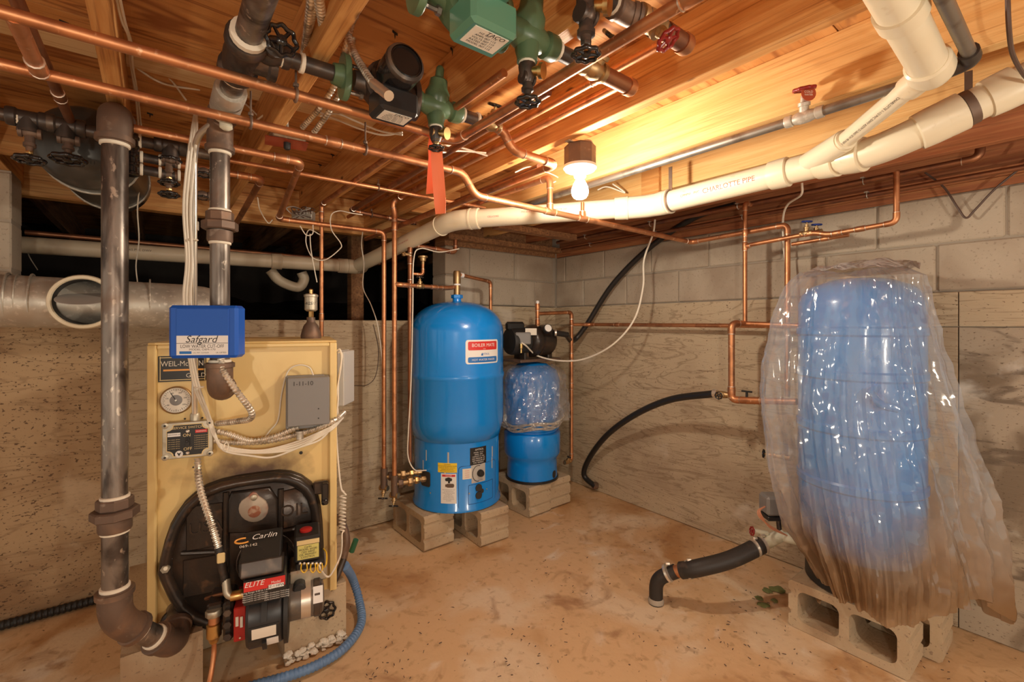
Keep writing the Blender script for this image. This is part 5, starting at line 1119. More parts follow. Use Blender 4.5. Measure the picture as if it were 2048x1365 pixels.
def seam(name, px0, py0, px1, py1, rad):
    a0, _ = cyl_hit(px0, (py0+py1)/2, TC, RS); a1, _ = cyl_hit(px1, (py0+py1)/2, TC, RS); xm = (px0+px1)/2; _, zt = cyl_hit(xm, py0, TC, RS); _, zb = cyl_hit(xm, py1, TC, RS); hw = abs(a1-a0)*RS/2; hh = (zt-zb)/2; pts = []
    for (sx, sy, s0) in ((1, 1, 0), (-1, 1, 1), (-1, -1, 2), (1, -1, 3)):
        for k in range(6): an = math.pi/2*(s0+k/5); pts.append((sx*(hw-rad)+rad*math.cos(an), sy*(hh-rad)+rad*math.sin(an)))
    full = []
    for (p, q) in zip(pts, pts[1:]+pts[:1]):
        for k in range(4): full.append((p[0]+(q[0]-p[0])*k/4, p[1]+(q[1]-p[1])*k/4))
    am = (a0+a1)/2; zm = (zt+zb)/2; b = MB(); b.sweep([CK.at(am+x/RS, zm+y, .0004) for x, y in full]+[CK.at(am+full[0][0]/RS, zm+full[0][1], .0004)], .0016, 6); return b.build(name, G['tank_seam'], t)
seam('access_panel_seam', 917, 930, 990, 1016, .02); ip = seam('cover_plate_seam', 937, 967, 985, 1005, .004)
for (px, py, r_) in ((957, 976, .020), (963, 982, .012), (957, 991, .020)):
    a, z = cyl_hit(px, py, TC, RS); CK.patch_az('knockout', G['ink'], ip, a, z, r_*2, r_*2, .0065, r_)
for (px, py) in ((938, 987), (972, 978), (862, 986)):
    a, z = cyl_hit(px, py, TC, RS); b = MB(); b.lathe([(.004, 0), (.004, .003)], CK.at(a, z, .004), V((math.cos(a), math.sin(a), 0)), 8); b.build('screw', G['emt'], t)
# dark cut-out at the left where the pipes enter
a, z = cyl_hit(851, 958, TC, RS); CK.patch_az('pipe_opening', G['ink'], t, a, z, .075, .085, .003, .012)
# fittings in and out at lower left: nipples, tees and drain cocks
v2 = V((BY(768, 2.45, 1.757).x, 2.45, .40))
ent = CK.at(a, z, .0)
for (yo, zz, nm) in ((0, 962, 'lower'), (.03, 950, 'upper')):
    s = V((v3.x if nm == 'lower' else v2.x, v3.y if nm == 'lower' else v2.y, ent.z+(.0 if nm == 'lower' else .03))); e = V((ent.x+.03, ent.y+yo, s.z))
    o = pipe_run('brass_nipple', f'{nm} brass pipe entering the blue water heater from the left', 'pipe', [s, e], .0135, G['dull_brass'], elbows=False)
    for k, f in enumerate((.15, .42, .62, .8)):
        b = MB(); q = s+(e-s)*f; b.hexa(q, e-s, (.024, .026, .020, .018)[k], .026); b.build('hex_fitting', G[('rusty_iron', 'dull_brass', 'brass', 'dull_brass')[k]], o, ang=30)
    b = MB(); b.cyl(s+UP*.05, s-UP*.06, .019, n=14); b.build('tee', G['rusty_iron'], o)
    q = s-UP*.06; gate_valve(f'small black wheel drain cock under the {"right" if nm == "lower" else "left"} copper riser', q, (.5, -.8, 0), (-.25, -.3, -1), .012, .026, .055, L=.05)
# top piping
ft = V((TC.x, TC.y, ztop+.02)); ztee = PP(914, 578, ft, FW).z; zup = PP(914, 552, ft, FW).z
xr_ = PY(1004, 567, TC.y-.05)
o = pipe_run('copper_pipe', 'copper pipe leaving the top of the large blue water heater to the right', 'pipe', [V((TC.x, TC.y, zup+.01)), V((TC.x+.30, TC.y+.07, zup-.015)), V((TC.x+.30, TC.y+.07, .9))], .011, G['copper'])
b = MB(); b.cyl(ft, V((TC.x, TC.y, ztee+.02)), .020, n=16); b.build('nipple', G['dull_brass'], o)
b = MB(); b.lathe([(.0225, ztee+.03), (.023, ztee+.035), (.023, zup+.02), (.019, zup+.03)], TC, n=14); b.build('tee', G['dull_brass'], o)
b = MB(); b.lathe([(.0215, ztee+.02), (.0215, ztee+.032)], TC, n=14); b.build('thread_tape', G['white_label'], o)
b = MB(); b.lathe([(.016, .03), (.016, .05)], V((TC.x, TC.y, zup+.009)), V((.30, .07, -.02)), 12); b.build('thread_tape', G['white_label'], o)
pl_ = V((v3.x, v3.y, ztee))
o = pipe_run('copper_pipe', 'short copper pipe from the riser to the top of the large blue water heater', 'pipe', [V((v3.x, v3.y, ztee+.005)), V((v3.x+.02, v3.y-.02, ztee)), V((TC.x-.07, TC.y-.01, ztee+.0)), V((TC.x, TC.y, ztee+.012))], .0115, G['copper'], couplings=[(1, .7), (1, .12)])
gate_valve('small dark wheel stop valve left of the water heater top', V((v3.x+.02, v3.y-.02, ztee))+(V((TC.x-.07, TC.y-.01, ztee))-V((v3.x+.02, v3.y-.02, ztee)))*.40, (1, .02, 0), (0, 0, 1), .012, .022, .05, L=.045)
# dark riser beside the bright pair, with ell to the right and funnel-shaped vent
v4 = P(820, 560, 2.60); vx, vy = v4.x, v4.y
def VZ(py): return PP(820, py, v4, FW).z
o = pipe_run('copper_pipe', 'dark copper riser closest to the large blue water heater', 'pipe', [V((vx, vy, .47)), V((vx, vy, VZ(490))), V((vx+.20, vy-.02, VZ(495)-.0)), V((vx+.285, vy-.02, VZ(497))), V((vx+.285, vy-.02, VZ(470)))], .0125, G['dark_copper'], couplings=[(0, .93), (0, .82)])
o2 = pipe_run('copper_pipe', 'small copper branch carrying the round vent left of the water heater', 'pipe', [V((vx, vy, VZ(547))), V((vx+.075, vy-.01, VZ(549))), V((vx+.075, vy-.01, VZ(525)))], .009, G['copper'])
b = MB(); zz = VZ(527); b.lathe([(.010, 0), (.010, .016), (.017, .018), (.019, .035), (.027, .037), (.028, .045), (.024, .048)], V((vx+.075, vy-.01, zz)), n=18); b.build('vent_cup', G['dull_brass'], o2)
b = MB(); q = V((vx-.02, vy-.005, VZ(510))); b.cyl(q+V((-.03, 0, 0)), q+V((.02, 0, 0)), .009, n=10); b.hexa(q-V((.02, 0, 0)), (1, 0, 0), .013, .014); b.build('bleeder', G['dull_brass'], o)
# ================================================================ small wrapped pressure tank with a jet pump on top
sc_ = P(1064, 968, 3.19); SCc = V((sc_.x, sc_.y, 0)); rs_ = .195; zb_ = .195
t = thing('pressure_tank', (SCc.x, SCc.y, zb_), 'small blue pressure tank half wrapped in crumpled clear plastic', 'tank')
b = MB(); b.lathe([(.155, zb_), (.175, zb_+.006), (.172, .30), (.172, .335), (rs_-.01, .352), (rs_, .375), (rs_, .505), (rs_-.006, .515), (rs_-.02, .52), (rs_-.02, .53), (rs_-.004, .54), (rs_-.002, .86), (.17, .93), (.10, .975), (.02, .985)], SCc, n=56); b.build('shell', G['tank_blue'], t, ang=50)
b = MB(); b.lathe([(.17, zb_-.004), (.182, zb_-.002), (.182, zb_+.012), (.17, zb_+.014)], SCc, n=48); b.build('base_ring', G['hose_black'], t)
CT = Cyl(SCc, .172); a, z = cyl_hit(1108, 949, SCc, .172); CT.patch_az('outlet_hole', G['ink'], t, a, z, .045, .05, .003, .022)
def crumple(p, s, k=1.0):
    q = p*s; n1 = noise.noise(q); n2 = noise.noise(q*2.3+V((7, 3, 1))); n3 = noise.noise(q*5.1+V((1, 9, 4)))
    return k*((1-abs(n1)*2.2)*.6+(1-abs(n2)*2.2)*.35+(1-abs(n3)*2)*.18-.45)
def wrap(name, m, parent, c, zs, rf, n=110, amp=.02, sc=7.0, seed=0):
    vs = []; fs = []
    for j, z in enumerate(zs):
        for i in range(n):
            a = 2*math.pi*i/n; r = rf(a, z); d = V((math.cos(a), math.sin(a), 0))
            r += amp*crumple(V((math.cos(a)*r*1.4, math.sin(a)*r*1.4, z*.75+seed)), sc)
            vs.append(c+d*r+UP*z)
    for j in range(len(zs)-1):
        for i in range(n): fs.append((j*n+i, j*n+(i+1) % n, (j+1)*n+(i+1) % n, (j+1)*n+i))
    b = MB(); b.add(vs, fs); return b.build(name, m, parent, ang=25)
zs = [.60+.37*k/46 for k in range(47)]
sm = lambda x: max(0, min(1, x))
wr_ = wrap('plastic_wrap', G['clear_film'], t, SCc, zs, lambda a, z: (.215+.035*sm((.95-z)/.3))*(1-.42*sm((z-.90)/.075)**2), amp=.030, sc=8.0)
# gathered hem of the wrap, tied like a rope
b = MB(); path = []
for k in range(81):
    a = 2*math.pi*k/80; path.append(SCc+V((math.cos(a), math.sin(a), 0))*(.232+.012*math.sin(3*a+.6))+UP*(.615+.045*math.cos(a-.4)+.01*math.sin(5*a)))
for q in range(5):
    b = MB(); b.sweep([p+V((.010*math.cos(q*1.26+i*.22), .010*math.sin(q*1.26+i*.22), .022*math.sin(q*1.26+i*.17))) for i, p in enumerate(path)], [.007+.004*noise.noise(V((i*.2, q, 0))) for i in range(81)], 7, cap=False)
    b.build('gathered_hem', G['hem'], t)
# jet pump
pc_ = P(1062, 682, 3.15); t = thing('jet_pump', (pc_.x, pc_.y, 1.0), 'black jet pump with a grey switch box on top of the small tank', 'pump')
ax = V((.97, -.1, 0)).normalized(); D3 = 3.15
b = MB(); b.lathe([(.03, -.185), (.085, -.178), (.092, -.16), (.092, -.05), (.085, -.045), (.075, -.03)], pc_, ax, 32); b.build('motor', G['soft_black'], t)
b = MB(); b.lathe([(.075, -.04), (.105, -.02), (.112, 0), (.112, .02), (.10, .03), (.098, .045), (.106, .05), (.106, .13), (.09, .155), (.05, .17), (.03, .172)], pc_, ax, 36); b.build('volute', G['cast_black'], t)
b = MB(); b.box(pc_+ax*-.13+UP*.10, .13, .06, .06, ax, ax.cross(UP), UP, .014); b.build('capacitor_cover', G['soft_black'], t)
b = MB(); q = P(1046, 677, 3.02); b.box(q, 31/FPX*3.02, .05, 24/FPX*3.02, RT, FW, UP, .006); b.build('pressure_switch', G['grey_paint'], t)
b = MB(); b.lathe([(.012, 0), (.012, -.03), (.008, -.034), (.008, -.06)], P(1042, 688, 2.99), n=12); b.build('switch_nipple', G['brass'], t)
b = MB(); b.box(P(1062, 664, 3.04), .075, .002, .045, RT, FW, UP); b.build('motor_label', G['paper'], t, ang=0)
q = P(1096, 657, 3.02); gx = (-FW+RT*.35+UP*.35).normalized(); b = MB(); b.lathe([(.026, -.03), (.029, -.028), (.029, .002), (.026, .004)], q, gx, 24); gg = b.build('pressure_gauge', G['soft_black'], t)
b = MB(); b.lathe([(.024, .002), (.024, .0045)], q, gx, 24); b.build('gauge_face', G['white_label'], gg)
b = MB(); b.cyl(q-gx*.028, q-gx*.05-UP*.01, .006, n=8); b.build('gauge_stem', G['brass'], gg)
b = MB(); b.box(V((SCc.x, SCc.y, 1.002)), .36, .20, .02, ch=.004); b.build('mounting_bracket', G['rusty_iron'], t)
for s in (-.11, .10): b = MB(); b.box(V((SCc.x+s, SCc.y-.02, 1.03)), .04, .12, .06, ch=.006); b.build('pump_foot', G['cast_black'], t)
# pump outlet piping: riser, ell and long drop to the tank
zu = PP(1075, 605, P(1075, 605, 3.12), FW)
o = pipe_run('copper_stub', 'upright copper pipe with a capped top above the jet pump', 'pipe', [P(1075, 652, 3.14), P(1075, 608, 3.14)], .0135, G['copper'], elbows=False, couplings=[(0, .15), (0, .85)])
b = MB(); b.lathe([(.010, 0), (.012, .004), (.012, .018), (.007, .022)], P(1075, 608, 3.14), n=10); b.build('end_cap', G['white_label'], o)
XW = 2.50; cw = PX(1143, 625, 2.36)
dx, dy = cw.x, cw.y
o = pipe_run('copper_pipe', 'long copper drop pipe right of the small wrapped tank', 'pipe', [P(1075, 628, 3.14), V((dx, dy, cw.z)), V((dx, dy, .27)), V((dx-.09, dy-.02, .27))], .0125, G['copper'], couplings=[(1, .07), (1, .30), (1, .5)])
q = V((dx-.05, dy-.01, .30)); gate_valve('small brass drain valve at the foot of the small wrapped tank', V((dx-.06, dy-.02, .275)), (1, .1, 0), (.2, -.3, 1), .012, .016, .035, m='dull_brass', L=.06)
tt = PX(1150, 662, XW)
zz_ = 1.243
lp = pipe_run('copper_pipe', 'long level copper pipe on the right wall at eye height', 'pipe', [V((dx, dy, zz_)), V((XW, dy-.05, zz_)), V((XW, .75, zz_-.006))], .0115, G['copper'], couplings=[(1, .16)], rad=.03)
b = MB(); b.sweep([P(1108, 666, 3.1), P(1135, 670, 3.15)], .019, 14); hs2 = tag(b.build('suction_hose', G['hose_black']), 'short black suction hose on the right of the jet pump', 'hose')
b = MB(); collar(b, P(1111, 666, 3.1), RT, .019, .0225, .016); b.build('hose_clamp', G['emt'], hs2)
# ================================================================ tall blue tank under clear plastic, on blocks
WC = V((2.272, .617, 0)); RW = .212; zb_ = .192
t = thing('filter_tank', (WC.x, WC.y, zb_), 'tall blue ribbed tank on concrete blocks inside the plastic cover', 'tank')
prof = [(.15, zb_), (.165, zb_+.01), (.17, .30), (.18, .33), (RW-.02, .345), (RW, .38)]
for z in (.62, .84, 1.05, 1.22): prof += [(RW, z-.02), (RW+.006, z-.012), (RW+.006, z+.012), (RW, z+.02)]
prof += [(RW, 1.33), (RW-.012, 1.37), (RW-.04, 1.40), (.10, 1.43), (.02, 1.435)]
b = MB(); b.lathe(prof, WC, n=64); b.build('shell', G['tank_blue'], t, ang=30)
b = MB(); b.lathe([(.16, zb_), (.186, zb_+.005), (.186, .34), (.17, .345)], WC, n=48); b.build('dark_base', G['soft_black'], t)
b = MB(); b.sweep(spline([WC+V((-.17, -.1, 1.02)), WC+V((-.215, -.10, .99)), WC+V((-.22, -.13, .96)), WC+V((-.20, -.17, .95))]), .015, 10); b.build('side_fitting', G['tank_blue'], t)
# the cover: a loose bag, built ring by ring between its left, front, right and back edges
Ld = [(552, 1592), (575, 1570), (620, 1552), (660, 1544), (720, 1531), (800, 1530), (900, 1543), (960, 1556), (1050, 1582), (1110, 1622), (1190, 1668), (1240, 1690)]
Rd = [(552, 1850), (575, 1856), (650, 1870), (720, 1890), (820, 1920), (900, 1944), (935, 1962), (1000, 1978), (1100, 1998), (1200, 2006), (1290, 2010)]
def look(tab, y):
    if y <= tab[0][0]: return tab[0][1]
    for (a, b_), (c_, d_) in zip(tab, tab[1:]):
        if y <= c_: return b_+(d_-b_)*(y-a)/(c_-a)
    return tab[-1][1]
dL, dR, dC = 1.86, 1.66, FW.dot(WC)
def edge(tab, d, z): y = HOR-(z-EYE)*FPX/d; q = P(look(tab, y), y, d); q.z = z; return q
toC = V((WC.x, WC.y, 0)).normalized(); sd = V((toC.y, -toC.x, 0))
def ring_pts(z):
    L_ = edge(Ld, dL, z); R_ = edge(Rd, dR, z); R_.x = min(R_.x, 2.565)
    fr = .03+.07*sm((1.40-z)/.7); sh = sm((.95-z)/.6)
    F_ = WC-toC*(RW+fr)+sd*(.02+.05*sh)+UP*z; B_ = WC+toC*(RW+.06)+UP*z; B_.x = min(B_.x, 2.575)
    FL = L_*.46+F_*.54-toC*.035-sd*.03; FR = R_*.46+F_*.54-toC*.035+sd*.02
    BL = L_*.48+B_*.52+toC*.02-sd*.03; BR = R_*.5+B_*.5+V((.01, 0, 0))
    for q in (FL, FR, BL, BR): q.z = z; q.x = min(q.x, 2.57)
    return [L_, FL, F_, FR, R_, BR, B_, BL]
def closed(pts, n):
    m = len(pts); out = []
    for i in range(m):
        a, b_, c_, d_ = pts[i-1], pts[i], pts[(i+1) % m], pts[(i+2) % m]
        for k in range(n//m):
            tt_ = k/(n//m); out.append(.5*((2*b_)+(c_-a)*tt_+(2*a-5*b_+4*c_-d_)*tt_*tt_+(3*b_-a-3*c_+d_)*tt_**3))
    return out
NR = 240; vs = []; fs = []; nz = 110
ctr = WC.copy()
for j in range(nz+1):
    f = j/nz
    base = None
    ring = []
    for i in range(NR):
        u_ = i/NR                         # 0 left, .25 front, .5 right, .75 back
        zlow = .225 if u_ < .30 else (.225+(.28-.225)*sm((u_-.30)/.08) if u_ < .40 else (.30-.13*sm((u_-.42)/.08) if u_ < .56 else .20))
        zlow += .02*noise.noise(V((u_*22, 3, 0)))
        z = 1.425-(1.425-zlow)*f
        ring.append((u_, z))
    vs.append(ring)
cache = {}
def ringz(z):
    k = round(z, 3)
    if k not in cache: cache[k] = closed(ring_pts(k), NR)
    return cache[k]
allv = []
for j, ring in enumerate(vs):
    for i, (u_, z) in enumerate(ring):
        p = ringz(z)[i].copy(); d = V((p.x-WC.x, p.y-WC.y, 0)); d.normalize()
        amp = .018+.034*sm((1.35-z)/.9)
        fold = crumple(V((math.cos(u_*6.283)*.9, math.sin(u_*6.283)*.9, z*.22)), 2.9)
        fine = crumple(V((p.x, p.y, p.z*.8)), 8.0)
        p += d*(amp*1.15*fold+.011*fine); p.x = min(p.x, 2.595)
        allv.append(p)
for j in range(nz):
    for i in range(NR): fs.append((j*NR+i, (j+1)*NR+i, (j+1)*NR+(i+1) % NR, j*NR+(i+1) % NR))
# closed, slouching top
n0 = len(allv)
for kk, (sc_k, zz) in enumerate(((.85, 1.445), (.6, 1.452), (.3, 1.462), (.08, 1.46))):
    for i in range(NR):
        q = allv[i]; p = V((WC.x+(q.x-WC.x)*sc_k, WC.y+(q.y-WC.y)*sc_k, zz+.022*noise.noise(V((q.x*9*sc_k, q.y*9*sc_k, kk)))*1.6)); allv.append(p)
for i in range(NR): fs.append((i, (i+1) % NR, n0+(i+1) % NR, n0+i))
for kk in range(3):
    for i in range(NR): a = n0+kk*NR; fs.append((a+i, a+(i+1) % NR, a+NR+(i+1) % NR, a+NR+i))
b = MB(); b.add(allv, fs); cover = b.build('plastic_cover', G['big_film'], None, ang=22)
tag(cover, 'grimy clear plastic sheet draped over the tall tank at right', 'plastic sheet')
# crumpled brown paper lying on top under the sheet
b = MB(); n = 36; vs = []; fs = []
for kk, s in enumerate((1.0, .75, .45, .15)):
    for i in range(n):
        a = 2*math.pi*i/n; vs.append(WC+V((math.cos(a)*.19*s, math.sin(a)*.19*s, 1.455+.05*abs(noise.noise(V((math.cos(a)*2*s, math.sin(a)*2*s, kk*.4))))+.012*kk)))
for kk in range(3):
    for i in range(n): a = kk*n; fs.append((a+i, a+(i+1) % n, a+n+(i+1) % n, a+n+i))
b.add(vs, fs); tag(b.build('crumpled_film', G['hem'], ang=20), 'crumpled brownish film bunched on top of the covered tank', 'plastic sheet')
# ================================================================ plastic drain pipes
RP = .0445
def hubs(parent, items, R, m):
    for (q, ax, r, h) in items:
        b = MB(); b.lathe([(r*.99, -h/2), (R, -h/2+.002), (R, h/2-.003), (r*.99, h/2)], q, ax, 28); b.build('hub', m, parent)
d0 = PY(720, 530, 3.02); d1 = P(905, 441, 2.33); d2 = P(1300, 413, 2.075); d3 = AX(1625, 1.77, 1.79)
d4 = P(1745, 305, 1.40); d5 = P(1830, 268, 1.30); d6 = P(1880, 247, 1.26); d7 = P(2120, 128, 1.14)
main = pipe_run('drain_pipe', 'thick cream plastic drain pipe sweeping under the joists across the room', 'drain pipe', [d0, d1, d2, d3, d4, d5, d7+(d7-d5)*2.2], RP, G['pvc'], rad=.07, elbows=False, n=28)
for path in bend_paths([d0, d1, d2, d3], .07, .03):
    b = MB(); b.sweep(path, RP*1.12, 28); e = b.build('elbow', G['pvc'], main)
    for q, q2 in ((path[0], path[1]), (path[-1], path[-2])): b = MB(); collar(b, q, q2-q, RP, RP*1.2, .012, 28); b.build('hub_rim', G['pvc'], e)
for (a, c_, f) in ((d1, d2, .12), (d1, d2, .87), (d2, d3, .10), (d2, d3, .84), (d3, d4, .30), (d3, d4, .72), (d5, d7, .12), (d5, d7, .26), (d5, d7, .62)):
    q = a+(c_-a)*f; ax = (c_-a).normalized(); b = MB(); b.lathe([(RP, -.032), (RP*1.13, -.030), (RP*1.17, .0), (RP*1.17, .028), (RP, .031)], q, ax, 28); b.build('coupling', G['pvc'], main)
# wye branch
wy = d3+(d4-d3)*.05; fe = AX(1862, 1.44, 1.85); fe = P(1862, 140, 1.07)
b = MB(); b.sweep([wy-(d4-d3).normalized()*.05, wy+(fe-wy)*.33], [.036, .034], 24); b.build('wye_arm', G['pvc'], main)
br = pipe_run('drain_branch', 'thinner cream plastic pipe slanting from the drain up to the large fitting', 'drain pipe', [wy+(fe-wy)*.12, fe], .0245, G['pvc'], elbows=False, n=22)
hubs(br, [(wy+(fe-wy)*.33, fe-wy, .0245, .03), (wy+(fe-wy)*.90, fe-wy, .0245, .045)], .031, G['pvc'])
st0 = P(1768, -40, .84); st = pipe_run('drain_stack', 'wide cream plastic pipe coming down from the top right', 'drain pipe', [V((st0.x-.06, st0.y, 2.10)), V((st0.x-.06, st0.y, st0.z+.004)), fe+(st0-fe)*.02], .0365, G['pvc'], elbows=False, rad=.05, n=28)
b = MB(); dd = (fe-st0).normalized(); b.lathe([(.038, -.045), (.043, -.04), (.045, .0), (.041, .016), (.029, .033), (.012, .040)], fe, dd, 28); b.build('sweep_fitting', G['pvc'], st)
hubs(st, [(st0+(fe-st0)*.30, dd, .0365, .045)], .043, G['pvc'])
# straps and print
for (a, c_, f, top) in ((d2, d3, .16, 1.93), (d5, d7, .40, 1.93)):
    q = a+(c_-a)*f; ax = (c_-a).normalized(); b = MB(); b.lathe([(RP, -.010), (RP*1.06, -.0095), (RP*1.06, .0095), (RP, .010)], q, ax, 28); s_ = b.build('strap', G['rusty_iron'], main)
    b = MB(); b.box(V((q.x, q.y, (q.z+RP+top)/2)), .003, .016, top-q.z-RP, V((ax.y, -ax.x, 0)).normalized(), V((ax.x, ax.y, 0)).normalized()); b.build('strap_tail', G['rusty_iron'], s_)
def on_pipe(st_, size, a, c_, f, r, m, parent, ang=0.0, name='printing'):
    ax = (c_-a).normalized(); q = a+(c_-a)*f; v = (EYEP-q); v -= ax*v.dot(ax); v.normalize(); sd_ = ax.cross(v); d_ = ax if ax.dot(RT) > 0 else -ax
    up_ = v.cross(d_)
    vv, ff = text_geo(st_, size); b = MB(); pts = []
    for p in vv:
        th = ang+p[1]/r; pts.append(q+d_*p[0]+(v*math.cos(th)+up_*math.sin(th))*(r+.0008))
    b.add(pts, ff); return b.build(name, m, parent, ang=0)
on_pipe('CHARLOTTE PIPE', .026, d2, d3, .58, RP, G['pvc_print'], main, .15); on_pipe('CPMPVI   PVC', .014, d2, d3, .34, RP, G['pvc_print'], main, .2)
on_pipe('PVC-DWV ASTM D-2665 PVC 1120 PR 260', .012, d1, d2, .50, RP, G['pvc_print'], main, .35); on_pipe('CELLCORE', .012, d1, d2, .24, RP, G['pvc_print'], main, .1); on_pipe('ASTM D-2665  PVC DWV', .010, d0, d1, .6, RP, G['pvc_print'], main, .2)
on_pipe('ASTM D-2665', .014, d3, d4, .50, RP, G['pvc_print'], main, .5); on_pipe('780 PVC', .014, d3, d4, .50, RP, G['pvc_print'], main, .1)
on_pipe('CHARLOTTE 1-1/2 PVC DWV ASTM D-2665 SCH 40 NSF-DWV', .0095, wy, fe, .58, .0245, G['dark_print'], br, .1)
# old pipe in the crawl space
o0 = PY(45, 490, 3.20); o1 = PY(715, 534, 3.06)
old = pipe_run('old_drain_pipe', 'old yellowed plastic drain pipe in the crawl space at left', 'drain pipe', [o0, o1], RP*.92, G['old_pvc'], elbows=False, n=24)
for px in (510, 675, 700): b = MB(); q = o0+(o1-o0)*((px-45)/670); b.lathe([(RP*.9, -.03), (RP*1.06, -.028), (RP*1.08, .028), (RP*.9, .03)], q, o1-o0, 24); b.build('coupling', G['old_pvc'], old)
b = MB(); b.sweep(spline([o1, (o1*.5+d0*.5)+V((.03, .03, 0)), d0]), RP*1.0, 24); b.build('elbow', G['old_pvc'], old)
tr = PY(590, 555, 3.3); pth = [PY(540, 540, 3.28), PY(560, 562, 3.28), PY(595, 575, 3.28), PY(608, 560, 3.28), PY(603, 545, 3.28)]
b = MB(); b.sweep(spline(pth, 8), .032, 16); tag(b.build('drain_trap', G['old_pvc']), 'old plastic drain trap hanging in the dark crawl space', 'drain pipe')
on_pipe('ASTM D-2665 PVC DWV', .016, o0, o1, .26, RP*.92, G['dark_print'], old, .3)
# ================================================================ galvanized pipe with red stop valve, right
XG = 1.49
ga_ = AX(1945, XG, 1.852); gb = AX(1170, XG, 1.852)
gal = pipe_run('galvanized_pipe', 'grey galvanized pipe running under the pale joist past the red valve', 'pipe', [V((XG-.5, ga_.y, 1.872)), V((XG, ga_.y, 1.86)), V((XG, ga_.y+.03, 1.852)), V((XG, 2.6, 1.852))], .0135, G['old_galvanized'], rad=.03, style='iron', elbows=False, n=14)
b = MB(); b.sweep(fillet([V((XG-.05, ga_.y, 1.862)), V((XG, ga_.y, 1.86)), V((XG, ga_.y+.06, 1.852))], .03), .019, 14); b.build('elbow', G['black_iron'], gal)
q = AX(1608, XG, 1.852); gv = gate_valve('red wheel stop valve with a paper tag on the galvanized pipe', q, (0, 1, 0), (-.25, -.1, 1), .0135, .030, .075, m='galvanized', wm='wheel_red', L=.10)
b = MB(); b.lathe([(.021, 0), (.021, .001)], P(1617, 187, FW.dot(q)-.035), -FW, 20); tg = b.build('paper_tag', G['red_plate'], gv)
text('COLD', .009, flat(P(1617, 184, FW.dot(q)-.0365), RT, UP, .001), G['paper'], tg); text('WATER', .007, flat(P(1617, 190, FW.dot(q)-.0365), RT, UP, .001), G['paper'], tg)
# ================================================================ copper on the right wall
XA = 2.36
def RX(px, py, x=XA): return PX(px, py, x)
zt_ = RX(1500, 490).z
up1 = RX(1793, 320)
rc = pipe_run('copper_pipe', 'copper pipe with blue-handled valves stepping along the right wall', 'pipe', [V((XA, up1.y, 1.862)), V((XA, up1.y, RX(1793, 445).z)), V((XA, RX(1655, 470).y, RX(1655, 470).z)), V((XA, RX(1630, 468).y, RX(1630, 468).z+.006)), V((XA, RX(1490, 492).y, RX(1490, 492).z))], .0105, G['copper'], couplings=[(1, .5), (1, .85)])
rc2 = pipe_run('copper_pipe', 'second copper pipe just below the blue-handled valves', 'pipe', [V((XA+.05, RX(1690, 463).y, RX(1690, 467).z)), V((XA+.05, RX(1575, 482).y, RX(1580, 486).z))], .0095, G['copper'], elbows=False, couplings=[(0, .4)])
for (px, py, wpx, wpy, lab) in ((1612, 467, 1618, 444, 'left of the two blue wheel valves on the copper pipe'), (1632, 465, 1637, 450, 'right of the two blue wheel valves on the copper pipe')):
    q = RX(px, py, XA if px == 1612 else XA+.05); h_ = RX(px, wpy, q.x).z-q.z; gate_valve(lab, q, (0, 1, 0), (-.05, -.1, 1), .010, .022, max(h_, .03), m='dull_brass', wm='wheel_blue', L=.05)
xa_ = RX(1490, 405).y
vt = pipe_run('copper_pipe', 'upright copper pipe dropping to the level pipe on the right wall', 'pipe', [V((XA+.06, xa_, RX(1490, 406).z+.0)), V((XA, xa_, RX(1490, 406).z)), V((XA, xa_, RX(1490, 648).z))], .0105, G['copper'], tees=[(1, .36, (0, -1, 0))], couplings=[(1, .25)])
pipe_run('copper_pipe', 'short level copper pipe from the upright toward the covered tank', 'pipe', [V((XA, xa_, 1.25)), V((XA, .80, 1.238)), V((XA-.05, .70, 1.232))], .0125, G['copper'], elbows=False)
# thick copper drop with hose valve
xt = 2.28; dp_ = PX(1463, 655, xt); dpb = PX(1463, 800, xt)
dr_ = pipe_run('copper_pipe', 'thick upright copper pipe in front of the right wall beside the hose end', 'pipe', [V((XA, xa_+.0, 1.25)), V((xt, dp_.y, 1.25)), V((xt, dp_.y, dpb.z)), V((xt, dp_.y-.09, dpb.z+.008)), V((xt, .85, dpb.z+.03))], .0155, G['copper'], rad=.03, couplings=[(1, .9)])
hv = gate_valve('black lever hose valve at the end of the black loop hose', V((xt-.0, dp_.y+.045, dpb.z+.02)), (0, 1, 0), (-1, -.1, .0), .013, .020, .05, m='dull_brass', L=.10)
b = MB(); q = V((xt, dp_.y-.075, dpb.z+.05)); b.box(q, .012, .05, .008, ch=.002); b.cyl(q, q-UP*.05, .006, n=8); tag(b.build('valve_lever', G['soft_black']), 'small black lever on the copper pipe below the thick drop', 'valve')
q = PX(1523, 905, 2.25); gate_valve('small dark wheel valve behind the left edge of the plastic cover', q+V((.0, -.10, 0)), (0, 1, 0), (-.2, 1, 0), .010, .020, .085, m='dull_brass', L=.05)
# pipe runs against the sill
for (x, px0, py0, lab, r_) in ((2.46, 1960, 316, 'upper', .013), (2.51, 1990, 345, 'lower', .011)):
    e = PX(px0, py0, x); z_ = e.z
    o = pipe_run('copper_pipe', f'{lab} copper pipe running along the top of the right wall', 'pipe', [V((x, 2.6, z_)), V((x, e.y, z_)), V((x+.02, e.y, z_+.12))] if lab == 'upper' else [V((x, 2.6, z_)), V((x, -.6, z_))], r_, G['dark_copper'])
    for k in range(4):
        b = MB(); y = 2.3-k*.55; b.box(V((x, y, z_+.012)), r_*3.6, .014, .004); b.torus(V((x, y, z_)), (0, 1, 0), r_*1.15, .002, 14, 5); b.build('pipe_strap', G['galvanized'], o)
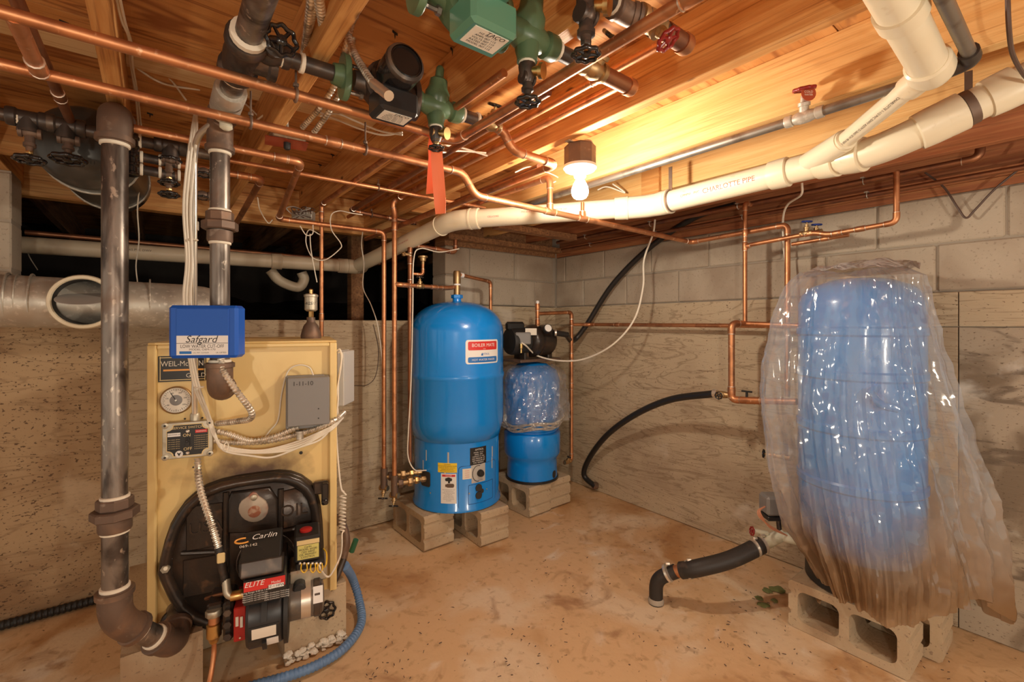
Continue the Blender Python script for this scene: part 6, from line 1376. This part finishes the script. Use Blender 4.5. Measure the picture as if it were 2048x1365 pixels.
# ================================================================ hoses
b = MB(); pts = [PX(1150, 690, 2.40), PX(1172, 652, 2.50), PX(1225, 570, 2.55), PX(1300, 495, 2.57), PX(1390, 435, 2.57), PX(1470, 410, 2.57)]
b.sweep(spline([P(1132, 670, 3.16), P(1146, 682, 3.38)]+pts[1:], 10), .0185, 14); tag(b.build('black_water_hose', G['hose_black']), 'black hose arching up the right wall to the sill', 'hose')
pts = [V((xt, dp_.y+.08, dpb.z+.022)), PX(1340, 800, 2.34), PX(1270, 830, 2.40), PX(1215, 870, 2.46), PX(1180, 915, 2.52), PX(1168, 950, 2.55), PX(1190, 974, 2.56)]
b = MB(); b.sweep(spline(pts, 10), .0195, 14); lh = tag(b.build('loop_hose', G['hose_black']), 'black hose looping from the brass hose valve down to the wall foot', 'hose')
b = MB(); collar(b, V((xt, dp_.y+.085, dpb.z+.022)), (0, 1, 0), .019, .023, .022); b.build('hose_clamp', G['emt'], lh)
b = MB(); b.lathe([(.018, -.02), (.026, -.015), (.026, .015), (.018, .02)], PX(1190, 972, 2.57), (1, -.2, -.3), 14); b.build('hose_end', G['rusty_iron'], lh)
# corrugated hoses
bp_ = [PZ(690, 1132, .28), PZ(705, 1158, .14), PZ(718, 1200, .045), PZ(722, 1248, .022), PZ(690, 1295, .022), PZ(640, 1328, .022), PZ(580, 1352, .022), PZ(500, 1375, .022), PZ(430, 1400, .022)]
bx('blue_hose', 'pale blue corrugated hose curling round the front of the boiler', 'hose', bp_, .0175, G['hose_blue'], depth=.88, n=14, step=.0035)
b0 = [PZ(-80, 1262, .02), PZ(60, 1222, .02), PZ(180, 1190, .02), PZ(300, 1160, .02), PZ(420, 1130, .02)]
for q in b0: q.y = min(q.y, 2.755)
bx('black_corrugated_hose', 'black corrugated hose lying along the foot of the back wall', 'hose', b0, .019, G['soft_black'], depth=.85, n=12, step=.0045)
# green lever drain at the boiler side
q = P(690, 1110, 1.86); t = thing('drain_cock', P(690, 1125, 1.86), 'boiler drain with a dark green lever beside the yellow boiler', 'valve')
b = MB(); b.sweep(fillet([P(676, 1035, 1.95), P(688, 1055, 1.92), P(694, 1085, 1.88), P(686, 1118, 1.85)], .03), .016, 14); b.build('drain_pipe', G['rusty_iron'], t)
b = MB(); b.sweep([P(712, 1080, 1.83), P(703, 1104, 1.83)], .011, 8); b.build('lever', G['dark_green'], t)
b = MB(); b.sweep([P(688, 1118, 1.85), P(676, 1150, 1.82), P(660, 1180, 1.80)], .012, 12); b.build('drain_tail', G['black_iron'], t)
b = MB(); b.hexa(P(678, 1040, 1.94), UP, .03, .03); b.build('union', G['rusty_iron'], t)
# ================================================================ discharge fittings in front of the covered tank
e0 = PZ(1312, 1205, 0.0); eb = V((e0.x, e0.y, .105)); h1 = P(1395, 1137, 1.98); h2 = P(1525, 1090, 2.02)
t = thing('discharge_hose', e0, 'black rubber discharge hose with clamps rising from the floor to the covered tank', 'hose')
b = MB(); b.sweep(fillet([V((e0.x, e0.y, -.01)), eb, P(1352, 1143, 2.03)], .045, 8), .030, 18); b.build('rubber_elbow', G['rubber'], t)
b = MB(); b.lathe([(.024, 0), (.034, .0), (.034, .012), (.026, .03)], e0, n=18); b.build('floor_stub', G['mortar'], t)
pe = P(1352, 1143, 2.03); b = MB(); b.sweep([pe+(eb-pe)*.12, pe+(h1-pe)*.5], .026, 16); b.build('copper_nipple', G['copper'], t)
b = MB(); b.sweep(spline([pe+(h1-pe)*.25, h1, P(1460, 1120, 1.985), h2], 8), .0355, 18); b.build('rubber_hose', G['rubber'], t)
for (q, ax) in ((P(1335, 1147, 2.03), pe-eb), (P(1378, 1140, 2.0), h1-pe), (P(1510, 1096, 2.01), h2-h1), (h2, h2-h1)):
    b = MB(); collar(b, q, ax, .034, .0385, .014, 18); cl = b.build('hose_clamp', G['emt'], t); b = MB(); b.hexa(q+UP*.041, RT, .007, .018); b.build('clamp_screw', G['emt'], cl)
h3 = P(1560, 1072, 2.03); h4 = P(1640, 1100, 2.0)
t = thing('tank_cross', h3-UP*.05, 'crusted white pipe cross with a small red wheel beside the covered tank', 'fitting')
b = MB(); b.sweep([h2+(h3-h2)*.1, h3+(h3-h2)*.15], .026, 16); b.build('body', G['crust'], t)
b = MB(); b.sweep([h3, P(1600, 1083, 1.98)], .021, 14); b.build('arm', G['crust'], t)
b = MB(); b.sweep([P(1535, 1068, 2.03), P(1508, 1062, 2.03)], .010, 10); b.build('valve_stem', G['crust'], t); wheel(P(1504, 1063, 2.03), (P(1504, 1063, 2.03)-P(1535, 1068, 2.03)), .020, 'wheel_red', t)
b = MB(); b.cyl(h3, P(1556, 1035, 2.04), .010, n=10); b.build('riser', G['black_iron'], t)
q = P(1548, 1008, 2.05); t2 = thing('pressure_switch', q-UP*.05, 'grey pressure switch with loose copper wires left of the covered tank', 'switch box')
b = MB(); b.box(q, .10, .08, .085, RT, FW, UP, .010); b.build('cover', G['grey_paint'], t2)
b = MB(); b.box(q-UP*.055, .09, .07, .02, RT, FW, UP, .003); b.build('base', G['black_plastic'], t2)
for k in range(3): b = MB(); b.sweep(spline([P(1530, 1014, 2.0), P(1516+k*2, 1022, 1.98), P(1519+k*3, 1035, 1.97), P(1540, 1052+k*2, 1.98), P(1574, 1072, 2.0)], 8), .003, 6); b.build('wire', G['wire_copper'], t2)
# ================================================================ conduits and cables
xsw = BP(388, 840, .03); zc = 1.84
em = [V((x4-.02, y4-.03, 1.86)), V((xsw.x, xsw.y, 1.83)), V((xsw.x, xsw.y, BP(388, 845, .03).z))]
em = [P(428, 246, 1.36), P(396, 268, 1.40), P(388, 310, 1.46), P(388, 560, 1.50), BP(390, 842, .03)]
b = MB(); b.sweep(fillet(em, .06, 8), .0095, 14); et = tag(b.build('steel_conduit', G['emt']), 'bright straight steel conduit rising from the service switch', 'conduit')
b = MB(); q = BP(390, 836, .03); b.lathe([(.013, -.012), (.015, -.010), (.015, .012), (.011, .018)], q, n=12); b.build('connector', G['zinc_box'], et)
b = MB(); b.lathe([(.012, -.014), (.0125, 0), (.012, .014)], P(389, 452, 1.49), n=12); b.build('conduit_coupling', G['galvanized'], et)
bx('flex_conduit', 'flexible steel conduit curving from the blue box to the service switch', 'conduit', [P(442, 718, 1.38), P(447, 745, 1.38), P(475, 785, 1.42), P(502, 822, 1.47), P(500, 838, 1.50), P(475, 843, 1.54), BP(432, 848, .03)], .0105)
bx('flex_conduit', 'upper flexible conduit from the service switch to the grey relay box', 'conduit', [BP(428, 862, .03), BP(455, 868, .035), BP(500, 882, .035), BP(545, 875, .04), BP(582, 860, .04), BP(600, 856, .04)], .0105)
bx('flex_conduit', 'lower flexible conduit from the service switch to the pale side box', 'conduit', [BP(428, 882, .03), BP(470, 886, .03), BP(540, 882, .03), BP(620, 862, .04), BP(668, 842, .03), P(689, 825, 1.85)], .0105)
bx('flex_conduit', 'flexible conduit dropping from the service switch to the oil burner', 'conduit', [BP(396, 918, .03), BP(396, 945, .05), BP(402, 985, .10), BP(420, 1040, .16), BP(432, 1078, .18), BP(438, 1100, .19)], .0115)
b = MB(); b.sweep(spline([BP(437, 1096, .19), BP(442, 1120, .20), BP(446, 1140, .20), BP(452, 1170, .20)]), .0125, 12); tag(b.build('taped_connector', G['rubber']), 'grey taped joint on the conduit above the oil burner', 'connector')
b = MB(); b.box(BP(442, 1117, .215), .022, .032, .008, EX, UP, EN, .003); tag(b.build('capacitor_lug', G['gold_print']), 'small tan lug taped to the burner conduit', 'connector')
# junction box with red cover under the joist
jb = PZ(573, 287, 1.86); t = thing('junction_box', jb, 'steel junction box with a red cover plate and black knob under the joist', 'junction box')
b = MB(); b.box(jb, .13, .085, .003, ch=.0005, ex=V((.98, -.15, 0)), ey=V((.15, .98, 0))); b.build('red_cover', G['red_plate'], t)
b = MB(); b.box(jb+UP*.014, .10, .10, .024, ch=.003); b.build('box', G['galvanized'], t)
b = MB(); b.lathe([(.011, 0), (.011, -.02), (.008, -.024)], jb+V((.0, -.01, 0)), n=12); b.build('knob', G['soft_black'], t)
j0 = jb+UP*.02
for i, (pts, lab) in enumerate((
    ([P(560, 258, 1.58), P(562, 235, 1.50), P(585, 185, 1.38), P(606, 110, 1.20), P(618, 30, 1.02), P(625, -40, .92)], 'left flexible conduit rising from the junction box past the black pipe'),
    ([P(572, 255, 1.58), P(572, 228, 1.5), P(588, 175, 1.40), P(600, 140, 1.32), P(612, 80, 1.14), P(640, -30, .93)], 'second flexible conduit rising from the junction box past the black pipe'),
    ([P(605, 255, 1.60), P(640, 215, 1.50), P(672, 165, 1.42), P(690, 100, 1.34), P(704, 45, 1.26), P(712, 30, 1.22)], 'left of the two flexible conduits slanting up right of the junction box'),
    ([P(628, 265, 1.60), P(655, 228, 1.52), P(684, 175, 1.44), P(700, 105, 1.36), P(712, 50, 1.30)], 'right of the two flexible conduits slanting up right of the junction box'),
    ([P(636, -10, .95), P(648, 60, 1.08), P(653, 95, 1.16), P(640, 112, 1.2), P(622, 118, 1.24)], 'bright flexible conduit bending down from the top edge'),
    ([P(703, 40, 1.22), P(696, 62, 1.20), P(706, 100, 1.16), P(725, 135, 1.11), P(745, 165, 1.06), P(758, 180, 1.03)], 'flexible conduit feeding the black circulator'))):
    bx('flex_conduit', lab, 'conduit', pts, .0095 if i != 4 else .0115)
b = MB(); b.sweep([P(748, 168, 1.045), P(778, 192, .995)], .0115, 12); tag(b.build('conduit_connector', G['emt']), 'bright conduit connector on the black circulator box', 'connector')
# bundle of white cables down the conduit to the switch and across the boiler
off = [(-9, 0), (-6, .01), (-3, -.006), (1, .012), (5, -.012)]
for i, (ox, od) in enumerate(off):
    f = i*2.0
    pts = [P(392+ox*.3, 228, 1.50), P(390+ox*.7, 262, 1.44+od), P(383+ox, 330, 1.44+od), P(376+ox, 420, 1.46+od), P(380+ox*.8, 520, 1.47+od), P(376+ox, 600, 1.47+od), P(381+ox*.6, 700, 1.48+od), P(394+ox*.7, 770, 1.50+od), P(404+ox*.6, 800, 1.50+od), BP(420+ox*.6, 836+f, .055), BP(432+ox*.5, 872+f, .06), BP(450, 893+f*1.2, .055), BP(520, 900+f*1.1-ox*.2, .05), BP(590, 885+f*2.2, .045), BP(645, 862+f*1.5, .04), BP(668, 850+f, .035), P(686, 830+f, 1.85)]
    if i == 4: pts = pts[:12]+[BP(500, 912, .05), BP(545, 915, .05), BP(600, 895, .05), BP(640, 880, .04), BP(668, 852, .04)]
    cable('white_cable', 'slack white cable sagging lowest in the bundle across the boiler' if i == 4 else 'white cable in the bundle tied to the conduit over the boiler', pts, .0036, G['cable_white'], group='white cables tied to the steel conduit')
for (px, py, d) in ((386, 480, 1.47), (398, 775, 1.49), (452, 894, 1.56)):
    b = MB(); b.torus(P(px, py, d), UP if px < 440 else RT, .013, .0022, 18, 6); tag(b.build('cable_tie', G['cable_white']), f'small tie round the white cable bundle, {"upper" if py < 600 else ("middle" if py < 800 else "lower")} one', 'cable tie')
cable('white_cable', 'thin white wire curving from the relay box across the boiler front', [BP(627, 752, .03), BP(618, 735, .02), BP(595, 731, .015), BP(575, 745, .012), BP(563, 790, .012), BP(556, 840, .012), BP(540, 862, .012), BP(528, 878, .02)], .0028, G['cable_white'])
cable('white_cable', 'white wire bunch hanging down the right edge of the boiler front', [P(672, 703, 1.80), P(680, 700, 1.80), P(683, 720, 1.80), P(677, 760, 1.80), P(676, 800, 1.79), P(672, 850, 1.78), P(676, 920, 1.78), P(682, 975, 1.77), P(688, 985, 1.77)], .0034, G['cable_white'])
cable('white_cable', 'second white wire along the right edge of the boiler front', [P(676, 706, 1.80), P(684, 708, 1.80), P(681, 740, 1.80), P(673, 790, 1.79), P(676, 830, 1.80), P(668, 845, 1.79)], .0030, G['cable_white'])
coil = [P(686, 985, 1.77)]+[P(686+6*math.cos(k*.9)-k*.03, 990+k*1.05, 1.77+.008*math.sin(k*.9)) for k in range(70)]+[P(684, 1068, 1.75), P(684, 1090, 1.72), P(680, 1115, 1.66), P(662, 1150, 1.58), P(652, 1153, 1.55), BP(642, 1140, .20), BP(638, 1130, .195)]
cable('coiled_cord', 'white coiled thermostat cord at the right of the boiler ending at the burner', coil, .0030, G['cable_white'], sub=3)
# cable to the jet pump
cable('white_cable', 'long white power cord looping from the beam to the jet pump', [PX(1310, 440, 2.35), PX(1306, 468, 2.33), PX(1288, 520, 2.30), PX(1286, 575, 2.28), PX(1268, 640, 2.24), PX(1225, 690, 2.2), PX(1170, 718, 2.18), PX(1120, 722, 2.12), PX(1075, 712, 2.05), P(1052, 692, 3.0), P(1043, 686, 2.99)], .0055, G['cable_white'])
cable('white_cable', 'flat white cable hanging from the beam past the blue-handled valves', [PX(1604, 366, 2.30), PX(1602, 390, 2.32), PX(1575, 410, 2.40), PX(1566, 440, 2.45), PX(1568, 500, 2.50), PX(1576, 560, 2.52), PX(1578, 600, 2.52)], .005, G['cable_white'])
cable('dark_cable', 'dark cable sagging at the top of the right wall', [PX(1850, 345, 2.56), PX(1888, 375, 2.57), PX(1915, 415, 2.57), PX(1932, 436, 2.57), PX(1950, 420, 2.57), PX(1990, 378, 2.57), PX(2048, 330, 2.57), PX(2090, 290, 2.56)], .004, G['cable_dark'], cat='cable')
cable('dark_cable', 'dark cable hanging at the top right corner in front of the drain pipe', [P(2015, -20, .95)+UP*.10, P(2015, -20, .95), P(2018, 60, .97), P(2026, 110, 1.04), P(2048, 150, 1.10), P(2065, 165, 1.13)], .0045, G['cable_dark'])
cable('white_cable', 'white wire running down the dark riser to the blue water heater', [PX(918, 498, TC.x-.02)]+[V((vx+.17, vy-.03, VZ(500))), V((vx+.05, vy-.03, VZ(497))), V((vx+.012, vy-.022, VZ(520))), V((vx+.006, vy-.022, VZ(620))), V((vx-.004, vy-.022, VZ(760))), V((vx-.02, vy-.022, VZ(860))), V((vx-.022, vy-.022, VZ(910))), V((vx+.0, vy-.06, VZ(935))), V((ent.x, ent.y-.01, ent.z+.05))], .0035, G['cable_white'])
cable('white_cable', 'white wire hanging from the beam down the low wall', [PY(726, 459, 2.447), P(723, 490, 2.62), P(728, 530, 2.70), P(726, 575, 2.72), P(742, 610, 2.70), P(755, 650, 2.70), P(762, 700, 2.68), P(765, 740, 2.66)], .0030, G['cable_white'])
cable('dark_cable', 'thin dark wire drooping on the low wall beside the copper risers', [PY(708, 772, 2.776), PY(735, 770, 2.776), PY(752, 750, 2.776), PY(757, 700, 2.776), PY(748, 655, 2.776), PY(742, 642, 2.80)], .0020, G['cable_dark'])
loops = [([P(640, 470, 2.3), P(618, 460, 2.3), P(612, 485, 2.3), P(625, 515, 2.32), P(650, 520, 2.32), P(678, 500, 2.32), P(682, 488, 2.32), P(664, 462, 2.3), P(660, 440, 2.3)], 'large white wire loop hanging by the upright copper pipe'),
    ([P(600, 452, 2.25), P(612, 470, 2.27), P(625, 468, 2.28), P(626, 450, 2.28)], 'small white wire loop under the crawl space beam'),
    ([P(515, 395, 2.1), P(520, 420, 2.15), P(536, 446, 2.2), P(545, 440, 2.2)], 'white wire drooping at the elbowed copper pipes'),
    ([P(620, 468, 2.3), P(622, 500, 2.3), P(630, 545, 2.3), P(634, 565, 2.3)], 'white wire hanging to the brass air vent'),
    ([P(660, 445, 2.28), P(664, 428, 2.26), P(680, 422, 2.26), P(700, 426, 2.26), P(725, 430, 2.3)], 'white wire arching above the large wire loop'),
    ([P(280, 365, 1.9), P(275, 420, 2.0), P(278, 480, 2.1), P(272, 530, 2.2), P(275, 566, 2.25)], 'white wire hanging behind the tall steel pipe'),
    ([P(50, 480, 2.2), P(58, 512, 2.3), P(75, 540, 2.4)], 'white wire in the crawl space by the left pier')]
for pts, lab in loops: cable('white_cable', lab, pts, .0026, G['cable_white'])
# cables stapled among the joists
cj = [([P(238, -10, 1.0), P(250, 45, 1.12), P(262, 85, 1.22), P(265, 130, 1.38), P(275, 190, 1.6), P(283, 260, 1.9)], 'white cable clipped along the first joist at left'),
    ([P(232, -10, 1.01), P(243, 40, 1.11), P(258, 78, 1.2), P(262, 130, 1.39), P(272, 200, 1.62), P(280, 290, 1.95)], 'second white cable clipped along the first joist at left'),
    ([P(262, 118, 1.45), P(300, 142, 1.52), P(350, 160, 1.58), P(410, 170, 1.62), P(470, 192, 1.68), P(520, 235, 1.7)], 'white cable crossing the joist bay left of the return riser'),
    ([P(265, 130, 1.46), P(310, 160, 1.54), P(345, 172, 1.58), P(400, 180, 1.62)], 'short white cable crossing the joist bay left of the return riser'),
    ([P(300, 120, 1.46), P(340, 158, 1.55), P(372, 200, 1.65)], 'white cable slanting across the joist bay at left'),
    ([P(510, 243, 1.62), P(535, 228, 1.60), P(565, 235, 1.6)], 'white cable curling into the junction box'),
    ([P(640, 225, 1.62), P(670, 238, 1.62), P(720, 258, 1.6), P(765, 270, 1.58), P(805, 265, 1.56)], 'lower twisted white cable right of the junction box'),
    ([P(640, 232, 1.62), P(675, 228, 1.62), P(715, 244, 1.6), P(760, 262, 1.58), P(805, 270, 1.56)], 'upper twisted white cable right of the junction box'),
    ([P(880, 290, 1.62), P(920, 295, 1.66), P(975, 312, 1.70)], 'white cable behind the ribbon, upper one'),
    ([P(885, 305, 1.62), P(920, 302, 1.66), P(972, 306, 1.70)], 'white cable behind the ribbon, lower one'),
    ([P(1030, 345, 2.15), P(1060, 334, 2.15), P(1095, 345, 2.15), P(1118, 358, 2.2), P(1100, 368, 2.2)], 'white cable looped left of the lit bulb'),
    ([P(1195, 380, 2.3), P(1215, 374, 2.3), P(1250, 386, 2.3), P(1225, 368, 2.3)], 'white cable ends right of the lit bulb')]
for pts, lab in cj: cable('white_cable', lab, pts, .0033, G['cable_white'])
# wiring cluster on the beam
q = P(607, 432, 2.5); t = thing('wire_splice_box', q, 'open steel box with a tangle of wires on the crawl space beam', 'junction box')
b = MB(); b.box(q, .11, .05, .05, RT, FW, UP, .004); b.build('box', G['galvanized'], t)
for k in range(6): b = MB(); b.sweep(spline([q+RT*(-.05+.02*k)-FW*.02, q+RT*(-.07+.026*k)-FW*.045+UP*.030, q+RT*(-.02+.02*k)-FW*.055+UP*(.035-.01*(k % 3)), q+RT*(.03-.012*k)-FW*.05+UP*.004, q+RT*(-.04+.02*k)-FW*.04-UP*.02]), .0026, 6); b.build('wire', G['cable_dark' if k % 2 else 'light_grey'], t)
# ================================================================ orange ribbon tied to the drain
t = thing('marker_ribbon', P(870, 425, 1.36), 'bright orange plastic ribbon tied to the valve and hanging down', 'ribbon')
def ribbon(pts, wpx, name):
    d = 1.36; vs = []; fs = []; n = len(pts)
    for i, (px, py, dd) in enumerate(pts):
        wd = wpx[i]/FPX*d/2; c_ = P(px, py, d+dd); tw = .35*math.sin(i*.9); ex = (RT*math.cos(tw)+FW*math.sin(tw))
        nn = ex.cross(UP).normalized()
        for s in (-1, -.3, .3, 1):
            vs.append(c_+ex*wd*s+nn*(.004*(1-s*s)*math.sin(i*1.3))+nn*.0004)
        for s in (-1, -.3, .3, 1):
            vs.append(c_+ex*wd*s+nn*(.004*(1-s*s)*math.sin(i*1.3))-nn*.0004)
    for i in range(n-1):
        for s in range(3):
            a = i*8+s; fs += [(a, a+1, a+9, a+8), (a+5, a+4, a+12, a+13)]
        a = i*8; fs += [(a+4, a, a+8, a+12), (a+3, a+7, a+15, a+11)]
    fs += [(0, 4, 5, 1), (1, 5, 6, 2), (2, 6, 7, 3)]; e = (n-1)*8; fs += [(e, e+1, e+5, e+4), (e+1, e+2, e+6, e+5), (e+2, e+3, e+7, e+6)]
    b = MB(); b.add(vs, fs); return b.build(name, G['tape_orange'], t, ang=50)
ribbon([(866, 272, 0), (866, 290, -.01), (867, 315, 0), (866, 345, .0), (864, 370, .0), (860, 388, .0)], (14, 20, 20, 22, 22, 18), 'tail')
ribbon([(872, 272, -.02), (873, 300, -.03), (875, 335, -.02), (878, 375, -.025), (880, 405, -.02), (881, 428, -.02)], (14, 22, 24, 24, 24, 22), 'tail')
b = MB(); b.torus(P(868, 268, 1.35), UP, .020, .006, 16, 6); b.build('knot', G['tape_orange'], t)
